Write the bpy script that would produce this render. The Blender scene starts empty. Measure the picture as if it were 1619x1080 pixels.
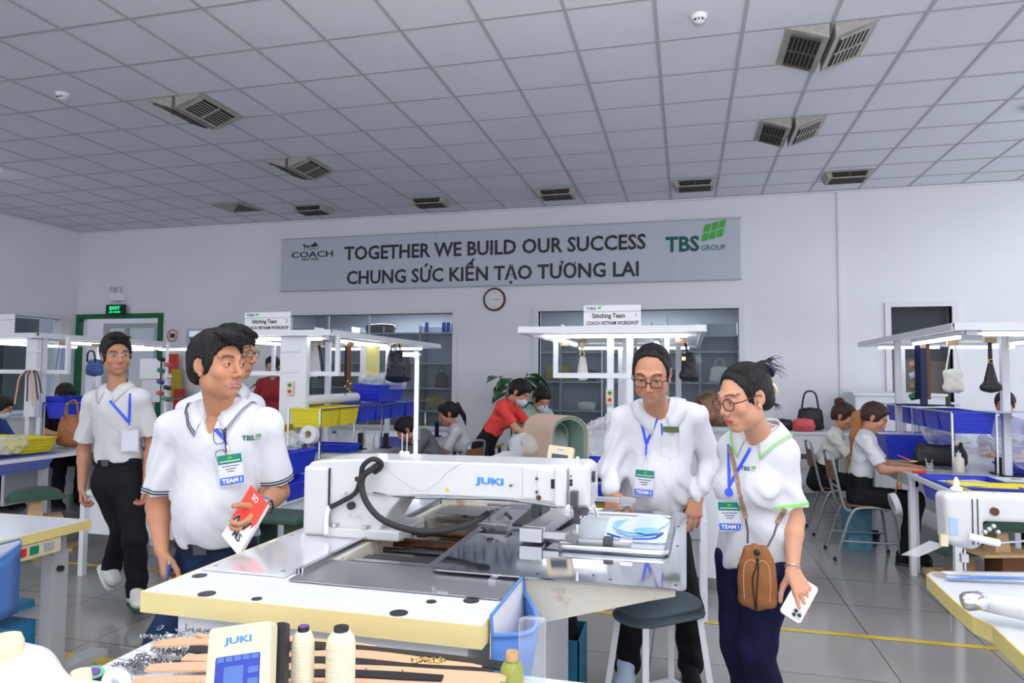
import bpy, bmesh, math, random
import numpy as np
from mathutils import Vector as V, Matrix as M4
from mathutils.bvhtree import BVHTree
R=math.radians; PI=math.pi
sc=bpy.context.scene; COL=sc.collection
# ---------------------------------------------------------------- camera, world, light, exposure
YAW,PITCH,ROLL,FPX,CAMZ=R(14.32),R(2.918),.0074,1079.,1.48
def cam_axes():
    cy,sy=math.cos(YAW),math.sin(YAW)
    w=V((-sy*math.cos(PITCH),cy*math.cos(PITCH),math.sin(PITCH))); r=V((cy,sy,0)); u=r.cross(w)
    c,s=math.cos(ROLL),math.sin(ROLL)
    return c*r+s*u,-s*r+c*u,w
CR,CU,CW=cam_axes()
cd=bpy.data.cameras.new('camera'); cam=bpy.data.objects.new('camera',cd); COL.objects.link(cam)
cd.sensor_width=36; cd.lens=36*FPX/1619; cd.clip_start=.05; cd.clip_end=60
m=M4.Identity(4)
for i in range(3): m[i][0]=CR[i]; m[i][1]=CU[i]; m[i][2]=-CW[i]
m[2][3]=CAMZ; cam.matrix_world=m; sc.camera=cam
sc.view_settings.view_transform='Standard'; sc.view_settings.look='None'; sc.view_settings.gamma=1
sc.view_settings.use_curve_mapping=False; sc.view_settings.exposure=0.55
w=bpy.data.worlds.new('world'); sc.world=w; w.use_nodes=True
w.node_tree.nodes['Background'].inputs[0].default_value=(.90,.925,1,1); w.node_tree.nodes['Background'].inputs[1].default_value=1.25
def area(name,loc,sx,sy,p,rot=(0,0,0),col=(.93,.96,1),spread=180):
    l=bpy.data.lights.new(name,'AREA'); l.shape='RECTANGLE'; l.size=sx; l.size_y=sy; l.energy=p; l.color=col; l.spread=R(spread)
    o=bpy.data.objects.new(name,l); COL.objects.link(o); o.location=loc; o.rotation_euler=rot; return o
# unseen ceiling lights, added to light the hall (rows run across the room)
for lx in (-6.2,-2.6,1.0,4.2):
    for ly in (-1.2,1.4):
        area('ceiling_lamp',(lx,ly,3.93),1.2,.6,12)
for lx,ly,pw in ((-8.66,6.35,14),(3.62,7.1,20)): area('ceiling_lamp',(lx,ly,3.90),1.1,.1,pw)  # light of the two ceiling tube fixtures modelled below
# assumed flash of the photographer, held above the lens
area('assumed_flash',(.25,-.35,2.0),.35,.25,7,(R(80),0,R(14)),(1,.97,.93))
area('assumed_flash',(.2,-.3,1.95),.3,.2,105,(R(155),0,R(8)),(1,.98,.96),110)      # bounced off the ceiling
for lx,ly,pw in ((-3.0,3.0,8),(.4,2.9,8),(3.4,3.3,14),(5.4,5.5,20),(5.4,8.2,8)): area('ceiling_lamp',(lx,ly,3.93),1.2,.6,pw)  # unseen lamps, added out of view for more light on wall and people
def P(px,py,d):      # point at a distance along the viewing axis
    q=CW*FPX+CR*(px-809.5)+CU*(540-py); return V((0,0,CAMZ))+q*(d/FPX)
def PZ(px,py,z):
    q=CW*FPX+CR*(px-809.5)+CU*(540-py); return V((0,0,CAMZ))+q*((z-CAMZ)/q.z)
def PY(px,py,y):
    q=CW*FPX+CR*(px-809.5)+CU*(540-py); return V((0,0,CAMZ))+q*(y/q.y)
# ---------------------------------------------------------------- materials
MATS={}
def mat(name,col,rough=.5,metal=0,bump=0,bscale=60,var=0,vscale=5,alpha=1,trans=0,emit=0,coat=0,stretch=None,spec=.5,ior=1.45,sss=0,vcol=None):
    if name in MATS: return MATS[name]
    m=bpy.data.materials.new(name); m.use_nodes=True; nt=m.node_tree; b=nt.nodes['Principled BSDF']
    c=tuple(col)+(1,) if len(col)==3 else col
    b.inputs['Base Color'].default_value=c; b.inputs['Roughness'].default_value=rough; b.inputs['Metallic'].default_value=metal
    b.inputs['IOR'].default_value=ior; b.inputs['Specular IOR Level'].default_value=spec
    b.inputs['Alpha'].default_value=alpha; b.inputs['Transmission Weight'].default_value=trans; b.inputs['Coat Weight'].default_value=coat
    b.inputs['Coat Roughness'].default_value=.08
    if sss: b.inputs['Subsurface Weight'].default_value=sss; b.inputs['Subsurface Radius'].default_value=(1,.35,.2); b.inputs['Subsurface Scale'].default_value=.01
    if emit: b.inputs['Emission Color'].default_value=c; b.inputs['Emission Strength'].default_value=emit
    N=nt.nodes.new; L=nt.links.new
    tc=N('ShaderNodeTexCoord'); out=tc.outputs['Object']
    if stretch:
        mp=N('ShaderNodeMapping'); mp.inputs['Scale'].default_value=stretch; L(out,mp.inputs['Vector']); out=mp.outputs[0]
    n1=N('ShaderNodeTexNoise'); n1.inputs['Scale'].default_value=vscale; n1.inputs['Detail'].default_value=5; L(out,n1.inputs['Vector'])
    v=max(var,.03)
    mx=N('ShaderNodeMix'); mx.data_type='RGBA'; mx.blend_type='MULTIPLY'; mx.inputs['Factor'].default_value=1
    rp=N('ShaderNodeMapRange'); rp.inputs['From Min'].default_value=.3; rp.inputs['From Max'].default_value=.7
    rp.inputs['To Min'].default_value=1-v; rp.inputs['To Max'].default_value=1.0
    L(n1.outputs[0],rp.inputs['Value']); L(rp.outputs[0],mx.inputs['B'])
    if vcol:
        at=N('ShaderNodeAttribute'); at.attribute_name=vcol; L(at.outputs['Color'],mx.inputs['A'])
    else: mx.inputs['A'].default_value=c
    L(mx.outputs['Result'],b.inputs['Base Color'])
    if bump:
        n2=N('ShaderNodeTexNoise'); n2.inputs['Scale'].default_value=bscale; n2.inputs['Detail'].default_value=3; L(out,n2.inputs['Vector'])
        bp=N('ShaderNodeBump'); bp.inputs['Strength'].default_value=bump; bp.inputs['Distance'].default_value=.004
        L(n2.outputs[0],bp.inputs['Height']); L(bp.outputs[0],b.inputs['Normal'])
    MATS[name]=m; return m
def rustmat(name,base,rust,lo=.56,hi=.66,sc=7,rough=.6):
    m=mat(name,base,rough,var=.12,vscale=3); nt=m.node_tree; b=nt.nodes['Principled BSDF']; N=nt.nodes.new; L=nt.links.new; src=b.inputs['Base Color'].links[0].from_socket
    tc=N('ShaderNodeTexCoord'); n=N('ShaderNodeTexNoise'); n.inputs['Scale'].default_value=sc; n.inputs['Detail'].default_value=8; n.inputs['Roughness'].default_value=.7; L(tc.outputs['Object'],n.inputs['Vector'])
    r=N('ShaderNodeMapRange'); r.inputs['From Min'].default_value=lo; r.inputs['From Max'].default_value=hi; r.inputs['To Max'].default_value=.75; L(n.outputs[0],r.inputs['Value'])
    x=N('ShaderNodeMix'); x.data_type='RGBA'; L(r.outputs[0],x.inputs['Factor']); L(src,x.inputs['A']); x.inputs['B'].default_value=(*rust,1); L(x.outputs['Result'],b.inputs['Base Color']); return m
def glass(name,col=(.9,.95,1),op=.12,rough=.03):       # clear sheet: mostly see-through with a glossy surface
    if name in MATS: return MATS[name]
    m=bpy.data.materials.new(name); m.use_nodes=True; nt=m.node_tree; nt.nodes.clear(); N=nt.nodes.new; L=nt.links.new
    o=N('ShaderNodeOutputMaterial'); t=N('ShaderNodeBsdfTransparent'); g=N('ShaderNodeBsdfPrincipled'); mx=N('ShaderNodeMixShader'); fr=N('ShaderNodeLayerWeight'); pw=N('ShaderNodeMath'); ad=N('ShaderNodeMath')
    t.inputs[0].default_value=(*[.5+.5*c for c in col],1); g.inputs['Base Color'].default_value=(*col,1); g.inputs['Roughness'].default_value=rough
    fr.inputs[0].default_value=.5; pw.operation='POWER'; pw.inputs[1].default_value=4; L(fr.outputs['Facing'],pw.inputs[0])
    ad.operation='MULTIPLY_ADD'; ad.inputs[1].default_value=.6; ad.inputs[2].default_value=op; L(pw.outputs[0],ad.inputs[0]); L(ad.outputs[0],mx.inputs[0])
    L(t.outputs[0],mx.inputs[1]); L(g.outputs[0],mx.inputs[2]); L(mx.outputs[0],o.inputs[0]); MATS[name]=m; return m
WHITE=mat('white_paint',(.80,.82,.86),.4,var=.04)
WMET=mat('white_metal_paint',(.74,.76,.80),.3,var=.03)
STEEL=mat('steel',(.62,.63,.66),.25,1,var=.1,vscale=20)
CHROME=mat('chrome',(.8,.8,.82),.12,1)
DSTEEL=mat('dark_steel',(.10,.10,.11),.4,.8,var=.2,vscale=30)
BLACK=mat('black_plastic',(.015,.016,.02),.4)
BLUE=mat('blue_plastic',(.025,.05,.62),.35,var=.12,vscale=8)
YELLOW=mat('yellow_plastic',(.80,.68,.03),.4,var=.1)
CREAM=mat('cream_plastic',(.70,.61,.42),.4,var=.04)
GREY=mat('grey_paint',(.36,.38,.41),.4,var=.06)
TUBE=mat('lit_tube',(.92,.96,1),.5,emit=7)
TUBEW=mat('wall_tube',(.92,.96,1),.5,emit=5)
PLY=mat('plywood',(.62,.42,.22),.6,var=.25,vscale=12,stretch=(1,1,9))
GREENP=mat('green_painted_wood',(.05,.11,.08),.6,var=.35,vscale=14)
GREENM=mat('green_sign',(.0,.22,.10),.5)
DARK=mat('dark_gap',(.02,.02,.02),.9)
BAGF=glass('clear_plastic',(.93,.95,1),.16,.12)
LEATHER=mat('tan_leather',(.72,.42,.26),.55,bump=.3,bscale=300,var=.08)
BLEATHER=mat('black_leather',(.012,.013,.018),.38,bump=.4,bscale=250)
SKIN=mat('skin',(.7,.45,.33),.46,vcol='Col',bump=.12,bscale=500,var=.05,vscale=30,sss=.08,spec=.4)
HAIR=mat('black_hair',(.008,.007,.008),.42,bump=1.0,bscale=45,var=.3,vscale=50,stretch=(9,9,1.2),spec=.4)
HAIRB=mat('dark_brown_hair',(.05,.018,.012),.4,bump=1.0,bscale=45,var=.3,vscale=50,stretch=(9,9,1.2))
HAIRO=mat('bleached_hair',(.50,.20,.055),.4,bump=1.0,bscale=40,var=.4,vscale=60,stretch=(9,9,1.2))
COTTON=mat('white_cotton',(.66,.67,.71),.8,bump=.12,bscale=700,var=.02,spec=.2)
OFFWHITE=mat('off_white_cotton',(.60,.60,.61),.85,bump=.15,bscale=600,var=.04,spec=.2)
BLACKCL=mat('black_trouser_cloth',(.012,.012,.015),.8,bump=.2,bscale=500,var=.2,spec=.2)
NAVYCL=mat('navy_trouser_cloth',(.010,.012,.05),.8,bump=.2,bscale=500,var=.2,spec=.2)
DENIM=mat('blue_denim',(.018,.038,.095),.8,bump=.4,bscale=700,var=.45,vscale=18,spec=.2)
REDCL=mat('red_cloth',(.75,.055,.045),.8,bump=.2,bscale=400,var=.05)
SHOEW=mat('white_shoe',(.72,.72,.70),.6,bump=.2,bscale=200,var=.1)
EYEW=mat('eyeball',(.55,.52,.50),.15); IRIS=mat('iris',(.03,.015,.01),.1)
RIB=mat('blue_ribbon',(.03,.09,.75),.5); CARD=mat('white_card',(.76,.77,.80),.5); CARDG=mat('green_card',(.01,.22,.14),.5); CARDB=mat('blue_card',(.08,.16,.75),.5)
INK=mat('dark_ink',(.03,.03,.035),.6); WHITEINK=mat('white_ink',(.9,.9,.9),.6); TEALINK=mat('teal_ink',(.01,.10,.09),.6); LIMEINK=mat('lime_ink',(.08,.45,.06),.6)
BEADS=mat('black_frame',(.012,.012,.014),.25)
LENS=glass('lens',(.97,.98,1),.02,.02)
# ---------------------------------------------------------------- mesh builder
class MB:
    def __init__(s): s.v=[]; s.f=[]; s.m=[]
    def add(s,vs,fs,mi=0):
        b=len(s.v); s.v+=[tuple(x) for x in vs]; s.f+=[tuple(i+b for i in f) for f in fs]; s.m+=[mi]*len(fs); return s
    def box(s,x0,x1,y0,y1,z0,z1,mi=0,T=None):
        vs=[V((x,y,z)) for x in(x0,x1) for y in(y0,y1) for z in(z0,z1)]
        if T is not None: vs=[T@v for v in vs]
        return s.add(vs,[(0,1,3,2),(4,6,7,5),(0,4,5,1),(2,3,7,6),(0,2,6,4),(1,5,7,3)],mi)
    def bar(s,a,b,w,h=None,mi=0,up=(0,0,1)):
        a,b=V(a),V(b); h=h or w; d=(b-a); L=d.length; d.normalize(); u=V(up)
        if abs(d.dot(u))>.95: u=V((0,1,0))
        x=d.cross(u).normalized(); z=x.cross(d)
        vs=[p+x*(i*w/2)+z*(j*h/2) for p in(a,b) for i,j in((-1,-1),(1,-1),(1,1),(-1,1))]
        return s.add(vs,[(3,2,1,0),(4,5,6,7),(0,1,5,4),(1,2,6,5),(2,3,7,6),(3,0,4,7)],mi)
    def tube(s,pts,r,n=8,mi=0,close=False,caps=True,flat=None):
        pts=[V(p) for p in pts]; k=len(pts); rs=r if isinstance(r,(list,tuple)) else [r]*k
        vs=[];u=None
        for i,p in enumerate(pts):
            d=(pts[(i+1)%k] if close or i<k-1 else p)-(pts[i-1] if close or i>0 else p)
            if d.length<1e-9: d=V((0,0,1))
            d.normalize()
            if u is None: u=d.orthogonal().normalized() if flat is None else (V(flat)-d*d.dot(V(flat))).normalized()
            else:
                uu=u if flat is None else V(flat); u=(uu-d*uu.dot(d)); u=u.normalized() if u.length>1e-6 else d.orthogonal().normalized()
            x=d.cross(u)
            for j in range(n):
                a=2*PI*j/n; vs.append(p+(u*math.cos(a)+x*math.sin(a))*rs[i])
        fs=[(i*n+j,i*n+(j+1)%n,((i+1)%k)*n+(j+1)%n,((i+1)%k)*n+j) for i in range(k if close else k-1) for j in range(n)]
        if caps and not close: fs+=[tuple(range(n-1,-1,-1)),tuple(range((k-1)*n,k*n))]
        return s.add(vs,fs,mi)
    def cyl(s,a,b,r,r2=None,n=20,mi=0): return s.tube([a,b],[r,r if r2 is None else r2],n,mi)
    def lathe(s,prof,c=(0,0,0),n=24,mi=0,T=None):
        c=V(c); vs=[]
        for r,z in prof:
            for j in range(n):
                a=2*PI*j/n; q=V((r*math.cos(a),r*math.sin(a),z)); vs.append(c+(T@q if T is not None else q))
        k=len(prof); fs=[(i*n+j,i*n+(j+1)%n,(i+1)*n+(j+1)%n,(i+1)*n+j) for i in range(k-1) for j in range(n)]
        if prof[0][0]>1e-5: fs.append(tuple(range(n-1,-1,-1)))
        if prof[-1][0]>1e-5: fs.append(tuple(range((k-1)*n,k*n)))
        return s.add(vs,fs,mi)
    def ball(s,c,r,n=12,mi=0):
        rr=V(r) if hasattr(r,'__len__') else V((r,r,r)); c=V(c); vs=[];h=n//2+1
        for i in range(h+1):
            t=PI*i/h
            for j in range(n):
                a=2*PI*j/n; vs.append(c+V((rr.x*math.sin(t)*math.cos(a),rr.y*math.sin(t)*math.sin(a),rr.z*math.cos(t))))
        return s.add(vs,[(i*n+j,(i+1)*n+j,(i+1)*n+(j+1)%n,i*n+(j+1)%n) for i in range(h) for j in range(n)],mi)
    def prism(s,poly,off,mi=0):      # 3-D polygon swept by a vector
        p=[V(q) for q in poly]; o=V(off); n=len(p)
        return s.add(p+[q+o for q in p],[tuple(range(n-1,-1,-1)),tuple(range(n,2*n))]+[(i,(i+1)%n,n+(i+1)%n,n+i) for i in range(n)],mi)
    def strip(s,L1,L2,th,mi=0,nrm=None):   # ribbon between two rails, with thickness
        L1=[V(p) for p in L1]; L2=[V(p) for p in L2]; k=len(L1); vs=[]
        for i in range(k):
            if nrm is None:
                t=L1[min(i+1,k-1)]-L1[max(i-1,0)]; n=t.cross(L2[i]-L1[i]); n=n.normalized() if n.length>1e-9 else V((0,0,1))
            else: n=V(nrm)
            vs+=[L1[i],L2[i],L2[i]+n*th,L1[i]+n*th]
        fs=[(i*4+j,i*4+(j+1)%4,i*4+4+(j+1)%4,i*4+4+j) for i in range(k-1) for j in range(4)]+[(3,2,1,0),(k*4-4,k*4-3,k*4-2,k*4-1)]
        return s.add(vs,fs,mi)
    def build(s,name,mats,parent=None,smooth=False,bevel=0,sub=0,ang=40,fix=True):
        me=bpy.data.meshes.new(name); me.from_pydata(s.v,[],s.f)
        mats=mats if isinstance(mats,(list,tuple)) else [mats]
        for q in mats: me.materials.append(q)
        if any(s.m): me.polygons.foreach_set('material_index',s.m)
        if fix:
            bm=bmesh.new(); bm.from_mesh(me); bmesh.ops.recalc_face_normals(bm,faces=bm.faces); bm.to_mesh(me); bm.free()
        o=bpy.data.objects.new(name,me); COL.objects.link(o)
        if smooth:
            me.shade_smooth()
            if ang<180:
                try: me.set_sharp_from_angle(angle=R(ang))
                except Exception: pass
        if bevel:
            b=o.modifiers.new('bevel','BEVEL'); b.width=bevel; b.segments=2; b.limit_method='ANGLE'; b.angle_limit=R(35); b.harden_normals=False
        if sub: q=o.modifiers.new('s','SUBSURF'); q.levels=q.render_levels=sub
        if parent is not None: setpar(o,parent)
        return o
def wm(o): return o.matrix_basis if o.parent is None else wm(o.parent)@o.matrix_parent_inverse@o.matrix_basis
def setpar(o,p): o.parent=p; o.matrix_parent_inverse=wm(p).inverted()   # geometry is authored in world space
def tag(o,label=None,cat=None,group=None,kind=None):
    if label: o['label']=label
    if cat: o['category']=cat
    if group: o['group']=group
    if kind: o['kind']=kind
    return o
def thing(name,label,cat,loc=(0,0,0),group=None,rz=0):
    o=bpy.data.objects.new(name,None); COL.objects.link(o); o.location=loc; o.rotation_euler.z=rz; o.empty_display_size=.1
    o.matrix_basis=M4.Translation(V(loc))@M4.Rotation(rz,4,'Z')
    return tag(o,label,cat,group)
def struct(name,mb,mt,label=None,**k):
    o=mb.build(name,mt,**k); tag(o,label,None,None,'structure'); return o
def kids(o): return [c for c in COL.objects if c.parent==o]
def copytree(o,delta=(0,0,0),rz=0,label=None,group=None,pivot=None):
    allc={}
    for c in COL.objects: allc.setdefault(c.parent,[]).append(c)
    def rec(x,par):
        c=x.copy(); COL.objects.link(c)
        if par is not None: q=x.matrix_parent_inverse.copy(); c.parent=par; c.matrix_parent_inverse=q
        for ch in allc.get(x,[]): rec(ch,c)
        return c
    r=rec(o,o.parent); T=M4.Translation(V(delta))@o.matrix_basis
    if rz: T=M4.Translation(V(delta))@M4.Translation(o.location)@M4.Rotation(rz,4,'Z')@M4.Translation(-o.location)@o.matrix_basis
    r.matrix_basis=T
    if label: r['label']=label
    if group: r['group']=group
    return r
def cr(pts,n=6):     # smooth path through points
    p=[V(q) for q in pts]; p=[p[0]*2-p[1]]+p+[p[-1]*2-p[-2]]; out=[]
    for i in range(1,len(p)-2):
        for k in range(n):
            t=k/n; a,b,c,d=p[i-1:i+3]; out.append(.5*((2*b)+(c-a)*t+(2*a-5*b+4*c-d)*t*t+(3*b-a-3*c+d)*t**3))
    return out+[p[-2]]
def rquad(c,x,y,w,h,rad,th,n=6):
    pts=[]
    for cx_,cy_,a0 in ((w/2-rad,h/2-rad,0),(-w/2+rad,h/2-rad,90),(-w/2+rad,-h/2+rad,180),(w/2-rad,-h/2+rad,270)):
        for i in range(n+1): a=R(a0+90*i/n); pts.append(c+x*(cx_+rad*math.cos(a))+y*(cy_+rad*math.sin(a)))
    return pts
FONT={}
def text(body,size,mt,loc,right=(1,0,0),up=(0,0,1),depth=.002,align='CENTER',name='lettering',parent=None,bold=0,sx=1,bvh=None,space=1):
    cu=bpy.data.curves.new('t','FONT'); cu.body=body; cu.size=size; cu.align_x=align; cu.align_y='CENTER'; cu.offset=bold; cu.resolution_u=2; cu.space_character=space
    if not bvh: cu.extrude=depth/2
    o=bpy.data.objects.new('t',cu); COL.objects.link(o); dg=bpy.context.evaluated_depsgraph_get()
    me=bpy.data.meshes.new_from_object(o.evaluated_get(dg)); bpy.data.objects.remove(o); me.name=name; me.materials.clear(); me.materials.append(mt)
    r=V(right).normalized(); u=V(up).normalized(); n=r.cross(u); loc=V(loc)
    for v in me.vertices:
        q=loc+r*(v.co.x*sx)+u*v.co.y+n*v.co.z
        if bvh:
            h=bvh.ray_cast(q+n*.15,-n,.5)[0]; q=(h if h is not None else q)+n*.0025
        v.co=q
    ob=bpy.data.objects.new(name,me); COL.objects.link(ob)
    if parent is not None: setpar(ob,parent)
    return ob
# ---------------------------------------------------------------- distance-field modelling (surface nets)
class SDF:
    def __init__(s,lo,hi,v):
        s.lo=np.array(lo,float); s.v=v; n=np.ceil((np.array(hi)-s.lo)/v).astype(int)+1; s.n=n
        s.ax=[(s.lo[i]+v*np.arange(n[i])).astype(np.float32) for i in range(3)]
        s.d=np.full(n,.08,np.float32)
    def sl(s,lo,hi):
        a=[max(0,int((lo[i]-s.lo[i])/s.v)) for i in range(3)]; b=[min(int(s.n[i]),int((hi[i]-s.lo[i])/s.v)+2) for i in range(3)]
        if any(b[i]-a[i]<1 for i in range(3)): return None
        q=tuple(slice(a[i],b[i]) for i in range(3)); return q,[s.ax[0][q[0]][:,None,None],s.ax[1][q[1]][None,:,None],s.ax[2][q[2]][None,None,:]]
    def comb(s,q,d,k,op):
        c=s.d[q]
        if op=='u':
            if k>0: h=np.clip(.5+.5*(c-d)/k,0,1); s.d[q]=c*(1-h)+d*h-k*h*(1-h)
            else: s.d[q]=np.minimum(c,d)
        elif op=='s':
            if k>0: h=np.clip(.5-.5*(c+d)/k,0,1); s.d[q]=c*(1-h)-d*h+k*h*(1-h)
            else: s.d[q]=np.maximum(c,-d)
        return s
    def cap(s,a,b,ra,rb=None,k=.01,op='u',B=None,sc=None):
        rb=ra if rb is None else rb; a=np.array(a,float); b=np.array(b,float); m=max(ra,rb)*(1 if sc is None else 1.0)+k+s.v*2.5
        r=s.sl(np.minimum(a,b)-m,np.maximum(a,b)+m)
        if r is None: return s
        q,(X,Y,Z)=r
        px,py,pz=X-a[0],Y-a[1],Z-a[2]; dv=b-a
        if B is not None:
            B=np.array(B); L=[(px*B[i][0]+py*B[i][1]+pz*B[i][2])/sc[i] for i in range(3)]; dl=B@dv/np.array(sc)
            px,py,pz=L; dv=dl
        t=np.clip((px*dv[0]+py*dv[1]+pz*dv[2])/max(dv@dv,1e-9),0,1)
        d=np.sqrt((px-t*dv[0])**2+(py-t*dv[1])**2+(pz-t*dv[2])**2)-(ra+(rb-ra)*t)
        if B is not None: d=d*(min(sc)*.5+.5*sorted(sc)[1])
        return s.comb(q,d.astype(np.float32),k,op)
    def ell(s,c,r,B=None,k=.01,op='u'):
        c=np.array(c,float); r=np.array(r,float) if hasattr(r,'__len__') else np.array([r]*3); m=r.max()+k+s.v*2.5
        z=s.sl(c-m,c+m)
        if z is None: return s
        q,(X,Y,Z)=z; px,py,pz=X-c[0],Y-c[1],Z-c[2]
        if B is not None: B=np.array(B); px,py,pz=[px*B[i][0]+py*B[i][1]+pz*B[i][2] for i in range(3)]
        k0=np.sqrt((px/r[0])**2+(py/r[1])**2+(pz/r[2])**2); k1=np.sqrt((px/r[0]**2)**2+(py/r[1]**2)**2+(pz/r[2]**2)**2)+1e-6
        d=np.where(k0<1e-4,-r.min(),k0*(k0-1)/k1)
        return s.comb(q,d.astype(np.float32),k,op)
    def half(s,p,n,k=0):     # keep the side the normal points AWAY from
        p=np.array(p,float); n=np.array(n,float); n/=np.linalg.norm(n)
        d=(s.ax[0][:,None,None]-p[0])*n[0]+(s.ax[1][None,:,None]-p[1])*n[1]+(s.ax[2][None,None,:]-p[2])*n[2]
        return s.comb((slice(None),)*3,-d.astype(np.float32),k,'s')
    def disp(s,f): s.d+=f(s.ax[0][:,None,None],s.ax[1][None,:,None],s.ax[2][None,None,:]).astype(np.float32); return s
    def net(s):
        d=s.d; S=d<0; n=np.array(d.shape)-1
        c=np.zeros(tuple(n),np.int8)
        sl=lambda o,L: slice(o,L+o)
        for i in(0,1):
            for j in(0,1):
                for k in(0,1): c+=S[sl(i,n[0]),sl(j,n[1]),sl(k,n[2])]
        act=(c>0)&(c<8); I=np.argwhere(act)
        if len(I)==0: return np.zeros((0,3)),np.zeros((0,4),int)
        idm=np.full(tuple(n),-1,np.int32); idm[act]=np.arange(len(I))
        cor={(i,j,k):d[I[:,0]+i,I[:,1]+j,I[:,2]+k] for i in(0,1) for j in(0,1) for k in(0,1)}
        acc=np.zeros((len(I),3)); cnt=np.zeros(len(I))
        for a in range(3):
            o=[x for x in range(3) if x!=a]
            for u in(0,1):
                for w in(0,1):
                    p=[0,0,0]; p[o[0]]=u; p[o[1]]=w; q=list(p); q[a]=1; A=cor[tuple(p)]; B=cor[tuple(q)]
                    m=(A<0)!=(B<0); t=np.where(m,A/np.where(m,A-B,1),0); pt=np.array(p,float)[None]+np.zeros((len(I),3)); pt[:,a]=t
                    acc+=pt*m[:,None]; cnt+=m
        vs=(I+acc/cnt[:,None])*s.v+s.lo
        fs=[]
        for a in range(3):
            b,cx=[x for x in range(3) if x!=a]
            A=[slice(1,-1)]*3; A[a]=slice(0,-1); Bq=list(A); Bq[a]=slice(1,None)
            s0=S[tuple(A)]; s1=S[tuple(Bq)]; e=np.argwhere(s0!=s1)
            if len(e)==0: continue
            inv=s0[e[:,0],e[:,1],e[:,2]]
            off=np.array([1,1,1]); off[a]=0; e=e+off
            def g(db,dc):
                q=e.copy(); q[:,b]-=db; q[:,cx]-=dc; return idm[q[:,0],q[:,1],q[:,2]]
            F=np.stack([g(1,1),g(0,1),g(0,0),g(1,0)],1)
            flip=inv if a!=1 else ~inv
            F[~flip]=F[~flip][:,::-1]; F=F[(F>=0).all(1)]; fs.append(F)
        return vs,np.concatenate(fs) if fs else np.zeros((0,4),int)
def npmesh(name,parts,mats,parent=None,col=None,smooth=True):
    vs=np.concatenate([p[0] for p in parts]); o=0; fs=[]
    for p in parts: fs.append(p[1]+o); o+=len(p[0])
    fs=np.concatenate(fs); me=bpy.data.meshes.new(name)
    me.vertices.add(len(vs)); me.vertices.foreach_set('co',vs.astype(np.float32).ravel())
    me.loops.add(fs.size); me.loops.foreach_set('vertex_index',fs.astype(np.int32).ravel())
    me.polygons.add(len(fs)); me.polygons.foreach_set('loop_start',np.arange(0,fs.size,4,dtype=np.int32))
    if smooth: me.polygons.foreach_set('use_smooth',np.ones(len(fs),bool))
    me.update(calc_edges=True)
    for q in (mats if isinstance(mats,(list,tuple)) else [mats]): me.materials.append(q)
    if col is not None:
        at=me.color_attributes.new('Col','FLOAT_COLOR','POINT'); at.data.foreach_set('color',np.concatenate([col,np.ones((len(col),1))],1).astype(np.float32).ravel())
    ob=bpy.data.objects.new(name,me); COL.objects.link(ob)
    if parent is not None: setpar(ob,parent)
    return ob
def frame(f,up=(0,0,1)):     # rows: right, forward(out of the face / chest), up
    f=V(f).normalized(); u=V(up); u=(u-f*u.dot(f)).normalized(); r=u.cross(f)   # r: the viewer's right when the person faces the viewer
    return r,f,u
# ---------------------------------------------------------------- the hall
CEIL=3.98; BW=9.75; LX=-10.41
def grid_floor():
    m=bpy.data.materials.new('floor_tiles'); m.use_nodes=True; nt=m.node_tree; b=nt.nodes['Principled BSDF']; N=nt.nodes.new; L=nt.links.new
    tc=N('ShaderNodeTexCoord'); mp=N('ShaderNodeMapping'); mp.inputs['Location'].default_value=(-.41+6,-3.76+6,0); L(tc.outputs['Object'],mp.inputs['Vector'])
    br=N('ShaderNodeTexBrick'); br.offset=0; br.squash=1; br.inputs['Scale'].default_value=1; br.inputs['Brick Width'].default_value=.6; br.inputs['Row Height'].default_value=.6
    br.inputs['Mortar Size'].default_value=.0032; br.inputs['Mortar Smooth'].default_value=.2; br.inputs['Color1'].default_value=(.31,.303,.29,1); br.inputs['Color2'].default_value=(.29,.284,.272,1); br.inputs['Mortar'].default_value=(.05,.047,.045,1)
    L(mp.outputs[0],br.inputs['Vector']); n=N('ShaderNodeTexNoise'); n.inputs['Scale'].default_value=1.2; n.inputs['Detail'].default_value=8; L(tc.outputs['Object'],n.inputs['Vector'])
    mx=N('ShaderNodeMix'); mx.data_type='RGBA'; mx.blend_type='MULTIPLY'; mx.inputs['Factor'].default_value=1; rp=N('ShaderNodeMapRange'); rp.inputs['From Min'].default_value=.35; rp.inputs['From Max'].default_value=.65; rp.inputs['To Min'].default_value=.9; rp.inputs['To Max'].default_value=1.03
    L(n.outputs[0],rp.inputs['Value']); L(br.outputs['Color'],mx.inputs['A']); L(rp.outputs[0],mx.inputs['B']); L(mx.outputs['Result'],b.inputs['Base Color'])
    b.inputs['Roughness'].default_value=.13; b.inputs['Specular IOR Level'].default_value=.6
    return m
def wallmat(name,c):
    return mat(name,c,.75,var=.06,vscale=.9,bump=.05,bscale=20)
struct('floor',MB().box(LX-.2,7,-3,12.2,-.1,0),grid_floor())
WALL=wallmat('wall_paint',(.79,.80,.84)); WALLB=wallmat('wall_paint_right',(.76,.76,.79)); TRIM=mat('trim_paint',(.74,.75,.79),.5)
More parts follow.
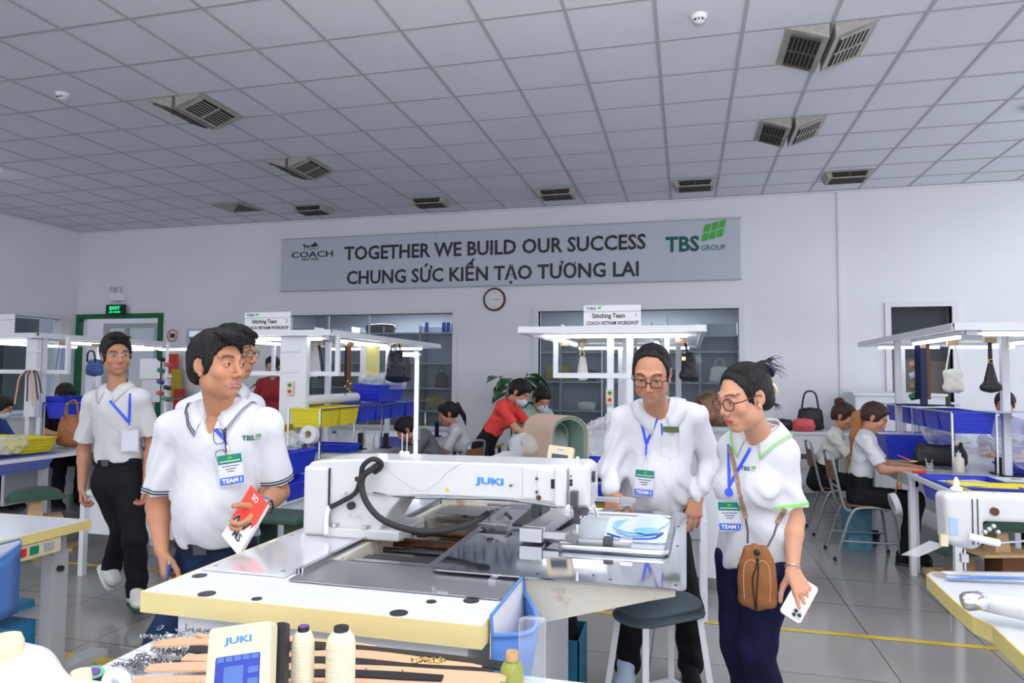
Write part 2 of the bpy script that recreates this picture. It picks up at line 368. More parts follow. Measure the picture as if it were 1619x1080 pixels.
# back wall with its openings (x0,x1,z0,z1)
OP=[(-10.36,-8.66,0,2.44),(-6.24,-3.41,.72,2.43),(-2.09,.70,.72,2.43),(2.57,3.27,.15,2.41)]
mb=MB(); x=LX-.2
for a,b,z0,z1 in OP:
    mb.box(x,a,BW,BW+.16,0,CEIL); mb.box(a,b,BW,BW+.16,z1,CEIL)
    if z0>0: mb.box(a,b,BW,BW+.16,0,z0)
    x=b
mb.box(x,7,BW,BW+.16,0,CEIL); struct('wall_back',mb,WALL)
struct('trim_1',MB().box(1.96,7,BW-.03,BW-.001,0,CEIL-.001) if False else MB().box(1.95,1.985,BW-.02,BW-.001,0,CEIL-.002),WALLB)
mb=MB(); mb.box(LX-.16,LX,-3,5.2,0,CEIL).box(LX-.16,LX,5.2,9.42,2.40,CEIL).box(LX-.16,LX,5.2,9.42,0,.8).box(LX-.16,LX,9.42,BW,0,CEIL); struct('wall_left',mb,WALL)
mb=MB()
for x0,x1,z0,z1 in OP[1:]:
    for q in ((x0-.07,x1+.07,z1,z1+.06),(x0-.07,x1+.07,z0-.06,z0)): mb.box(q[0],q[1],BW-.03,BW+.12,q[2],q[3])
    for q in (x0-.07,x1): mb.box(q,q+.07,BW-.03,BW+.12,z0,z1)
struct('trim_2',mb,TRIM)
mb=MB(); mb.box(LX-.1,LX+.03,5.1,9.5,2.40,2.47).box(LX-.1,LX+.03,9.40,9.47,.8,2.40).box(LX-.1,LX+.03,5.1,9.5,.74,.8); struct('trim_3',mb,TRIM)
# ceiling tiles, T-bar grid
CT=mat('ceiling_tile',(.70,.715,.77),.9,var=.05,vscale=1.5,bump=.1,bscale=120)
TB_=mat('ceiling_bar',(.42,.435,.47),.6)
struct('ceiling',MB().box(LX-.2,7,-3,12.2,CEIL,CEIL+.05),CT)
mb=MB(); x=.41-.6*18
while x<7:
    if x>LX: mb.box(x-.012,x+.012,-3,BW,CEIL-.006,CEIL-.0005)
    x+=.6
y=5.07-.6*13
while y<BW: mb.box(LX,7,y-.012,y+.012,CEIL-.0055,CEIL-.0008); y+=.6
struct('trim_4',mb,TB_)
struct('trim_5',MB().box(LX,7,BW-.03,BW-.001,CEIL-.03,CEIL-.006).box(LX+.001,LX+.03,-3,BW,CEIL-.03,CEIL-.006),TRIM)
# floor marking lines
YL=mat('floor_line_paint',(.72,.50,.05),.35,var=.35,vscale=6)
struct('trim_6',MB().box(-10,7,4.36,4.41,.0008,.002).box(-10,-1.5,2.93,3.0,.0008,.002),YL)
# ceiling air diffusers
DIRTY=mat('dusty_white_metal',(.42,.40,.37),.6,var=.3,vscale=14); DARK=mat('dark_gap',(.02,.02,.02),.9); DUST=mat('dusty_louvre',(.12,.11,.10),.8,var=.5,vscale=30)
def wing(root,xc,y0,y1,side,w=.285,drop=.10):
    """half a diffuser: low edge by the middle bar, louvred face turned outwards"""
    xi,xo=xc+side*.02,xc+side*(.02+w); z=CEIL-.006; mb=MB()
    A=[(xi,y0,z),(xo,y0,z),(xi,y0,z-drop)]; mb.prism(A,(0,y1-y0,0)); b=mb.build('wing_housing',DIRTY,root)
    # louvre field on the slanted face
    p=lambda s,t,e=0: V((xi+(xo-xi)*s,y0+(y1-y0)*t,z-drop*(1-s)))+V((side*drop,0,-w)).normalized()*(e)
    q=MB(); q.prism([p(.14,.10,.001),p(.84,.10,.001),p(.84,.90,.001),p(.14,.90,.001)],V((side*drop,0,-w)).normalized()*.003); q.build('louvre_opening',DARK,root)
    l=MB()
    for i in range(1,7):
        s=.14+.70*i/7; l.bar(p(s,.10,.008),p(s,.90,.008),.012,.004)
    l.bar(p(.14,.5,.011),p(.84,.5,.011),.022,.006); l.bar(p(.14,.10,.009),p(.84,.10,.009),.014); l.bar(p(.14,.9,.009),p(.84,.9,.009),.014)
    l.build('louvres',DUST if side<0 else DIRTY,root)
pr=None
for i,(xc,yc,lab) in enumerate(((1.01,5.37,'nearest V-shaped dusty air diffuser, above the two visitors on the right'),(1.01,7.17,'second V-shaped dusty air diffuser behind the nearest one on the right'),(-4.46,5.37,'V-shaped dusty air diffuser in the ceiling at left, larger of the left pair'),(-4.46,7.17,'V-shaped dusty air diffuser in the ceiling at left, smaller of the left pair'))):
    if pr is None:
        pr=thing('ceiling_diffuser',lab,'air vent',(xc,yc,CEIL-.006),'V-shaped ceiling diffusers'); wing(pr,xc,yc-.29,yc+.29,-1); wing(pr,xc,yc-.29,yc+.29,1); r0=(xc,yc)
    else: copytree(pr,(xc-r0[0],yc-r0[1],0),0,lab)
pr=None
for i,(xc,yc) in enumerate(((1.92,8.98),(.12,8.95),(-1.68,8.98),(-3.52,9.02),(-5.4,9.05))):
    lab='flat louvred ceiling diffuser by the back wall, '+('rightmost of the row of five','second from the right','middle one of the row','second from the left','leftmost of the row of five')[i]
    lab=lab.replace('mascot-free end of the banner','green logo of the banner')
    if pr is None:
        pr=thing('ceiling_diffuser',lab,'air vent',(xc,yc,CEIL-.006),'flat ceiling diffusers by the back wall'); z=CEIL-.006
        MB().prism([(xc-.27,yc-.16,z),(xc+.27,yc-.16,z),(xc+.23,yc-.12,z-.07),(xc-.23,yc-.12,z-.07)],(0,.3,0)).build('housing',DIRTY,pr)
        MB().prism([(xc-.2,yc-.155,z-.012),(xc+.2,yc-.155,z-.012),(xc+.18,yc-.128,z-.06),(xc-.18,yc-.128,z-.06)],(0,-.004,.002)).build('louvre_opening',DARK,pr)
        MB().box(xc-.19,xc+.19,yc-.09,yc+.15,z-.073,z-.069).build('lower_opening',DARK,pr)
        l=MB(); l.bar((xc,yc-.165,z-.012),(xc,yc-.135,z-.062),.02,.006)
        for k in range(5): l.box(xc-.2,xc+.2,yc-.08+.05*k,yc-.065+.05*k,z-.077,z-.072)
        l.bar((xc-.2,yc-.158,z-.035),(xc+.2,yc-.148,z-.035),.01,.006); l.build('louvres',DUST,pr); r0=(xc,yc)
    else: copytree(pr,(xc-r0[0],yc-r0[1],0),0,lab)
t=thing('ceiling_diffuser','flat square ceiling grille left of the row by the back wall','air vent',(-6.45,8.75,CEIL-.006)); MB().box(-6.72,-6.2,8.5,9.0,CEIL-.02,CEIL-.006).build('frame',DIRTY,t)
MB().prism([(-6.7,8.95,CEIL-.024),(-6.25,8.95,CEIL-.024),(-6.32,8.55,CEIL-.024)],(0,0,.004)).build('dark_opening',DUST,t)
for (x,y,lab) in ((.10,4.77,'white smoke detector at top of picture, in line with the green logo'),(-5.4,4.81,'white smoke detector on the ceiling at far left')):
    t=thing('smoke_detector',lab,'smoke detector',(x,y,CEIL)); MB().lathe([(.055,0),(.055,-.018),(.045,-.03)],(x,y,CEIL)).build('base',WHITE,t,smooth=True)
    MB().lathe([(.030,-.03),(.034,-.045),(.02,-.055),(0,-.056)],(x,y,CEIL)).build('sensor_head',WHITE,t,smooth=True)
    g=MB(); [g.box(x-.032+.024*k,x-.020+.024*k,y-.036,y-.028,CEIL-.042,CEIL-.034) for k in range(3)]; g.build('sensor_slots',BLACK,t)
def tubelamp(x,y,lab):
    t=thing('ceiling_lamp',lab,'ceiling lamp',(x,y,CEIL)); MB().box(x-.6,x+.6,y-.06,y+.06,CEIL-.05,CEIL-.006).build('lamp_housing',WHITE,t)
    MB().cyl((x-.56,y,CEIL-.07),(x+.56,y,CEIL-.07),.018).build('light_tube',TUBE,t,smooth=True)
tubelamp(3.62,7.1,'bright fluorescent ceiling tube at the right edge of the picture'); tubelamp(-8.66,6.35,'faint fluorescent ceiling tube at the left edge of the picture')
# ---------------------------------------------------------------- banner, clock, signs
BAN=mat('banner_vinyl',(.52,.56,.64),.6,var=.03)
by=BW-.03; t=thing('wall_banner','long grey banner with two lines of black capitals on the back wall','banner',(-2.81,by,2.84))
MB().box(-6.34,.72,by-.012,by,2.83,3.66).build('banner_sheet',BAN,t)
fr=MB()
for k in range(1,8): fr.box(-6.34+.88*k-.002,-6.34+.88*k+.002,by-.0135,by-.011,2.83,3.66)
fr.box(-6.36,.74,by-.016,by-.001,3.655,3.675).box(-6.36,.74,by-.016,by-.001,2.815,2.835).build('banner_frame',mat('banner_edge',(.42,.44,.50),.5),t)
def fittext(s,x0,x1,zc,cap,mt,y,par,bold=.012,name='lettering'):
    o=text(s,1,mt,(0,y,0),parent=par,bold=bold,depth=.004,name=name); c=[v.co for v in o.data.vertices]
    a,b=min(q.x for q in c),max(q.x for q in c); o2=text('H',1,mt,(0,0,0)); hh=max(v.co.z for v in o2.data.vertices)-min(v.co.z for v in o2.data.vertices); zb=min(v.co.z for v in o2.data.vertices); bpy.data.objects.remove(o2)
    k=cap/hh
    for v in o.data.vertices: v.co.x=x0+(v.co.x-a)/(b-a)*(x1-x0); v.co.z=(v.co.z-zb)*k+zc-cap/2
    return o
y=by-.016
fittext('TOGETHER WE BUILD OUR SUCCESS',-5.22,-.54,3.395,.205,INK,y,t,.021)
fittext('CHUNG SỨC KIẾN TẠO TƯƠNG LAI',-5.17,-.64,3.01,.20,INK,y,t,.021)
fittext('COACH',-6.16,-5.42,3.405,.09,INK,y,t,.012); fittext('NEW YORK',-5.97,-5.66,3.325,.035,INK,y,t,0)
# small horse-and-carriage mark: built from little shapes
g=MB(); zc=3.52
def disc(mb,cx,cz,r,rin=0,n=18):
    if rin:
        vs=[(cx+rr*math.cos(2*PI*i/n),y-.004,cz+rr*math.sin(2*PI*i/n)) for rr in(rin,r) for i in range(n)]; mb.add(vs,[(i,(i+1)%n,n+(i+1)%n,n+i) for i in range(n)])
    else: mb.prism([(cx+r*math.cos(2*PI*i/n),y,cz+r*math.sin(2*PI*i/n)) for i in range(n)],(0,-.003,0))
disc(g,-5.80,zc-.01,.032,.024); disc(g,-5.71,zc-.005,.04,.032)
g.box(-5.81,-5.70,y-.004,y,zc+.012,zc+.045).box(-5.76,-5.72,y-.004,y,zc+.04,zc+.075).box(-5.93,-5.85,y-.004,y,zc+.005,zc+.03).box(-5.945,-5.925,y-.004,y,zc+.02,zc+.06).box(-5.93,-5.923,y-.004,y,zc-.04,zc+.01).box(-5.865,-5.857,y-.004,y,zc-.04,zc+.01).box(-5.86,-5.80,y-.004,y,zc+.012,zc+.018)
g.build('carriage_mark',INK,t)
def tbs(par,x0,x1,z0,h,y,k=1):
    fittext('TBS',x0,x0+(x1-x0)*.57,z0+h/2,h,TEALINK,y,par,.03); fittext('GROUP',x0+(x1-x0)*.6,x1,z0+h*.18,h*.36,TEALINK,y,par,.0)
    W=x1-x0
    for i in range(3):
        for j in range(2):
            bx=x0+W*(.60+.125*i+.035*j); bz=z0+h*(.62+.62*j+(.12*i)); w_=W*.105; hh=h*.54
            MB().prism([(bx,y,bz),(bx+w_,y,bz+hh*.12),(bx+w_+hh*.22,y,bz+hh*1.12),(bx+hh*.22,y,bz+hh)],(0,-.003,0)).build('logo_block',LIMEINK,par)
tbs(t,-.27,.53,3.235,.20,y)
t=thing('wall_clock','round wall clock with dark red rim under the banner','clock',(-2.76,BW-.001,2.62)); T=M4.Rotation(R(90),4,'X')
MB().lathe([(.17,0),(.175,.02),(.165,.035),(.145,.035),(.142,.02)],(-2.76,BW-.002,2.62),40,T=T).build('clock_rim',mat('clock_rim',(.07,.012,.02),.3),t,smooth=True)
MB().lathe([(0,.026),(.146,.026),(.146,.0)],(-2.76,BW-.002,2.62),40,T=T).build('clock_face',mat('clock_face',(.75,.75,.75),.4),t)
h=MB(); yy=BW-.030
for k in range(12):
    a=k*PI/6; c,s=math.sin(a),math.cos(a); h.bar((-2.76+c*.115,yy,2.62+s*.115),(-2.76+c*.098,yy,2.62+s*.098),.012,.003)
h.build('hour_marks',INK,t); MB().bar((-2.76,yy,2.62),(-2.69,yy,2.622),.009,.003).bar((-2.79,yy,2.62),(-2.655,yy,2.616),.006,.003).build('clock_hands',INK,t)
# exit sign + emergency lamp over the door
t=thing('exit_sign','hanging green EXIT sign above the door at left','sign',(-9.5,BW-.1,2.47)); MB().box(-9.69,-9.30,BW-.12,BW-.09,2.49,2.66).build('sign_box',mat('dark_green',(.0,.03,.015),.4),t)
g2=mat('lit_green',(.02,.75,.22),.5,emit=1.2); fittext('EXIT',-9.61,-9.39,2.60,.055,g2,BW-.125,t,.02); fittext('LỐI THOÁT',-9.62,-9.38,2.53,.028,g2,BW-.125,t,.0)
MB().bar((-9.62,BW-.1,2.66),(-9.5,BW-.1,2.73),.006).bar((-9.38,BW-.1,2.66),(-9.5,BW-.1,2.73),.006).build('hanger_wire',GREY,t)
t=thing('emergency_lamp','white twin-head emergency lamp above the exit sign','lamp',(-9.5,BW-.01,2.75)); MB().box(-9.68,-9.38,BW-.08,BW-.002,2.73,2.87).build('battery_box',WHITE,t,bevel=.008)
for s in(-.07,.07): MB().lathe([(.02,-.03),(.045,.03),(.04,.035),(0,.036)],(-9.56+s,BW-.06,2.93),T=M4.Rotation(R(75),4,'X')).build('lamp_head',CHROME,t,smooth=True); MB().cyl((-9.56+s,BW-.05,2.87),(-9.56+s,BW-.05,2.92),.01,n=8).build('lamp_stem',WHITE,t)
t=thing('no_photo_sign','small square sign with red ring and crossed-out camera','sign',(-8.42,BW-.001,2.0)); MB().box(-8.55,-8.27,BW-.008,BW-.001,1.99,2.26).build('sign_plate',CARD,t)
g=MB(); y=BW-.010; disc(g,-8.41,2.125,.105,.088,30); g.bar((-8.48,y-.003,2.19),(-8.34,y-.003,2.06),.016,.002); g.build('red_ring',mat('sign_red',(.55,.04,.06),.5),t); MB().box(-8.46,-8.36,y-.002,y,2.09,2.16).build('camera_mark',INK,t)
t=thing('wall_sign','white framed company sign on the back wall beside the no-photo sign','sign',(-7.85,BW-.001,1.85)); MB().box(-8.13,-7.3,BW-.02,BW-.001,1.85,2.23).build('sign_plate',BAN,t); MB().box(-8.0,-7.3,BW-.024,BW-.019,2.12,2.2).build('paper_strip',CARD,t); fittext('TBS',-8.08,-7.82,2.03,.11,TEALINK,BW-.022,t,.02)
# door_1
mb=MB(); mb.box(-10.40,-10.33,BW-.04,BW+.05,0,2.429).box(-8.69,-8.61,BW-.04,BW+.05,0,2.429).box(-10.40,-8.61,BW-.04,BW+.05,2.43,2.51); struct('door_1',mb,mat('door_frame_green',(.012,.13,.05),.5))
d1=bpy.data.objects['door_1']; AL=mat('aluminium_white',(.5,.52,.55),.4)
mb=MB(); mb.box(-10.05,-9.95,BW+.2,BW+.25,0,2.279).box(-8.98,-8.9,BW+.2,BW+.25,0,2.279).box(-10.05,-8.66,BW+.2,BW+.25,2.28,2.36).box(-10.05,-8.66,BW+.2,BW+.252,1.0,1.06).box(-9.6,-9.52,BW+.198,BW+.25,0,2.279); mb.build('door_leaf_frame',AL,d1)
MB().box(-9.95,-8.7,BW+.22,BW+.23,.02,2.3).build('door_glass',glass('door_glass',(.75,.82,.85),.25),d1,fix=False)
# ---------------------------------------------------------------- rooms behind the glass
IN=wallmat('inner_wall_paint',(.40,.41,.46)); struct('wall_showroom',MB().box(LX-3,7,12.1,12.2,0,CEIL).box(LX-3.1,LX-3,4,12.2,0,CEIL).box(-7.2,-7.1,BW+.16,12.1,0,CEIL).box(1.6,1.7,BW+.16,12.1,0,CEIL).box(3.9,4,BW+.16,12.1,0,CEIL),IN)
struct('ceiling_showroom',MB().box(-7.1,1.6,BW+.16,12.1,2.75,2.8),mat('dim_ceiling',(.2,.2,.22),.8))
PANEL=mat('window_panel',(.10,.12,.13),.35,var=.1)
mb=MB()
for k,(y0,y1) in enumerate(((5.3,6.1),(6.75,7.3),(7.75,8.3),(8.8,9.38))): mb.box(LX-.45,LX-.42,y0,y1,.85,2.4)
tag(mb.build('office_screen',PANEL),'grey panels standing behind the left wall window','partition',None)
tag(MB().box(LX-.7,LX-.66,5.2,9.5,.85,2.4).build('office_backdrop',DARK),'dark curtain behind the left window panels','backdrop')  # plain dark sheet closing off the view behind the panels
WG=glass('window_glass',(.7,.78,.82),.05,.01)
for i,(x0,x1,z0,z1) in enumerate(OP[1:]):
    o=struct('window_%d'%(i+1),MB().box(x0,x1,BW+.07,BW+.078,z0,z1),WG,fix=False)
    mm=MB()
    if i<2: 
        for k in (1,2): xx=x0+(x1-x0)*(k*.25 if i==0 else k*.33+.0); mm.box(xx-.012,xx+.012,BW+.06,BW+.085,z0,z1)
    else: mm.box(x0,x1,BW+.06,BW+.085,1.95,2.0)
    mm.build('window_mullion',AL,o)
struct('window_4',MB().box(LX-.08,LX-.072,5.2,9.42,.8,2.4),WG,fix=False)
tag(MB().box(2.45,2.98,BW+.3,BW+.5,.2,1.75).build('cardboard_box',mat('cardboard',(.30,.20,.10),.8,var=.15)),'tall brown carton behind the narrow right window, left one','carton')
tag(MB().box(3.0,3.5,BW+.35,BW+.6,.2,1.72).build('cardboard_box',mat('cardboard2',(.36,.25,.13),.8,var=.15)),'tall brown carton behind the narrow right window, right one','carton')
text('THACO',.08,WHITEINK,(2.74,BW+.295,1.55),parent=bpy.data.objects['cardboard_box']) if False else None
area('showroom_lamp',(-4.8,11,2.7),1.5,.3,60); area('showroom_lamp',(-.7,11,2.7),1.5,.3,60)
area('office_lamp',(-9.4,11,2.9),.6,.3,8)  # light without a fixture, added for the room behind the door
LT_=[(-3.95,10.4,2.66),(-5.3,11.2,2.7),(-4.75,11.3,2.7),(-1.85,10.9,2.66),(-1.75,10.3,2.66),(-.75,10.6,2.68),(.1,11.0,2.7),(.45,10.2,2.68)]
for i,(x,y,z) in enumerate(LT_):
    t=thing('showroom_lamp',"lit ceiling lamp seen through the "+("left showroom window, rightmost","left showroom window, leftmost","left showroom window, middle one","right showroom window, left end, rear","right showroom window, left end, front","right showroom window, beside the team sign","right showroom window, above the dark bag","right showroom window, right end")[i],'ceiling lamp',(x,y,z),'showroom ceiling lamps'); MB().box(x-.28,x+.28,y-.04,y+.04,z,z+.03).build('lamp_housing',WHITE,t); MB().box(x-.26,x+.26,y-.03,y+.03,z-.012,z).build('light_tube',TUBEW,t)
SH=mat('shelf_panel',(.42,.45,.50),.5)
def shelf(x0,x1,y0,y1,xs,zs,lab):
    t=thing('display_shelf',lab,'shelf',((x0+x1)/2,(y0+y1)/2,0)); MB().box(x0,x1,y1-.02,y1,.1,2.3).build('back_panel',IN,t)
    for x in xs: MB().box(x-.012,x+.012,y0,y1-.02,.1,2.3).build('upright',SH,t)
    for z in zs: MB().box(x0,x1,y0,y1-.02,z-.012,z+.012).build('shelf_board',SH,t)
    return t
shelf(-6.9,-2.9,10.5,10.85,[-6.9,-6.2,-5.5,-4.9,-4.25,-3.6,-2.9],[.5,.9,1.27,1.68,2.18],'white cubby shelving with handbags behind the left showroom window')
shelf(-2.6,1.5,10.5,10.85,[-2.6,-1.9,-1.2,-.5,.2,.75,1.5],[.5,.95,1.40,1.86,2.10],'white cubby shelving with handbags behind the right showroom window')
def sbag(x,z,w,h,m_,lab,kind=0,y=10.6,group='handbags in the showroom cubbies'):
    t=thing('handbag',lab,'handbag',(x,y,z),group)
    F=SDF((x-w*.7,y-.12,z-.05),(x+w*.7,y+.12,z+h*1.15),.012); F.cap((x-w*.38,y,z+h*.18),(x+w*.38,y,z+h*.18),h*.17,k=0); F.cap((x-w*.30,y,z+h*.75),(x+w*.30,y,z+h*.75),h*.15,k=.06) if kind!=2 else F.cap((x-w*.35,y,z+h*.6),(x+w*.35,y,z+h*.6),h*.25,k=.03)
    F.ell((x,y,z+h*.45),(w*.46,.075,h*.5),k=.03)
    npmesh('bag_body',[F.net()],m_,t)
    if kind!=2: MB().tube([(x-w*.25,y,z+h*.8),(x-w*.18,y,z+h*1.25),(x,y,z+h*1.4),(x+w*.18,y,z+h*1.25),(x+w*.25,y,z+h*.8)],.008,6).build('handle',m_,t,smooth=True)
    return t
BR=mat('brown_bag',(.10,.06,.04),.5,bump=.4,bscale=90,var=.5,vscale=30); TANB=mat('mustard_bag',(.40,.33,.08),.5,var=.4,vscale=40); OLIVE=mat('olive_bag',(.05,.055,.045),.5,var=.4,vscale=20); NAVB=mat('navy_bag',(.015,.02,.05),.5); PINKB=mat('pink_bag',(.75,.10,.13),.5); IVORY=mat('ivory_bag',(.78,.76,.70),.5)
for x,z,w,h,m_,lab,k in ((-5.0,2.19,.62,.17,BR,'flat brown bag lying on top of the left showroom shelving',2),(-3.9,1.28,.22,.26,BR,'small brown sack on the shelf behind the left window',1),(-3.3,1.28,.42,.32,OLIVE,'dark tote with arched handle in the right cubby of the left window',1),
    (-3.98,.91,.40,.26,TANB,'mustard yellow box bag in the left showroom window',2),(-3.3,.91,.2,.2,NAVB,'small dark pouch in the lower right cubby of the left window',1),(-5.75,1.28,.3,.2,BR,'brown clutch in a cubby behind the team 2 canopy',2),(-5.2,.91,.3,.18,BR,'brown pouch beside the blue trays in the left window',2),
    (-1.95,1.41,.42,.30,TANB,'mustard patterned bag in the left cubby of the right showroom window',2),(-1.5,1.41,.34,.20,BR,'patterned clutch next to the mustard bag in the right window',2),(.05,2.11,.36,.17,BLEATHER,'black cylinder bag on the top shelf of the right window',2),(-.02,1.41,.46,.22,OLIVE,'long olive duffel in the right showroom window',2),(.48,1.41,.3,.26,IVORY,'pale bag partly hidden by a woman head in the right window',1),
    (-1.5,.96,.3,.15,IVORY,'cream pouch low in the right showroom window',2),(-.1,.96,.26,.2,NAVB,'small navy pouch low in the right showroom window',2)): sbag(x,z,w,h,m_,lab,k)
for i,(x,c) in enumerate(((-4.18,(.05,.05,.35)),(-3.88,(.02,.06,.35)),(-3.80,(.02,.10,.4)),(-3.71,(.05,.2,.3)),(-3.63,(.02,.06,.2)))):
    tag(MB().lathe([(.035,0),(.035,.16),(.028,.17),(0,.17)],(x,10.62,2.193)).build('thread_cone',mat('thr%d'%i,c,.5),smooth=True),'blue thread cone in the left showroom window, '+('standing alone at left','first of the tight row of four','second of the tight row','third, palest of the tight row','last at right of the row')[i],'thread cone','blue thread cones')
# ---------------------------------------------------------------- people
def headsdf(hc,B,v,neck,female=0,nk=.055,jaw=1.0):
    r,f,u=B
    T=lambda x,y,z: hc+r*x+f*y+u*z
    F=SDF(hc-V((.13,.14,.15))-V((0,0,.03)),hc+V((.13,.14,.15)),v)
    nb,nt=neck; lo=V([min(F.lo[i],min(nb[i],nt[i])-.075) for i in range(3)]); hi=V([max(hc[i]+(.13,.14,.15)[i],max(nb[i],nt[i])+.075) for i in range(3)])
    F=SDF(lo,hi,v); g=-.003 if female else 0
    F.ell(T(0,-.018,.030),(.073+g,.092,.088),B)
    F.ell(T(0,.030,-.022),((.061+g)*jaw,.060,.088),B,k=.03)
    F.ell(T(0,.064,-.090),(.023,.018,.017),B,k=.026)
    for s in(-1,1):
        F.ell(T(s*.046*jaw,.010,-.062),(.018,.030,.026),B,k=.03)
        F.ell(T(s*.041,.062,-.022),(.022,.016,.018),B,k=.02)
        F.cap(T(s*.012,.088-(.003 if female else 0),.032),T(s*.046,.072,.034),.008-(.002 if female else 0),.007-(.003 if female else 0),k=.02)
        F.ell(T(s*.031,.096+(.003 if female else 0),.012),(.019,.013,.012),B,k=.013,op='s')
    F.cap(T(0,.088,.020),T(0,.108-(.005 if female else 0),-.024+(.003 if female else 0)),.006,.0105-(.0015 if female else 0),k=.012)
    for s in(-1,1):
        F.ell(T(s*(.0125-(.0015 if female else 0)),.099-(.003 if female else 0),-.030),(.0085,.010,.0075),B,k=.006)
        F.ell(T(s*.006,.106,-.040),(.0035,.005,.004),B,k=.002,op='s')
    F.ell(T(0,.077,-.060),(.030,.014,.021),B,k=.014)
    for s in(-1,1):
        F.cap(T(0,.0925,-.0545),T(s*.021,.081,-.0590+(.005 if female else 0)),.0046,.0028,k=.004)
        F.cap(T(0,.0905,-.0650),T(s*.019,.080,-.0610+(.005 if female else 0)),.0054,.0028,k=.004)
    F.cap(T(-.021,.090,-.0597),T(0,.0965,-.0597),.0016,.0016,k=.003,op='s'); F.cap(T(0,.0965,-.0597),T(.021,.090,-.0597),.0016,.0016,k=.003,op='s')
    F.ell(T(0,.087,-.0765),(.016,.006,.005),B,k=.008,op='s')
    for s in(-1,1):     # lids over the eyeball, with a slit
        F.ell(T(s*.031,.0745,.010),(.0150,.0145,.0135),B,k=.005)
        F.ell(T(s*.031,.091,.0095),(.0125,.010,.0026 if female else .0031),B,k=.002,op='s')
        # ear
        F.ell(T(s*.074,-.012,.004),(.0065,.0165,.029),frame(f+r*s*-.5,u),k=.006)
        F.ell(T(s*.0815,-.007,.008),(.006,.0095,.018),frame(f+r*s*-.5,u),k=.005,op='s')
        F.ell(T(s*.074,.0,-.026),(.006,.009,.010),B,k=.005)
    F.cap(nt,nb,nk-.004,nk+.004,k=.022)
    vs,fs=F.net()
    q=vs-np.array(hc); x=q@np.array(r); y=q@np.array(f); z=q@np.array(u)
    return vs,fs,np.stack([x,y,z],1)
def facecol(L,base,lip=(.50,.20,.17),brow=1,mouth=None,stub=0):
    x,y,z=L.T; n=len(x); c=np.tile(np.array(base,float),(n,1)); ax=np.abs(x)
    def mixc(m,col):
        m=np.clip(m,0,1)[:,None]; c[:]=c*(1-m)+np.array(col)*m
    fr=np.clip((y-.04)/.02,0,1)
    mixc(.28*np.exp(-((ax-.042)**2+(z+.022)**2)/.0006)*fr,(base[0]*1.02,base[1]*.72,base[2]*.68))
    mixc(.25*np.exp(-(x**2+(z+.03)**2)/.0003)*fr,(base[0],base[1]*.75,base[2]*.7))
    zz=z+.0595+.12*ax; w=np.clip(1-(np.abs(zz)-.0085*(1-(ax/.025)**2).clip(0,1))/.0022,0,1)*(ax<.0235)*(y>.068); mixc(w*.85,lip)
    mixc(np.clip(1-np.abs(z+.0595)/.0014,0,1)*(ax<.021)*(y>.068)*.8,(.16,.05,.04))
    if stub: mixc(stub*np.clip((-.04-z)/.02,0,1)*fr*(1-w),(base[0]*.72,base[1]*.74,base[2]*.78))
    if brow:
        zb=.0335+.004*np.sin((ax-.012)/.04*PI)-.10*np.clip(ax-.042,0,1); w=np.clip(1-(np.abs(z-zb)-.0028*brow)/.0022,0,1)*np.clip((ax-.012)/.004,0,1)*np.clip((.055-ax)/.006,0,1)*(y>.045)
        mixc(w*.85*min(brow,1),(.02,.015,.012))
    w=np.clip(1-np.sqrt(((ax-.031)/.0165)**2+((z-.0125)/.0052)**2)*1.0,0,1)*(y>.07); mixc(np.clip(w*2.2,0,1)*.55,(.06,.03,.025))
    return c
def handsdf(F,wr,d,n,t,curl=(25,25,25,25),sc_=1.0,thumb=(.6,.65,.35),spread=.05,thcurl=20,split=None):
    """wr wrist, d along the fingers, n out of the palm, t towards the thumb"""
    d=V(d).normalized(); n=V(n); n=(n-d*n.dot(d)).normalized(); t0=V(t); tt=d.cross(n); t=tt if tt.dot(t0)>0 else -tt
    s=sc_; k=.0065*s
    kn=[]
    for i,(o,L,rr) in enumerate(((.029,.084,.0108),(.0098,.088,.0112),(-.0095,.084,.0105),(-.0275,.076,.0095))):
        a=wr+t*(o*.55*s)+d*.005*s; b=wr+d*(L*s)+t*(o*s)-n*.002*s
        F.cap(a,b,.0135*s,rr*s,k=.012*s); kn.append((b,o))
    F.cap(wr+d*.03*s+t*.018*s+n*.006*s,wr+d*.05*s-t*.02*s+n*.006*s,.012*s,.012*s,k=.014*s)
    for i,((b,o),L,rr) in enumerate(zip(kn,(.068,.076,.071,.056),(.0088,.0090,.0085,.0075))):
        c=R(curl[i]) if not hasattr(curl[i],'__len__') else None
        ang=[R(x) for x in curl[i]] if c is None else [c*.9,c*1.1,c*.7]
        sp=spread*(1.5-i)*.8 + (split[i] if split else 0); dd=(d+t*sp).normalized(); p=b; a=0
        for j,fr in enumerate((.46,.30,.24)):
            a+=ang[j]; q=p+(dd*math.cos(a)+n*math.sin(a))*(L*fr*s)
            F.cap(p,q,(rr-.0007*j)*s,(rr-.0007*(j+1))*s,k=.004*s if j else k); p=q
    th=(d*thumb[0]+t*thumb[1]+n*thumb[2]).normalized(); p=wr+d*.018*s+t*.020*s+n*.004*s
    q=p+th*.043*s; F.cap(p,q,.0145*s,.0115*s,k=.012*s)
    ax=th.cross(d); ax=ax.normalized() if ax.length>1e-3 else n
    for j,L in enumerate((.033,.026)):
        th=M4.Rotation(R(thcurl),3,ax)@th; p=q; q=p+th*L*s; F.cap(p,q,(.0105-.001*j)*s,(.0095-.0012*j)*s,k=.004*s)
    return F
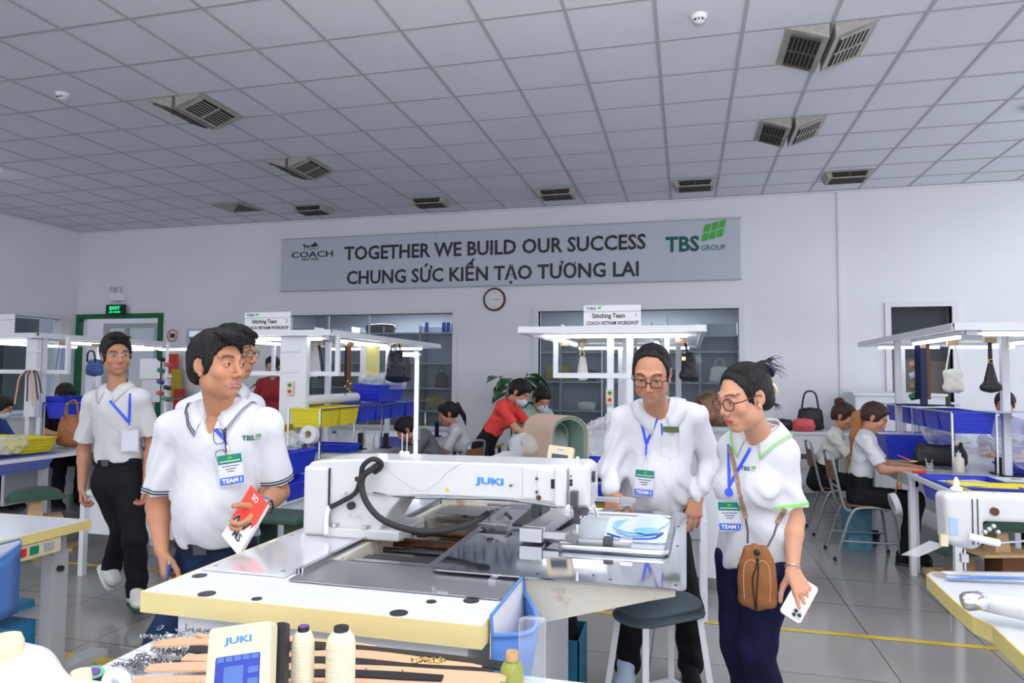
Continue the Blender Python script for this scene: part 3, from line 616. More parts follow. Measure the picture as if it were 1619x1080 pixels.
def hairsdf(hc,B,v,style,mt,parent,seed=0,extra=None):
    r,f,u=B; T=lambda x,y,z: hc+r*x+f*y+u*z
    F=SDF(hc-V((.17,.17,.20)),hc+V((.17,.17,.20)),v)
    th=style.get('th',.012); vol=style.get('vol',0)
    F.ell(T(0,-.020,.032),(.073+th,.093+th,.089+th+vol*.5),B)
    if vol:
        F.ell(T(0,.028,.085),(.060,.05,.030+vol),B,k=.03)
    F.cap(T(-.022,-.068,-.028),T(.022,-.068,-.028),.034,.034,k=.03) if style.get('nape',1) else 0
    for s in(-1,1):
        if style.get('side',1): F.ell(T(s*.066,.014,.016),(.011,.017,.040),B,k=.012)
    # face opening
    hl=style.get('line',.070); op_=style.get('open',1)
    F.ell(T(0,.118,hl-.100),(.105,.088*op_,.104),B,k=.010,op='s')
    F.ell(T(0,.035,-.115),(.11,.125,.095),B,k=.01,op='s')
    for s in(-1,1):
        F.ell(T(s*.088,-.006,-.008),(.030,.024,.040),B,k=.008,op='s')
        if style.get('recede'): F.ell(T(s*.05,.085,.095),(.035,.05,.045),B,k=.01,op='s')
    if style.get('bald'): F.ell(T(0,.075,.112),(.062,.07,.05),B,k=.015,op='s')
    if style.get('ear',0): pass
    if extra: extra(F,T)
    rr=np.array(r); ff=np.array(f); uu=np.array(u); h=np.array(hc)
    def f2(X,Y,Z):
        x,y,z=X-h[0],Y-h[1],Z-h[2]; a=x*rr[0]+y*rr[1]+z*rr[2]; b=x*ff[0]+y*ff[1]+z*ff[2]; c=x*uu[0]+y*uu[1]+z*uu[2]
        ph=np.arctan2(a,b+.02)
        amp=style.get('amp',.0016)
        if style.get('comb'): return amp*(np.sin(c*330+a*60+seed)+np.sin(c*190-a*90+b*40)*.8)
        return amp*(np.sin(ph*34+c*25+seed)+.8*np.sin(ph*61-c*38+b*30)+.7*np.sin(a*160+b*90)*np.clip(c/.08,0,1))
    F.disp(f2); vs,fs=F.net()
    hm=npmesh('hair',[(vs,fs)],mt,parent); return hm,T
def strands(parent,mt,paths,r=.0016,name='hair_strands'):
    mb=MB()
    for p in paths:
        k=len(p); mb.tube(p,[r*(1-.8*i/(k-1)) for i in range(k)],5)
    return mb.build(name,mt,parent,smooth=True)
def bez(a,b,c,n=7):
    a,b,c=V(a),V(b),V(c); return [a*(1-t)**2+b*2*t*(1-t)+c*t*t for t in [i/(n-1) for i in range(n)]]
def glasses(parent,T,mt,w=.031,h=.017,rd=.5,z=.008,yf=.103,th=.0016,half=False):
    mb=MB(); ln=MB()
    for s in(-1,1):
        pts=[]
        for i in range(24):
            a=2*PI*i/24; ca,sa=math.cos(a),math.sin(a); e=rd
            pts.append(T(s*.033+w*.78*math.copysign(abs(ca)**e,ca),yf-abs(s*.033+w*.78*ca)*.16,z+h*math.copysign(abs(sa)**e,sa)))
        if half: mb.tube(pts[0:13],th,6)
        else: mb.tube(pts,th,6,close=True)
        n=len(ln.v); ln.add(pts,[tuple(range(24))])
        mb.tube([T(s*.057,yf-.010,z+.006),T(s*.072,.07,z+.006),T(s*.080,.0,z+.010),T(s*.078,-.03,z-.005)],[th*1.3,th*1.2,th,th],6)
    mb.tube(bez(T(-.010,yf,z+.004),T(0,yf+.003,z+.008),T(.010,yf,z+.004),5),th,6)
    g=mb.build('glasses',mt,parent,smooth=True); ln.build('lens',LENS,g,fix=False); return g
def torso_frame(S):
    r=(S['sr']-S['sl']).normalized(); up=(S['neck']-S['waist']).normalized()
    f=r.cross(up).normalized(); return r,f,f.cross(r).normalized()      # right (as seen), out of the chest, up
def person(name,label,S,skin=(.52,.29,.19),hairst=None,hairmat=None,shirt=None,trous=None,female=0,v=.002,vb=.008,sleeve='short',root=None,scale=1.0,
           hands=None,shoes=None,eyes=True,lip=(.50,.20,.17),belly=0,bust=0,stub=0,cuffband=None,jaw=1.0,glass_=None,group=None,hairextra=None,loose=.012,tuck=True,legs=True,wrk=1.0,belt=None,tw=1.0,wr=1.0,neckopen=1,hemz=None,flare=0,brow=1):
    """S: joints in world space: head, face(direction), up(optional), neck, sl/sr shoulders (as seen), el/er elbows, wl/wr wrists, waist, hip (centre), kl/kr knees, al/ar ankles, tl/tr toe directions"""
    S={k:(V(q) if k not in('hl','hr') else q) for k,q in S.items()}
    root_loc=root if root else V((S['hip'].x,S['hip'].y,0))
    o=thing(name,label,'person',root_loc,group)
    B=frame(S['face'],S.get('up',(0,0,1))); hc=S['head']; r,f,u=B
    nt=hc-u*.055-f*.012; tr,tf,tu=torso_frame(S); TB=(tr,tf,tu); parts=[];cols=[]
    hv,hf,L=headsdf(hc,B,v,(S['neck']-tu*.06,nt),female,.047 if female else .053,jaw)
    parts.append((hv,hf)); cols.append(facecol(L,skin,lip,brow,stub=stub))
    bw=(.125 if female else .142)*tw; N=S['neck']; W=S['waist']; H=S['hip']; sl,sr=S['sl'],S['sr']; mid=(sl+sr)/2
    def tors(F,e):
        F.cap(mid-tu*.07+tf*.008,W,bw+e,bw*.90+e,k=.02,B=TB,sc=(1,.66,1))
        F.cap(W,H,bw*.93+e,bw*1.02+e,k=.03,B=TB,sc=(1,.70,1))
        F.cap(sl+tr*.02-tu*.01,sr-tr*.02-tu*.01,.042+e,.042+e,k=.04)
        for s in(sl,sr): F.cap(N-tu*.012,s-tu*.004,.038+e*.6,.040+e*.7,k=.03)
        if belly: F.ell(W*.72+mid*.28+tf*(.035+belly*.5),(.12+e,.080+belly*.5+e,.14+e),TB,k=.06)
        if bust:
            for s in(-1,1): F.ell(mid-tu*.145+tr*s*.062+tf*.075,(.055+e,.048+e,.055+e),TB,k=.035)
    allp=[sl,sr,N,W,H]+[S[q] for q in('kl','kr','al','ar') if q in S and legs]
    lo=V([min(p[i] for p in allp)-.22 for i in range(3)]); hi=V([max(p[i] for p in allp)+.22 for i in range(3)])
    F=SDF(lo,hi,vb*1.6); tors(F,-.004)
    if legs:
        for s,kk,aa in((-1,'kl','al'),(1,'kr','ar')):
            F.cap(H+tr*s*.075-tu*.03,S[kk],.07,.05,k=.02); F.cap(S[kk],S[aa],.05,.038,k=.02)
    x=F.net(); parts.append(x); cols.append(np.tile(np.array(skin,float),(len(x[0]),1)))
    aw=.88 if female else 1.0; aw*=wr
    for s in('l','r'):
        if 'e'+s not in S: continue
        sh,el,wr_=S['s'+s],S['e'+s],S['w'+s]; hp=S.get('h'+s)
        pts=[sh,el,wr_]+([wr_+V(hp['d']).normalized()*.2] if hp else [])
        lo=V([min(p[i] for p in pts)-.09 for i in range(3)]); hi=V([max(p[i] for p in pts)+.09 for i in range(3)])
        F=SDF(lo,hi,v*1.35); F.cap(sh,el,.047*aw,.038*aw,k=.01); m1=el*.72+wr_*.28; F.cap(el,m1,.037*aw,.038*aw,k=.02); F.cap(m1,wr_,.037*aw,.0245*aw,k=.012,)
        if hp: handsdf(F,wr_,hp['d'],hp['n'],hp['t'],hp.get('c',(25,28,30,32)),hp.get('s',.95*aw),hp.get('th',(.6,.65,.35)),hp.get('sp',.05),hp.get('tc',15),hp.get('split'))
        x=F.net(); parts.append(x)
        c=np.tile(np.array(skin,float),(len(x[0]),1))
        if hp:
            dist=((x[0]-np.array(wr_+V(hp['d']).normalized()*.09))**2).sum(1); w=np.exp(-dist/.002)[:,None]*.25; c=c*(1-w)+np.array((skin[0]*1.0,skin[1]*.78,skin[2]*.74))*w
        cols.append(c)
    npmesh('body',parts,SKIN,o,np.concatenate(cols))
    if eyes:
        eb=MB(); ib=MB(); T=lambda x,y,z: hc+r*x+f*y+u*z; look=V(S['look']) if 'look' in S else f
        look=look.normalized()
        for s in(-1,1):
            c=T(s*.031,.0745,.010); eb.ball(c,.0133,16); p=c+look*.0095
            ib.ball(p,.0062,12)
        eb.build('eyeballs',EYEW,o,smooth=True,ang=180); ib.build('irises',IRIS,o,smooth=True,ang=180)
    if hairst is not None: hairsdf(hc,B,v*1.25,hairst,hairmat or HAIR,o,extra=hairextra)
    T=lambda x,y,z: hc+r*x+f*y+u*z
    if glass_: glasses(o,T,*glass_[0:1],**glass_[1])
    out={'root':o,'T':T,'TB':TB,'N':N,'mid':mid}
    if shirt:
        e=loose; pts=[sl,sr,N,W,H]+[S[k] for k in('el','er') if k in S]+([S[k] for k in('wl','wr') if k in S] if sleeve=='long' else [])
        lo=V([min(p[i] for p in pts)-.23 for i in range(3)]); hi=V([max(p[i] for p in pts)+.23 for i in range(3)]); hi.z=max(sl.z,sr.z,N.z)+.10
        F=SDF(lo,hi,vb*.75); tors(F,e)
        hem=W if tuck else H-tu*.02
        if hemz is not None: hem=V((hem.x,hem.y,hemz))
        F.half(hem,-tu,k=.012)
        F2=SDF(F.lo,F.lo+(F.n-1)*F.v-F.v*.01,F.v); F2.d=np.full(F.n,.08,np.float32); F2.n=F.n; F2.ax=F.ax
        for s in('l','r'):
            if 'e'+s not in S: continue
            sh,el=S['s'+s],S['e'+s]; ad=(el-sh).normalized()
            if sleeve=='long':
                wr_=S['w'+s]; fd=(wr_-el).normalized(); F2.cap(sh+ad*.02,el,.052*wr,.053*wr,k=.03); F2.cap(el,wr_-fd*.030,.050*wr,.037*wr,k=.025); F2.cap(wr_-fd*.05,wr_-fd*.012,.036*wr,.036*wr,k=.004)
            else:
                Ls=.80*(el-sh).length; en=sh+ad*Ls; G=.050*aw; F2.cap(sh+ad*.01,en+ad*.06,G,G+(.008 if female else .016)+flare,k=.03)
                b=F2.sl([min(en[i],el[i]+ad[i]*.1)-.11 for i in range(3)],[max(en[i],el[i]+ad[i]*.1)+.11 for i in range(3)])
                if b:
                    q,(X,Y,Z)=b; dn=(X-en.x)*ad.x+(Y-en.y)*ad.y+(Z-en.z)*ad.z
                    rad=np.sqrt(np.maximum((X-en.x)**2+(Y-en.y)**2+(Z-en.z)**2-dn**2,0))
                    F2.d[q]=np.maximum(F2.d[q],-np.maximum(-dn,rad-.10)).astype(np.float32)
        F.comb((slice(None),)*3,F2.d,.028,'u')
        if neckopen:
            F.cap(N-tu*.0+tf*.01,N+tu*.14-tf*.0,.052,.064,k=.008,op='s')
            F.cap(N+tf*.06+tu*.02,N-tu*.08*neckopen+tf*.13,.044,.006,k=.006,op='s')
        w0=np.array(W); un=np.array(tu); rn=np.array(tr); fn=np.array(tf); m0=np.array(mid)
        def fold(X,Y,Z):
            x,y,z=X-w0[0],Y-w0[1],Z-w0[2]; a=x*rn[0]+y*rn[1]+z*rn[2]; b=x*fn[0]+y*fn[1]+z*fn[2]; c=x*un[0]+y*un[1]+z*un[2]
            low=np.clip(1-c/.22,0,1)
            side=np.clip(np.abs(a)/.15,0,1.3)
            d=.0035*low*np.sin(a*48+np.sin(c*22)*1.7+b*20)+.0022*side*np.sin(c*58+np.abs(a)*70+2.3*np.sin(b*30+a*25))*np.clip(.4+np.sin(c*11+a*7),0,1)+.0010*np.sin(c*27+a*24*np.sign(a)+b*18)
            return d*wrk*1.6-.0025+.0006*np.sin(a*120+c*60)*np.sin(c*75-b*50)
        F.disp(fold)
        x=F.net(); so=npmesh('shirt',[x],shirt,o); out['shirt']=so; out['bvh']=BVHTree.FromPolygons([tuple(p) for p in x[0].tolist()],x[1].tolist())
    if trous:
        pts=[W,H]+[S[k] for k in('kl','kr','al','ar')]
        lo=V([min(p[i] for p in pts)-.2 for i in range(3)]); hi=V([max(p[i] for p in pts)+.2 for i in range(3)]); F=SDF(lo,hi,vb*.85)
        e=.008; F.cap(W,H,bw*.93+e,bw*1.04+e,k=.03,B=TB,sc=(1,.72,1))
        if belly: F.ell(W*.72+mid*.28+tf*(.035+belly*.5),(.12+e,.080+belly*.5+e,.14+e),TB,k=.06)
        F.half((W+tu*.018) if tuck else V((W.x,W.y,hemz+.03)),tu,k=.004)
        for s,kk,aa in((-1,'kl','al'),(1,'kr','ar')):
            hp=H+tr*s*.078-tu*.03; F.cap(hp,S[kk],.088*S.get('_tw',V((1,0,0))).x,.066,k=.03); F.cap(S[kk],S[aa],.066,.060,k=.03)
        if belt:
            G=SDF(W-V((.25,.25,.09)),W+V((.25,.25,.09)),.004); ee=.014; G.cap(W+tu*.1,H,bw*.92+ee,bw*1.02+ee,k=.03,B=TB,sc=(1,.71,1))
            if belly: G.ell(W*.72+mid*.28+tf*(.035+belly*.5),(.12+ee,.080+belly*.5+ee,.14+ee),TB,k=.06)
            G.half(W+tu*.019,tu,k=.003); G.half(W-tu*.019,-tu,k=.003); bo=npmesh('belt',[G.net()],belt,o); p=W+tf*.3; bv=BVHTree.FromObject(bo,bpy.context.evaluated_depsgraph_get()); h_=bv.ray_cast(p,-tf,.5)[0]
            if h_ is not None: bk=h_+tf*.004; mbk=MB(); mbk.prism([bk+tr*a_+tu*b_ for a_,b_ in((-.024,-.018),(.024,-.018),(.024,.018),(-.024,.018))],tf*.004); mbk.build('buckle',DSTEEL,bo)
        h0=np.array(H)
        def tf_(X,Y,Z):
            z=Z-h0[2]; return .004*np.sin(z*48+X*40)*np.clip(-z/.5,0,1)+.004*np.sin(z*95+Y*50)*np.clip((-z-.62)/.1,0,1)+.002*np.sin(X*90+z*20)
        F.disp(tf_); x=F.net(); npmesh('trousers',[x],trous,o)
    return out
def collar(P_,mt,wd=.06,gap=.8,stripe=None,h=.030,spread=.02,v=.0,rx=.062,ry=.058):
    """turned-down collar round the neck"""
    N=P_['N']; r,f,u=P_['TB']; mb=MB(); st=MB(); bvh=P_['bvh']; n=26; inn=[];mid=[];out=[];edge=[]
    for i in range(n+1):
        a=gap*.5+(2*PI-gap)*i/n; back=(1-math.cos(a))/2   # 0 at the throat, 1 at the nape
        fr=max(0,1-back*2.6); dirv=(r*math.sin(a)+f*math.cos(a))
        ip=N+f*.004+r*math.sin(a)*rx*(1-.15*fr)+f*math.cos(a)*ry*(1.0+.25*fr)+u*(-.026+back*.056-.022*fr*fr)
        mp=ip+dirv*.004+u*h*(.35-.2*fr)
        sgn=1 if math.sin(a)>0 else -1
        dn=(dirv*(.55-.15*fr)-u*(.45+.75*fr)+r*sgn*.25*fr).normalized(); oq=ip+dn*wd*(1+.35*fr**3)
        hh2=bvh.find_nearest(oq)
        if hh2[0] is not None:
            d=(oq-hh2[0]).dot(hh2[1])
            if d<.006 or d>.010: oq=hh2[0]+hh2[1]*.006
        inn.append(ip);mid.append(mp);out.append(oq)
    vs=[];fs=[];k=5
    rows=[]
    for i in range(n+1):
        a,b,c=inn[i],mid[i],out[i]; cc=(b+c)/2+(u*.004)
        rw=[a,b,b*.5+cc*.5+u*.002,cc,c]
        for j_ in (2,3,4):
            hh=bvh.find_nearest(rw[j_])
            if hh[0] is not None and (rw[j_]-hh[0]).dot(hh[1])<.005: rw[j_]=hh[0]+hh[1]*.006
        rows.append(rw)
    th=.0022
    for rr in rows: vs+=rr
    fs=[(i*k+j,(i+1)*k+j,(i+1)*k+j+1,i*k+j+1) for i in range(n) for j in range(k-1)]
    mb.add(vs,fs); c=mb.build('collar',mt,P_['shirt'].parent,smooth=True,ang=180); s=c.modifiers.new('s','SOLIDIFY'); s.thickness=.003; s.offset=0
    if stripe:
        for kk,(t0,t1,sm) in enumerate(stripe):
            sb=MB(); A=[rw[4].lerp(rw[3],t0)+u*.0028+ (rw[4]-N).normalized()*.0015 for rw in rows]; Bq=[rw[4].lerp(rw[3],t1)+u*.0028+(rw[4]-N).normalized()*.0015 for rw in rows]
            sb.strip(A,Bq,.001); sb.build('collar_stripe',sm,c,smooth=True,ang=180)
    return c
def band(P_,c,ax,rad,w,mt,name='cuff_band',th=.0015,parent=None):
    """trim ring lying on the cloth round a limb"""
    c=V(c); ax=V(ax).normalized(); a=ax.orthogonal().normalized(); b=ax.cross(a); mb=MB(); n=36; bvh=P_['bvh']; A=[];B_=[]
    for i in range(n+1):
        d=a*math.cos(2*PI*i/n)+b*math.sin(2*PI*i/n); rows=[]
        for o_ in (-w/2,w/2):
            q=c+ax*o_; h=None
            for k in range(3):
                h=bvh.ray_cast(q-ax*.006*k,d,.12)[0]
                if h is not None: break
            rr=(h-(q-ax*.006*k)).length if h is not None else rad
            rows.append(q+d*(rr+th))
        A.append(rows[0]); B_.append(rows[1])
    mb.strip(A,B_,.0012); return mb.build(name,mt,parent if parent is not None else P_['shirt'],smooth=True,ang=60)
def onshirt(bvh,p,f,off=.003):
    h=bvh.ray_cast(p+f*.3,-f,.7)[0]; return (h if h is not None else p)+f*off
def lanyard(P_,a,b,j,end,label,w=.013,badge=True,tilt=0,reel=False,cardw=.085,cardh=.115,bcol=RIB,txt_=True,d=None,blank=False):
    """two ribbons from the collar to a joint point, a badge below"""
    bvh=P_['bvh']; r,f,u=P_['TB']; o=thing('lanyard_badge',label,'badge',end); vd=(V((0,0,CAMZ))-V(j)).normalized(); rt=V((-vd.y,vd.x,0)).normalized() if d is None else d
    for s0 in(a,b):
        n=14; L1=[];L2=[]; pts=[onshirt(bvh,V(s0).lerp(V(j),i/n),vd,.004) for i in range(n+1)]
        for i,p in enumerate(pts):
            t=(pts[min(i+1,n)]-pts[max(0,i-1)]).normalized(); sd=t.cross(vd).normalized(); L1.append(p-sd*w/2); L2.append(p+sd*w/2)
        MB().strip(L1,L2,.0012).build('ribbon',bcol,o)
    pj=onshirt(bvh,V(j),vd,.006); e=V(end); e=onshirt(bvh,e,vd,.010)
    MB().bar(pj,pj.lerp(e,.45),.008,.003,up=vd).build('clasp_ribbon',bcol,o)
    c=MB(); c.tube([pj.lerp(e,.45),pj.lerp(e,.75)],.004,8); c.tube([pj.lerp(e,.7),e],.002,6); c.build('metal_clip',CHROME,o,smooth=True)
    if reel: MB().cyl(pj.lerp(e,.45)-vd*.004,pj.lerp(e,.45)+vd*.006,.016,n=24).build('badge_reel',bcol,o,smooth=True)
    up=V((math.sin(tilt)*rt.x,math.sin(tilt)*rt.y,math.cos(tilt))); n=rt.cross(up); n=-n if n.dot(vd)<0 else n; rt2=up.cross(n).normalized(); n=rt2.cross(up); n=n if n.dot(vd)>0 else -n
    pb=onshirt(bvh,e-up*(cardh+.02),vd,.010); up2=(e-pb).normalized(); up=(up2*.9+up*.1).normalized() if up2.dot(up)>.8 else up; n=rt.cross(up); n=n if n.dot(vd)>0 else -n; rt2=up.cross(n).normalized(); pm=onshirt(bvh,e-up*(cardh*.55),vd,.0); ex=max(0,(pm-(e-up*(cardh*.55))).dot(vd)+.004)
    c0=e+vd*(.006+ex)-up*(cardh/2+.006)
    def rect(x0,x1,z0,z1,off,m_,nm,th=.0006,par=None):
        q=[c0+rt2*x+up*z+n*off for x,z in((x0,z0),(x1,z0),(x1,z1),(x0,z1))]; return MB().prism(q,n*th).build(nm,m_,par if par else o)
    W=cardw/2;Hh=cardh/2
    rect(-W-.006,W+.006,-Hh-.006,Hh+.010,-.0015,BAGF,'plastic_sleeve',.003)
    cd_=rect(-W,W,-Hh,Hh,0,CARD,'card',.001)
    if not blank:
        rect(-W,W,Hh-.032,Hh,.0012,CARDG,'green_header',par=cd_); rect(-W,W,-Hh,-Hh+.026,.0012,CARDB,'blue_footer',par=cd_)
        text('TEAM I',.021,WHITEINK,c0-up*(Hh-.0125)+n*.0025,rt2,up,.0004,parent=cd_,bold=.0006)
        q=[c0+up*(Hh-.022)+n*.0024,]
        rect(-W+.006,W-.006,Hh-.024,Hh-.0215,.0020,WHITEINK,'header_line',par=cd_)
        for i,(hw,zz) in enumerate(((.028,.012),(.018,.002),(.012,-.007))):
            rect(-hw,hw,zz-.0013,zz+.0013,.0012,INK,'print_line',par=cd_)
        rect(-.006,.008,Hh-.016,Hh-.006,.0020,LIMEINK,'header_mark',par=cd_)
    return o
def shirtlogo(P_,c,size,par,green2=None,tilt=None):
    r,f,u=P_['TB']; bvh=P_['bvh']; vd=(V((0,0,CAMZ))-V(c)).normalized(); rt=(r-vd*r.dot(vd)).normalized(); up=vd.cross(rt)
    text('TBS',size,TEALINK,V(c),rt,up,parent=par,bold=size*.03,bvh=bvh,name='chest_lettering')
    text('GROUP',size*.28,TEALINK,V(c)+rt*size*1.25-up*size*.25,rt,up,parent=par,bvh=bvh,name='chest_lettering')
    for i in range(3):
        for j in range(2):
            b=V(c)+rt*size*(1.05+.26*i+.06*j)+up*size*(.05+.30*j); q=[b,b+rt*size*.19,b+rt*size*.24+up*size*.24,b+rt*size*.05+up*size*.24]
            q=[onshirt(bvh,p,vd,.002) for p in q]; MB().prism(q,vd*.0008).build('chest_mark',LIMEINK,par)
    if green2: text(green2,size*.42,LIMEINK,V(c)+rt*size*.5-up*size*.75,rt,up,parent=par,bvh=bvh,name='chest_lettering')
def shoe(root,an,td,mt,sole,L=.27,heel=0,name='shoe',lace=None,w=.048,up=(0,0,1),vv=.004):
    td=V(td).normalized(); u=V(up); sd=u.cross(td).normalized(); B=(sd,td,u); a=V(an)
    lo=a-V((.25,.25,.14)); hi=a+V((.25,.25,.14)); F=SDF(lo,hi,vv)
    base=a-u*.075
    F.cap(base-td*.045+u*.028,base+td*.13+u*.020,w*.8,w*.86,k=.02,B=B,sc=(1,1,.62)); F.cap(base-td*.03+u*.05,a+u*.01,.040,.038,k=.02); F.cap(base+td*.11+u*.02,a+td*.01,.034,.036,k=.03)
    F.half(base+u*.012,-u)
    s=npmesh(name,[F.net()],mt,root); 
    G=SDF(lo,hi,vv); G.cap(base-td*.047,base+td*.135,w*.86,w*.93,k=.0,B=B,sc=(1,1,1)); G.half(base+u*.016,u); G.half(base-u*.012,-u); npmesh('sole',[G.net()],sole,s)
    if lace:
        mb=MB()
        for i in range(5):
            c=base+td*(.045+.018*i)+u*(.075-.010*i); mb.tube([c-sd*.022-u*.006,c+u*.004+td*.004,c+sd*.022-u*.006],.0028,6)
        mb.build('laces',lace,s,smooth=True)
    return s
# ---------------------------------------------------------------- stitching benches with canopies
BT=mat('bench_top',(.52,.53,.55),.35,var=.12,vscale=4); BOARD=mat('canopy_board',(.62,.64,.68),.5,var=.04); LBOX=mat('light_blue_plastic',(.18,.22,.62),.4,var=.1)
def bench(nm,xc,y0,y1,lab,h=.75,hw=.85,endpanel=True):
    t=thing('work_bench',lab,'workbench',(xc,(y0+y1)/2,0)); MB().box(xc-hw,xc+hw,y0,y1,h-.035,h).build('bench_top',BT,t)
    MB().box(xc-hw+.02,xc+hw-.02,y0+.02,y0+.04,h-.10,h-.036).box(xc-hw+.02,xc-hw+.04,y0+.04,y1,h-.10,h-.036).box(xc+hw-.04,xc+hw-.02,y0+.04,y1,h-.10,h-.036).build('apron_frame',WMET,t)
    for x in(xc-hw+.05,xc+hw-.05):
        for y in (y0+.05,(y0+y1)/2,y1-.05): MB().box(x-.03,x+.03,y-.03,y+.03,0,h-.036).build('leg',WMET,t)
    MB().box(xc-.02,xc+.02,y0+.3,y1,.1,h-.1).build('divider_panel',WMET,t)
    if endpanel: MB().box(xc-hw+.0,xc+hw,y0-.02,y0-.002,.10,h).build('end_panel',WMET,t)
    return t
def canopy(xc,lab,y0=5.3,y1=8.0,posts=((-.05,5.42),(.12,5.42),(.0,6.7),(.0,7.8)),loopx=.52,sign=None,tubes=True,box=False,loop2=False):
    t=thing('lamp_canopy',lab,'canopy',(xc,y0,.75)); w=.71
    MB().box(xc-w,xc+w,y0,y1,1.845,1.865).build('canopy_board',BOARD,t)
    MB().box(xc-w,xc+w,y0-.02,y0+.02,1.82,1.87).box(xc-w-.01,xc-w+.03,y0+.021,y1-.021,1.82,1.871).box(xc+w-.03,xc+w+.01,y0+.021,y1-.021,1.82,1.871).box(xc-w,xc+w,y1-.02,y1+.02,1.82,1.87).box(xc-w+.10,xc+w-.06,y0+.07,y0+.11,1.79,1.83).build('rim_beam',WMET,t)
    for px,py in posts: MB().box(xc+px-.025,xc+px+.025,py-.025,py+.025,.751,1.84).build('post',WMET,t)
    zb=1.49; lx=loopx
    mb=MB(); mb.box(xc-lx,xc+lx,y0+.09,y0+.12,zb-.02,zb+.02)
    for s in(-1,1): mb.box(xc+s*lx-.018,xc+s*lx+.018,y0+.088,y0+.122,zb-.02,1.83)
    mb.build('tool_rail',WMET,t)
    if loop2:
        mb=MB(); mb.box(xc-lx,xc+lx,6.6,6.63,zb-.02,zb+.02)
        for s in(-1,1): mb.box(xc+s*lx-.018,xc+s*lx+.018,6.6,6.63,zb-.02,1.83)
        mb.build('tool_rail',WMET,t)
    def tube(a,b):
        a,b=V(a),V(b); d=(b-a).normalized(); MB().bar(a+V((0,0,.022)),b+V((0,0,.022)),.035,.02).build('lamp_batten',WMET,t); MB().cyl(a+d*.02,b-d*.02,.014,n=12).build('light_tube',TUBE,t,smooth=True)
    tube((xc-.53,y0+.06,1.795),(xc+.60,y0+.06,1.795)); tube((xc-.5,y0+.5,1.80),(xc-.5,y0+1.6,1.80)); tube((xc+.5,y0+.5,1.80),(xc+.5,y0+1.6,1.80)) 
    tube((xc-.62,y1-.35,1.80),(xc-.03,y1-.35,1.80)); tube((xc+.03,y1-.35,1.80),(xc+.62,y1-.35,1.80)); tube((xc+.3,6.5,1.80),(xc+.3,7.4,1.80))
    for dx,dy in ((.40,.25),(-.25,.35)): MB().tube([(xc+dx,y0+dy,1.84),(xc+dx,y0+dy,1.76)],.003,6).build('pull_cord',GREY,t); MB().cyl((xc+dx,y0+dy,1.76),(xc+dx,y0+dy,1.71),.009,.013,n=10).build('cord_weight',CREAM,t,smooth=True)
    if box:
        MB().box(xc+box[0],xc+box[1],y0+.03,y0+.085,1.05,1.81).build('cable_duct',WMET,t); MB().box(xc+box[0]+.02,xc+box[0]+.19,y0+.02,y0+.03,1.50,1.52).box(xc+box[0]+.02,xc+box[0]+.19,y0+.02,y0+.03,1.68,1.70).build('duct_strap',WMET,t)
    return t
def switchbox(x,y,z,lab):
    t=thing('switch_box',lab,'switch',(x,y,z)); MB().box(x-.028,x+.028,y-.03,y,z-.06,z+.06).build('switch_body',CREAM,t,bevel=.003); MB().cyl((x,y-.03,z+.028),(x,y-.04,z+.028),.014,n=14).build('green_button',GREENM,t); MB().cyl((x,y-.03,z-.025),(x,y-.04,z-.025),.014,n=14).build('red_button',mat('red_button',(.6,.03,.02),.4),t)
def teamsign(x0,x1,z0,z1,y,word,lab,num):
    t=thing('team_sign',lab,'sign',((x0+x1)/2,y,z0)); MB().box(x0,x1,y,y+.01,z0,z1).build('sign_board',CARD,t); W=x1-x0; H=z1-z0; yy=y-.001
    fittext('TBS',x0+W*.04,x0+W*.22,z0+H*.85,H*.12,TEALINK,yy,t,.02); MB().prism([(x0+W*.24,yy,z0+H*.82),(x0+W*.30,yy,z0+H*.84),(x0+W*.32,yy,z0+H*.95),(x0+W*.26,yy,z0+H*.93)],(0,-.001,0)).build('green_mark',LIMEINK,t)
    MB().box(x0,x1,yy-.0005,y,z0+H*.695,z0+H*.71).build('rule',TEALINK,t); text(word,H*.30,INK,((x0+x1)/2-W*.06,yy,z0+H*.50),depth=.001,parent=t,bold=.0012,sx=.85); text(num,H*.26,INK,(x1-W*.08,yy,z0+H*.52),depth=.001,parent=t)
    fittext('COACH VIETNAM WORKSHOP',x0+W*.05,x1-W*.04,z0+H*.16,H*.17,INK,yy,t,.02); return t
def fittext(s,x0,x1,zc,cap,mt,y,par,bold=.012,name='lettering'):
    o=text(s,1,mt,(0,y,0),parent=par,bold=bold,depth=.002,name=name); c=[v.co for v in o.data.vertices]
    a,b=min(q.x for q in c),max(q.x for q in c); k=cap/.70
    for v in o.data.vertices: v.co.x=x0+(v.co.x-a)/(b-a)*(x1-x0); v.co.z=v.co.z*k+zc
    return o
B1=bench('b',-.57,5.0,8.35,'white workbench with a solid end panel behind the man at the machine'); B2=bench('b',-3.67,5.0,8.35,'workbench under the team 2 canopy, crowded with trays and bottles')
B3=bench('b',2.5,5.9,8.5,'workbench at right where two women in white sit sewing',endpanel=False); B4=bench('b',-6.85,5.3,8.3,'workbench at far left behind the young man walking',endpanel=False)
canopy(-.57,'white lamp canopy marked Stitching Team 1 with bright tube in front',y0=5.22,posts=((.0,5.34),(.15,5.34),(.0,6.7),(-.15,7.8)),loopx=.43); switchbox(-.57,5.31,1.33,'green and red switch on the post of the team 1 canopy')
canopy(-3.67,'white lamp canopy marked Stitching Team 2 behind the man in jeans',posts=((.30,5.42),(-.1,6.7),(.1,7.8)),loopx=.72,box=(.20,.46),loop2=True); switchbox(-3.35,5.33,1.36,'green and red switch on the column of the team 2 canopy')
canopy(2.5,'white lamp canopy over the right workbench where the women sit',posts=((-.55,7.2),(-.52,6.0) if False else (-.32,7.9),(-.13,6.02),(.5,6.02)),loopx=.05)
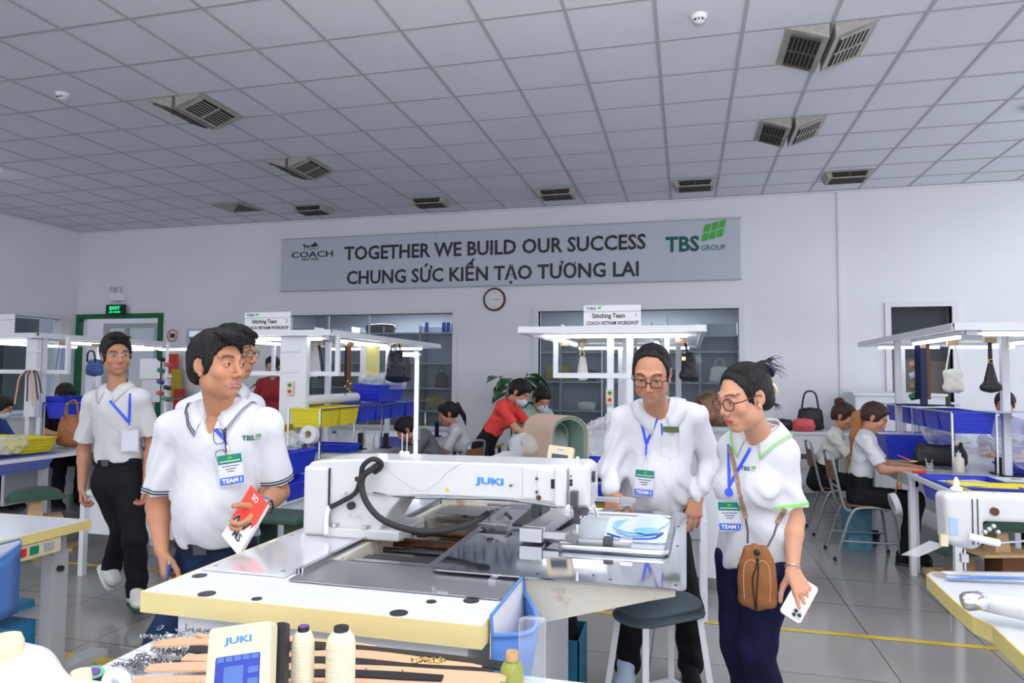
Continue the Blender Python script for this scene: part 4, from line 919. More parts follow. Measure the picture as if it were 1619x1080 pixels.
canopy(-6.85,'white lamp canopy at far left with blue straps hanging from it',posts=((.52,5.42),(.66,5.42),(0,6.7)),loopx=.98,box=(.55,.68))
teamsign(-.765,-.33,1.865,2.03,5.23,'Stitching Team','white Stitching Team sign above the head of the man at the machine','1'); teamsign(-3.82,-3.36,1.865,2.03,5.3,'Stitching Team','white Stitching Team sign directly right of the man in jeans','2')
t=thing('team_sign','edge of a white sign on the far left canopy at the picture edge','sign',(-6.6,5.3,1.87)); MB().box(-6.9,-6.43,5.3,5.31,1.865,2.06).build('sign_board',CARD,t); MB().box(-6.9,-6.43,5.298,5.3,2.0,2.003).build('rule',TEALINK,t)
# trays
trays={}
def tray(m_,loc,sx,sy,sz,lab,rz=0,group='blue plastic trays on the benches',tilt=0,key=None):
    """open plastic crate with tapered sides, a rim and slotted walls"""
    key=(m_.name,sx,sy,sz)
    if key not in trays:
        t=thing('plastic_tray',lab,'tray',(0,0,0),group); k=.86; a,b=sx/2,sy/2; th=.006; mb=MB()
        out=[(-a*k,-b*k,0),(a*k,-b*k,0),(a*k,b*k,0),(-a*k,b*k,0),(-a,-b,sz),(a,-b,sz),(a,b,sz),(-a,b,sz)]; inn=[(x*(1-th*2/sx)*.99,y*(1-th*2/sy)*.99,max(z,th)) for x,y,z in out]
        mb.add(out+inn,[(3,2,1,0),(8,9,10,11)]+[(i,(i+1)%4,4+(i+1)%4,4+i) for i in range(4)]+[(8+(i+1)%4,8+i,12+i,12+(i+1)%4) for i in range(4)]+[(4+i,4+(i+1)%4,12+(i+1)%4,12+i) for i in range(4)]); mb.build('tray_body',m_,t)
        r=MB(); pts=[(-a,-b,sz),(a,-b,sz),(a,b,sz),(-a,b,sz)]; 
        for i in range(4): r.bar(V(pts[i]),V(pts[(i+1)%4]),.016,.012)
        r.build('tray_rim',m_,t)
        s=MB()
        for zz in (.3,.5,.7):
            f=k+(1-k)*zz
            for sg in(-1,1): s.bar((-a*f*.8,sg*(b*f+.001),sz*zz),(a*f*.8,sg*(b*f+.001),sz*zz),.004,.007); s.bar((sg*(a*f+.001),-b*f*.8,sz*zz),(sg*(a*f+.001),b*f*.8,sz*zz),.004,.007)
        s.build('tray_ribs',m_,t); trays[key]=t; t.matrix_basis=M4.Translation(V(loc))@M4.Rotation(rz,4,'Z')@M4.Rotation(tilt,4,'Y'); return t
    t=copytree(trays[key],label=lab,group=group); t.matrix_basis=M4.Translation(V(loc))@M4.Rotation(rz,4,'Z')@M4.Rotation(tilt,4,'Y'); return t
ordn=['nearest','second','third','fourth','fifth','sixth','seventh','eighth']
def rack(x,y0,y1,z,lab,par=None):
    t=thing('tray_rack',lab,'rack',(x,y0,.75))
    for s in(-.15,.15): MB().bar((x+s,y0,z+.165),(x+s,y1,z+.165),.012).build('rack_rail',STEEL,t)
    for y in (y0,(y0+y1)/2,y1):
        for s in(-.15,.15): MB().bar((x+s,y,.751),(x+s,y,z+.165),.014).build('rack_post',STEEL,t)
rack(2.14,5.98,7.9,1.06,'steel rack carrying the blue tray row on the right bench'); rack(-3.14,5.2,7.6,1.02,'steel rack carrying yellow and blue trays on the team 2 bench'); rack(-6.0,5.4,7.4,1.02,'steel rack carrying blue trays on the far left bench')
for k in range(5): tray(BLUE,(2.14,6.14+.37*k,1.065),.28,.35,.16,f'blue tray in the rack of the right bench, {ordn[k]} of its row from the camera',group='blue trays racked on the right bench')
tray(BLUE,(2.62,5.75,1.06),.34,.30,.16,'blue tray at the right picture edge above the right bench',group='blue trays racked on the right bench')
for k in range(2): tray(YELLOW,(-3.14,5.38+.37*k,1.03),.28,.35,.16,('nearest yellow tray in the team 2 rack by the tape roll','second yellow tray in the team 2 rack')[k],group='yellow trays in the team 2 rack')
for k in range(4): tray(BLUE,(-3.14,6.12+.37*k,1.03),.28,.35,.16,f'blue tray in the team 2 rack, {ordn[k]} behind the yellow ones',group='blue trays in the team 2 rack')
tray(BLUE,(-3.12,6.6,1.215),.30,.62,.17,'big blue tray piled on the team 2 rack and filled with clear plastic',group='blue trays in the team 2 rack',tilt=.05)
tray(YELLOW,(-3.6,5.35,.90),.5,.3,.14,'yellow tray low behind the team 2 column',group='yellow trays in the team 2 rack')
for k in range(3): tray(BLUE,(-6.0,5.6+.37*k,1.03),.28,.35,.15,f'blue tray in the far left rack, {ordn[k]} of three',group='blue trays in the far left rack')
# near-end tray stands
def stand(x0,x1,y0,y1,z,lab):
    t=thing('tray_stand',lab,'rack',((x0+x1)/2,y0,0)); mb=MB(); mb.bar((x0,y0,z),(x0,y1,z),.035,.03).bar((x1,y0,z),(x1,y1,z),.035,.03).bar((x0,y0,z),(x1,y0,z),.035,.03).bar((x0,y1,z),(x1,y1,z),.035,.03); mb.build('top_frame',WMET,t)
    for x in(x0,x1):
        for y in (y0,y1): MB().box(x-.02,x+.02,y-.02,y+.02,0,z-.015).build('leg',WMET,t)
    return t
stand(1.66,3.0,4.95,5.84,.745,'white frame holding blue and yellow trays in front of the right bench'); tray(BLUE,(1.93,5.50,.60),.45,.62,.16,'wide blue tray sunk in the white frame at right'); tray(YELLOW,(2.2,5.10,.735),.95,.42,.045,'flat yellow tray on the white frame behind the small sewing machine',group='yellow trays at right')
tray(BLUE,(-.60,4.78,.80),.26,.22,.11,'small blue basket left of the man at the machine, upper one'); tray(BLUE,(-.60,4.72,.64),.30,.26,.12,'blue basket left of the man at the machine, lower one'); tray(BLUE,(-.28,4.80,.80),.26,.22,.11,'small blue basket half hidden by the sleeve of the man at the machine'); tray(YELLOW,(-.52,4.55,.50),.28,.24,.13,'yellow basket low between the machine head and the man',group='yellow trays at team 1')
stand(-.95,.1,4.40,4.92,.62,'low white stand of baskets at the end of the team 1 bench')
MB_=MB().box(-.93,.08,4.42,4.9,.47,.485); tag(MB_.build('wire_shelf',STEEL),'shelf plate under the baskets at the end of the team 1 bench','shelf')
tag(MB().box(-.8,-.1,4.6,4.9,.76,.785).build('shelf_plate',STEEL),'upper steel shelf carrying two small blue baskets','shelf')
tray(BLUE,(-2.98,4.62,.735),.36,.42,.17,'blue tray beside the arm of the man in jeans, upper one holding plastic bags'); tray(BLUE,(-2.86,4.44,.60),.42,.46,.12,'lower blue tray beside the arm of the man in jeans')
s2=stand(-4.3,-2.7,4.15,4.9,.60,'white tray stand at the end of the team 2 bench')
MB().box(-4.28,-2.72,4.17,4.88,.30,.58).build('stand_panel',WMET,s2)
stand(-7.2,-5.45,4.35,5.25,.74,'white frame with blue and yellow trays at far left')
tray(LBOX,(-5.95,4.75,.60),.62,.72,.14,'pale blue box hanging in the far left frame beside the walking man',group='trays at far left'); tray(BLUE,(-6.15,4.05,.62),.45,.50,.22,'blue tray with plastic bag at the left edge of the picture',group='trays at far left'); tray(YELLOW,(-6.0,4.95,.76),.75,.30,.13,'long yellow tray on the far left frame beside the walking man',group='trays at far left'); tray(BLUE,(-6.1,5.6,1.16),.25,.25,.08,'small blue basket in front of the masked worker',group='trays at far left')
# crumpled plastic
def crumple(nm,lab,cat,c,r,m_,par=None,seed=0,v=.018,squash=.6,amp=.02,group=None):
    random.seed(seed); F=SDF(V(c)-V((r*1.6,)*3),V(c)+V((r*1.6,)*3),v); 
    for i in range(6): F.ell(V(c)+V((random.uniform(-r,r)*.6,random.uniform(-r,r)*.6,random.uniform(-.2,.3)*r)),(r*.6,r*.6,r*.5*squash),k=.04)
    F.disp(lambda X,Y,Z:amp*(np.sin(X*37+Y*21+seed)*np.sin(Y*43-Z*31)+.6*np.sin(Z*61+X*53)*np.sin(Y*71+seed)))
    F.half((0,0,c[2]-r*.30),(0,0,-1)); x=F.net(); o=npmesh(nm,[x],m_,par)
    if not par: tag(o,lab,cat,group)
    return o
PB=glass('crumpled_plastic',(.93,.94,.97),.26,.22)
crumple('plastic_bag','crumpled clear plastic piled in the big blue tray on the team 2 rack','plastic bag',(-3.12,6.55,1.40),.22,PB,seed=2); crumple('plastic_bag','clear plastic bag in the blue tray beside the man in jeans','plastic bag',(-3.0,4.62,.95),.15,PB,seed=5)
crumple('plastic_bag','clear plastic bag lying behind the machine arm in front of the woman in red','plastic bag',(-1.0,4.7,1.02),.2,PB,seed=8,squash=.8); crumple('plastic_bag','heap of clear plastic left of the man at the machine','plastic bag',(-.62,5.3,.98),.28,PB,seed=9,squash=1.2); crumple('plastic_bag','crumpled plastic heap on the right bench by the post','plastic bag',(2.75,6.35,.88),.33,PB,seed=12); crumple('plastic_bag','plastic film bundle on the right bench behind the black bag','plastic bag',(2.3,6.8,.93),.26,PB,seed=14)
crumple('plastic_bag','clear plastic bag in the blue tray at the left picture edge','plastic bag',(-6.15,4.05,.90),.2,PB,seed=15); crumple('plastic_bag','plastic bag bunched on the far left yellow tray','plastic bag',(-5.75,4.75,.82),.16,PB,seed=17)
tag(MB().box(-1.3,-.75,4.5,4.9,.80,.93).build('parts_box',CARD),'white box behind the machine arm under the plastic bag','box')
# papers and rolls
tag(MB().prism([(-3.3,6.9,1.235),(-3.05,5.4,1.235),(-2.98,5.4,1.30),(-3.2,6.9,1.30)],(.1,0,.03)).build('paper_roll',CARD),'white paper roll lying along the team 2 trays','paper roll') if False else tag(MB().cyl((-3.25,5.35,1.255),(-3.2,6.25,1.26),.045,n=20).build('paper_roll',CARD,smooth=True),'white paper roll lying along the team 2 trays','paper roll')
t=thing('tape_roll','white tape roll hanging on the front post of the team 2 rack','tape roll',(-2.98,5.16,1.0)); MB().lathe([(.035,-.03),(.075,-.03),(.075,.03),(.035,.03),(.035,-.03)],(-3.05,5.14,.98),28,T=M4.Rotation(R(80),4,'X')).build('tape',CARD,t,smooth=True); MB().lathe([(.03,-.032),(.036,-.032),(.036,.032),(.03,.032),(.03,-.032)],(-3.05,5.14,.98),20,T=M4.Rotation(R(80),4,'X')).build('core',CREAM,t,smooth=True)
def sheet(c,sx,sy,rz,lab,m_=CARD,z=None,tilt=0,group=None):
    T=M4.Translation(V(c))@M4.Rotation(rz,4,'Z')@M4.Rotation(tilt,4,'X'); return tag(MB().box(-sx/2,sx/2,-sy/2,sy/2,0,.003,T=T).build('paper_sheet',m_),lab,'paper',group)
sheet((-3.05,5.65,.752),.34,.30,.2,'white curled sheet on the team 2 bench edge near the thread stand'); sheet((-2.98,6.75,.752),.3,.3,.3,'white paper under the hands of the woman in grey'); sheet((2.05,6.6,1.24),.4,.25,.3,'white paper strips lying across the blue trays on the right rack'); sheet((2.1,7.0,1.245),.45,.3,-.2,'black sheet lying on the blue trays of the right rack',BLACKCL); sheet((2.5,6.0,1.235),.6,.35,.1,'pale blue paper stack on trays at right edge',mat('pale_blue_paper',(.5,.55,.75),.6)); sheet((2.05,7.35,1.0) if False else (1.95,6.95,.985),.55,.25,.1,'white cloth piece over the blue tray on the right bench'); sheet((2.55,5.98,.752),.5,.28,.1,'dark navy cutting mat on the right bench by the post',NAVYCL); sheet((1.9,5.4,.765),.3,.25,.4,'white paper in the wide blue tray at right')
tray(BLUE,(2.0,7.0,.76),.55,.40,.22,'blue crate on the right bench behind the black bag',group='blue trays on the right bench'); tray(BLUE,(2.55,6.25,.755),.3,.2,.06,'small blue dish with odds and ends on the right bench',group='blue trays on the right bench')
# bottles and tools
def bottle(x,y,z,h,r,m_,cap,lab,group=None,nz=True):
    t=thing('bottle',lab,'bottle',(x,y,z),group); MB().lathe([(r*.9,0),(r,.01),(r,h*.6),(r*.45,h*.75),(r*.42,h*.8)],(x,y,z),16).build('bottle_body',m_,t,smooth=True); MB().lathe([(r*.5,h*.79),(r*.5,h*.88),(r*.12,h*.9),(r*.08,h)],(x,y,z),12).build('bottle_nozzle',cap,t,smooth=True); return t
MILK=mat('milky_plastic',(.75,.72,.62),.4); GLUE=mat('glue_blue',(.05,.12,.6),.4)
bottle(2.08,6.13,.751,.17,.038,MILK,CARD,'cream squeeze bottle with nozzle on the right bench in front of the black bag')
bottle(-3.02,6.35,.751,.17,.035,CARD,CARD,'white squeeze bottle on the team 2 bench, nearest of the group','squeeze bottles'); bottle(-3.28,6.55,.751,.19,.035,MILK,CARD,'cream squeeze bottle on the team 2 bench','squeeze bottles'); bottle(-2.95,7.1,.751,.17,.032,MILK,GREENM,'squeeze bottle with green cap on the team 2 bench','squeeze bottles'); bottle(-3.35,6.1,.751,.20,.04,CARD,GREENM,'white bottle with green top on the team 2 bench behind the tape roll','squeeze bottles'); bottle(-2.93,7.4,.751,.2,.03,mat('lime_plastic',(.3,.75,.05),.4),BLACK,'lime green bottle on the team 2 bench','squeeze bottles'); bottle(-5.9,5.5,.751,.18,.05,CARD,CARD,'white bottle on the far left bench behind the yellow tray','squeeze bottles')
tag(MB().lathe([(.035,0),(.04,.01),(.04,.11),(.036,.11),(.036,.012),(0,.012)],(-3.05,6.32,.751)).build('cup',GLUE,smooth=True),'blue plastic cup beside the white bottle on the team 2 bench','cup') if False else None
for x,y,h,c,l in ((-3.12,6.2,.16,BLACK,'black upright tool stand on the team 2 bench, left of the white bottle'),(-2.93,6.38,.15,BLACK,'black upright tool stand on the team 2 bench, right of the white bottle'),(2.35,6.12,.13,BLACK,'black upright tool block on the right bench'),(-2.9,7.75,.18,NAVYCL,'dark brush holder at the far end of the team 2 trays')):
    t=thing('tool_block',l,'tool block',(x,y,.75)); MB().box(x-.02,x+.02,y-.02,y+.02,.751,.75+h).build('upright',c,t,bevel=.003); MB().box(x-.05,x+.05,y-.04,y+.04,.7505,.762).build('base',c,t)
tray(BLUE,(-3.25,5.95,.752),.42,.22,.07,'low blue dish of bobbins on the team 2 bench',group='blue trays on the team 2 bench'); tray(LBOX,(-2.95,6.60,.752),.24,.16,.08,'pale blue box on the team 2 bench near the woman in grey',group='blue trays on the team 2 bench')
random.seed(21); cols=[(.7,.05,.05),(.03,.3,.1),(.02,.02,.02),(.6,.3,.35),(.15,.1,.3),(.8,.8,.8)]
for i in range(9):
    x,y=-3.35+.035*(i%5),5.45+.05*(i//5)+.02*(i%3); c=mat('thread_c%d'%(i%6),cols[i%6],.5); tag(MB().lathe([(.012,0),(.012,.10),(.006,.12)],(x,y,.751),10).build('marker_pen',c,smooth=True),'small coloured tool standing in the cluster behind the tape roll','tool','tools clustered behind the tape roll')
t=thing('tape_dispenser','black round tape dispenser on the team 2 bench beside the pale blue box','tape dispenser',(-2.75,6.55,.75)); MB().lathe([(.0,-.02),(.055,-.02),(.055,.02),(0,.02)],(-2.85,6.72,.81),24,T=M4.Rotation(R(70),4,'X')@M4.Rotation(.3,4,'Y')).build('tape_wheel',BLACK,t,smooth=True); MB().box(-2.92,-2.78,6.69,6.75,.7505,.765).build('base',BLACK,t)
# hanging goods
def hang(name,lab,cat,x,y,ztop=1.82,group=None): 
    t=thing(name,lab,cat,(x,y,ztop),group); MB().bar((x-.04,y,ztop-.04),(x+.04,y,ztop-.04),.035,.035).build('wooden_hook',PLY,t); return t
def softbag(t,x,y,z,w,h,d,m_,taper=.7,v=.01,name='bag_body'):
    F=SDF((x-w*.8,y-d,z-h*.2),(x+w*.8,y+d,z+h*1.2),v); F.cap((x-w*.36,y,z+h*.14),(x+w*.36,y,z+h*.14),h*.14,k=0); F.cap((x-w*.36*taper,y,z+h*.88),(x+w*.36*taper,y,z+h*.88),h*.11,k=0); F.ell((x,y,z+h*.5),(w*.46,d*.6,h*.52),k=.05)
    F.disp(lambda X,Y,Z:.003*np.sin(X*70+Z*30)*np.sin(Z*60)); return npmesh(name,[F.net()],m_,t)
q=PY(630,580,6.4); t=hang('backpack','small navy backpack hanging from the team 2 canopy','bag',q.x,6.4); softbag(t,q.x,6.4,1.42,.27,.30,.12,mat('navy_leather',(.015,.02,.035),.4,bump=.4,bscale=120),.75)
for s in(-1,1): MB().tube(cr([(q.x+s*.05,6.34,1.62),(q.x+s*.05,6.32,1.74),(q.x+s*.02,6.36,1.79)],4),.01,6).build('strap',BLEATHER,t,smooth=True)
MB().box(q.x-.09,q.x+.09,6.30,6.325,1.46,1.56).build('front_pocket',mat('navy_leather',(.015,.02,.035),.4),t,bevel=.01)
q=PY(552,580,6.0); t=hang('strap_bundle','brown and black shoulder straps with gold clasps hanging from the team 2 canopy','strap',q.x,6.0); MB().box(q.x-.045,q.x+.0,5.99,6.0,1.42,1.78).build('black_strap',BLEATHER,t); MB().box(q.x-.012,q.x+.028,5.975,5.985,1.36,1.8).build('brown_strap',mat('brown_strap',(.16,.06,.02),.5),t)
GOLD=mat('gold_metal',(.7,.5,.2),.25,1); mb=MB(); [mb.ball((q.x+.03*math.sin(k*2.1),5.98,1.42-.025*k),.013,8) for k in range(6)]; mb.build('gold_clasps',GOLD,t,smooth=True)
q=PY(502,570,5.9); t=hang('strap_bundle','thin black straps hanging from the team 2 canopy','strap',q.x,5.9)
for dx in(-.05,.02,.05): MB().tube(cr([(q.x+dx*.3,5.9,1.78),(q.x+dx*1.2,5.89,1.6),(q.x+dx,5.9,1.44)],4),.009,6).build('strap',BLEATHER,t,smooth=True)
q=PY(586,575,6.5); t=thing('paper_pattern','yellow and white paper sheets clipped under the team 2 canopy','paper',(q.x,6.5,1.8)); MB().box(q.x-.12,q.x+.10,6.50,6.504,1.44,1.79).build('white_sheet',CARD,t); MB().box(q.x-.05,q.x+.10,6.495,6.499,1.46,1.78).build('yellow_sheet',mat('yellow_paper',(.72,.65,.25),.7),t)
MB().box(q.x-.11,q.x+.12,6.51,6.514,1.15,1.40).build('lower_sheet',CARD,t)
q=PY(480,572,5.6); t=thing('paper_pattern','large white paper sheet hanging at the team 2 column','paper',(q.x,5.6,1.8)); MB().prism([(q.x-.02,5.6,1.80),(q.x+.13,5.6,1.80),(q.x+.18,5.6,1.50),(q.x+.14,5.6,1.46),(q.x-.02,5.6,1.46)],(0,.003,0)).build('white_sheet',CARD,t)
q=PY(1507,590,6.3); t=hang('handbag','small ivory crossbody bag hanging from the right canopy','handbag',q.x,6.3); softbag(t,q.x-.0,6.3,1.385,.15,.17,.07,IVORY,1.0,.008)
for s in(-1,1): MB().tube([(q.x+s*.055,6.3,1.54),(q.x+s*.012,6.3,1.78)],.006,6).build('strap',IVORY,t)
q=PY(1566,585,5.9); t=hang('handbag','small black tapered pouch with gold ring hanging from the right canopy','handbag',q.x,5.9); F=SDF((q.x-.12,5.8,1.36),(q.x+.12,6.0,1.66),.008); F.cap((q.x-.05,5.9,1.42),(q.x+.05,5.9,1.42),.025,k=0); F.cap((q.x,5.9,1.44),(q.x,5.9,1.60),.055,.02,k=.03,B=((1,0,0),(0,1,0),(0,0,1)),sc=(1,.5,1)); npmesh('bag_body',[F.net()],BLEATHER,t); MB().box(q.x-.014,q.x+.014,5.897,5.903,1.6,1.8).build('strap',BLEATHER,t); MB().tube([(q.x+.015*math.cos(a*PI/6),5.89,1.62+.015*math.sin(a*PI/6)) for a in range(12)],.003,6,close=True).build('gold_ring',GOLD,t)
q=PY(1456,580,6.9); t=hang('strap_bundle','navy and brown leather strips hanging at the left post of the right canopy','strap',q.x,6.9); MB().box(q.x-.05,q.x-.01,6.88,6.9,1.30,1.8).build('navy_strip',NAVYCL,t); MB().box(q.x-.01,q.x+.05,6.90,6.915,1.18,1.8).build('blue_strip',mat('navy_strip2',(.02,.03,.09),.6),t); MB().box(q.x+.05,q.x+.075,6.9,6.91,1.3,1.8).build('brown_strip',mat('brown_strap',(.16,.06,.02),.5),t)
for i,(zz,c) in enumerate(((1.62,(.5,.3,.2)),(1.52,(.5,.6,.7)),(1.42,(.3,.2,.1)),(1.33,(.02,.2,.08)))): q=PY(1447,580,6.95); tag(MB().lathe([(.03,-.05),(.035,0),(.02,.05)],(q.x,6.95,zz),14,T=M4.Rotation(R(70),4,'Y')).build('thread_spool',mat('spc%d'%i,c,.5),smooth=True),'thread spool on the left post of the right canopy, '+('topmost','second from top','third from top','lowest, green')[i],'thread spool','spools on the right canopy post')
for i in range(3): q=PY(1520,600,7.85); tag(MB().cyl((q.x-.10,7.85,1.50-.13*i),(q.x-.02,7.85,1.48-.13*i),.012).build('spool_peg',WMET),'white empty peg on the rear post of the right canopy, '+('top','middle','bottom')[i],'peg','pegs on the rear post')
q=PY(921,575,5.7); t=hang('handbag','white bucket bag with wooden handle beads hanging from the team 1 canopy','handbag',q.x,5.7); F=SDF((q.x-.12,5.6,1.38),(q.x+.12,5.8,1.75),.008); F.cap((q.x,5.7,1.49),(q.x,5.7,1.63),.05,.028,k=0); F.half((0,0,1.45),(0,0,-1)); npmesh('bag_body',[F.net()],IVORY,t); MB().tube([(q.x-.02,5.68,1.66),(q.x,5.69,1.79)],.005,6).tube([(q.x+.02,5.68,1.66),(q.x,5.69,1.79)],.005,6).build('strap',GOLD,t)
q=PY(893,555,6.2); hang('hook_block','wooden hook block under the left end of the team 1 canopy','hook',q.x,6.2)
q=PY(1078,570,5.8); t=hang('handbag','long black bag and strap with gold buckle hanging right of the team 1 canopy','handbag',q.x,5.8); MB().box(q.x-.05,q.x-.005,5.79,5.80,1.20,1.80).build('strap',GREY,t); softbag(t,q.x+.055,5.8,1.46,.13,.22,.06,BLEATHER,.4,.008); MB().box(q.x+.0,q.x+.03,5.76,5.775,1.62,1.65).build('buckle',GOLD,t); MB().bar((q.x+.02,5.8,1.8),(q.x+.05,5.8,1.66),.02,.01).build('upper_strap',BLEATHER,t)
q=PY(150,570,6.0); t=hang('handbag','small blue patterned top-handle bag hanging behind the head of the young man','handbag',q.x,6.0); softbag(t,q.x,6.0,1.46,.21,.16,.10,mat('blue_monogram',(.10,.2,.5),.6,var=.6,vscale=90),.7,.009); MB().tube(cr([(q.x-.06,5.96,1.60),(q.x-.04,5.95,1.70),(q.x+.03,5.95,1.71),(q.x+.05,5.96,1.60)],4),.008,6).build('handle',NAVYCL,t)
q=PY(100,570,5.6); t=hang('strap_bundle','pale blue cords hanging from the far left canopy','strap',q.x,5.6)
for k,dx in enumerate((-.08,-.03,.0,.04,.08)): MB().tube(cr([(q.x+dx*.6,5.6,1.78),(q.x+dx+.01,5.6,1.66),(q.x+dx*1.2,5.6,1.48)],4),.006,6).build('cord',mat('pale_blue_cord',(.2,.35,.65),.5),t,smooth=True)
q=PY(52,600,5.36); t=thing('strap_bundle','brown leather straps draped over the tool rail of the far left canopy','strap',(q.x,5.36,1.5)); BSK=mat('dark_brown_leather',(.08,.045,.04),.5)
for k,(dx,zb_) in enumerate(((-.10,1.17),(-.07,1.25),(.0,1.2),(.05,1.15),(.09,1.22),(.13,1.28))): MB().strip(cr([(q.x+dx*.3,5.33,1.52),(q.x+dx,5.30,1.44),(q.x+dx*1.3,5.30,1.3),(q.x+dx*1.5,5.30,zb_)],4),[p+V((.018,0,0)) for p in cr([(q.x+dx*.3,5.33,1.52),(q.x+dx,5.30,1.44),(q.x+dx*1.3,5.30,1.3),(q.x+dx*1.5,5.30,zb_)],4)],.003).build('strap',BSK if k%3 else LEATHER,t)
for lab,px,py,y,w,h in (('white paper sheet clipped on the rail right of the young man',237,583,5.7,.24,.20),('white paper sheet hanging lower right of the young man',238,618,6.2,.24,.24)):
    q=PY(px,py,y); tag(MB().box(q.x-w/2,q.x+w/2,y,y+.003,q.z-h/2,q.z+h/2).build('paper_sheet',CARD),lab,'paper')
for lab,px,py,y,w,h,c in (('yellow notice on the wall between the young man and the man in jeans',278,610,9.6,.20,.55,(.5,.36,.03)),('red notice low on the wall between the young man and the man in jeans',283,632,9.55,.22,.35,(.5,.04,.03)),('red arrow notice above the yellow one',272,575,9.62,.22,.32,(.65,.05,.03))):
    q=PY(px,py,y); tag(MB().box(q.x-w/2,q.x+w/2,y,y+.01,q.z-h/2,q.z+h/2).build('wall_notice',mat('notice%d'%px,c,.5)),lab,'notice')
t=thing('thread_rack','upright rack of small coloured spools right of the young man','rack',(PY(262,600,5.6).x,5.6,1.1)); q=PY(262,600,5.6); MB().box(q.x-.01,q.x+.01,5.6,5.62,.8,1.78).build('rack_post',WMET,t)
for k in range(8): MB().lathe([(.0,-.03),(.022,-.03),(.022,.03),(0,.03)],(q.x-.04+.08*(k%2),5.58,1.62-.055*k),12,T=M4.Rotation(R(80),4,'X')).build('spool',mat('rk%d'%(k%5),[(.02,.02,.02),(.5,.1,.08),(.05,.2,.1),(.75,.7,.7),(.1,.05,.2)][k%5],.4),t,smooth=True)
# ---------------------------------------------------------------- chairs
CF=mat('chair_grey_metal',(.30,.34,.36),.35,.4); CWD=mat('chair_plywood',(.22,.10,.05),.45,var=.3,vscale=10,stretch=(1,8,1))
def chair(loc,rz,lab,group='school-type chairs with grey steel frames'):
    """faces local +x"""
    if 'ch' in trays: t=copytree(trays['ch'],label=lab); t.matrix_basis=M4.Translation(V(loc))@M4.Rotation(rz,4,'Z'); return t
    t=thing('chair',lab,'chair',(0,0,0),group); trays['ch']=t
    MB().prism(rquad(V((.02,0,.44)),V((1,0,0)),V((0,1,0)),.40,.38,.05,0),(0,0,.012)).build('seat',CWD,t)
    mb=MB(); L1=[];L2=[]
    for i in range(9): y=-.15+.0375*i; b=.025*(1-(y/.15)**2); L1.append((-.245-b,y,.64)); L2.append((-.265-b,y,.80))
    mb.strip(L1,L2,.01); mb.build('backrest',CWD,t,smooth=True)
    for s in(-1,1):
        MB().tube(cr([(-.26,s*.20,0),(-.14,s*.19,.36),(-.06,s*.185,.43),(.12,s*.185,.43),(.18,s*.19,.38),(.23,s*.20,0)],5),.0115,8).build('leg_frame',CF,t,smooth=True)
        MB().tube([(-.215,s*.193,.16),(.215,s*.195,.16)],.008,8).build('side_stretcher',CF,t)
        for x in(-.262,.232): MB().cyl((x,s*.20,0),(x,s*.20,.03),.015,n=10).build('rubber_foot',BLACK,t)
    MB().tube(cr([(-.14,-.17,.40),(-.19,-.17,.46),(-.26,-.165,.80),(-.27,-.13,.86),(-.275,0,.875),(-.27,.13,.86),(-.26,.165,.80),(-.19,.17,.46),(-.14,.17,.40)],5),.0115,8).build('back_frame',CF,t,smooth=True)
    MB().tube([(-.24,-.165,.72),(-.24,.165,.72)],.008,8).tube([(-.22,-.165,.58),(-.22,.165,.58)],.008,8).tube([(-.14,-.185,.41),(-.14,.185,.41)],.009,8).tube([(.14,-.185,.41),(.14,.185,.41)],.009,8).build('cross_bars',CF,t)
    t.matrix_basis=M4.Translation(V(loc))@M4.Rotation(rz,4,'Z'); return t
chair((1.43,6.32,0),0,'grey steel chair under the woman with the long bleached ponytail'); chair((1.42,7.22,0),0,'grey steel chair under the woman with the hair bun'); chair((-2.18,6.25,0),R(165),'grey steel chair behind the woman in grey'); chair((-2.0,7.0,0),R(175),'grey steel chair behind the girl with the pink hair tie')
# wooden stool, back table, cabinet, bags
t=thing('side_table','small wooden stool-table left of the woman in red','table',(-2.2,7.3,0)); MB().box(-2.5,-2.0,7.1,7.5,.70,.73).build('top',PLY,t)
for x in(-2.46,-2.04):
    for y in(7.14,7.46): MB().bar((x,y,0),(x,y,.70),.03).build('leg',DSTEEL,t)
t=thing('side_table','long white-topped table against the wall behind the woman in the polo','table',(1.1,9.4,0)); MB().box(.2,2.0,9.1,9.70,.79,.82).build('top',CARD,t); MB().box(.25,1.95,9.12,9.15,.55,.79).build('white_cover',CARD,t)
for x in(.3,1.9): MB().box(x-.03,x+.03,9.15,9.6,0,.79).build('leg',PLY,t)
crumple('plastic_bag','sheets of plastic stored under the table by the wall','plastic bag',(1.25,9.0,.25),.4,PB,seed=30,v=.03)
def tablebag(px,y,z,w,h,m_,lab,strap=0):
    q=PY(px,650,y); t=thing('handbag',lab,'handbag',(q.x,y,z)); softbag(t,q.x,y,z,w,h,.12,m_,.85,.012)
    if strap: MB().tube(cr([(q.x-w*.3,y,z+h*.9),(q.x-w*.2,y,z+h+strap*.8),(q.x,y,z+h+strap),(q.x+w*.2,y,z+h+strap*.8),(q.x+w*.3,y,z+h*.9)],4),.012,6).build('handle',m_,t,smooth=True)
tablebag(1281,9.35,.83,.34,.27,BLEATHER,'black shoulder bag with arched handle on the table by the wall',.22); tablebag(1270,9.18,.83,.30,.14,PINKB,'flat pink pouch on the table by the wall'); tablebag(1236,9.2,.83,.30,.13,BLEATHER,'flat black pouch on the table by the wall')
t=thing('cabinet','white metal cabinet against the wall behind the seated women','cabinet',(2.3,9.4,0)); MB().box(1.98,2.95,9.05,9.65,0.02,1.28).build('cabinet_body',WMET,t,bevel=.004); MB().box(1.96,2.97,9.03,9.67,1.28,1.31).build('cabinet_top',WHITE,t); MB().box(2.46,2.47,9.046,9.05,.1,1.2).build('door_seam',GREY,t)
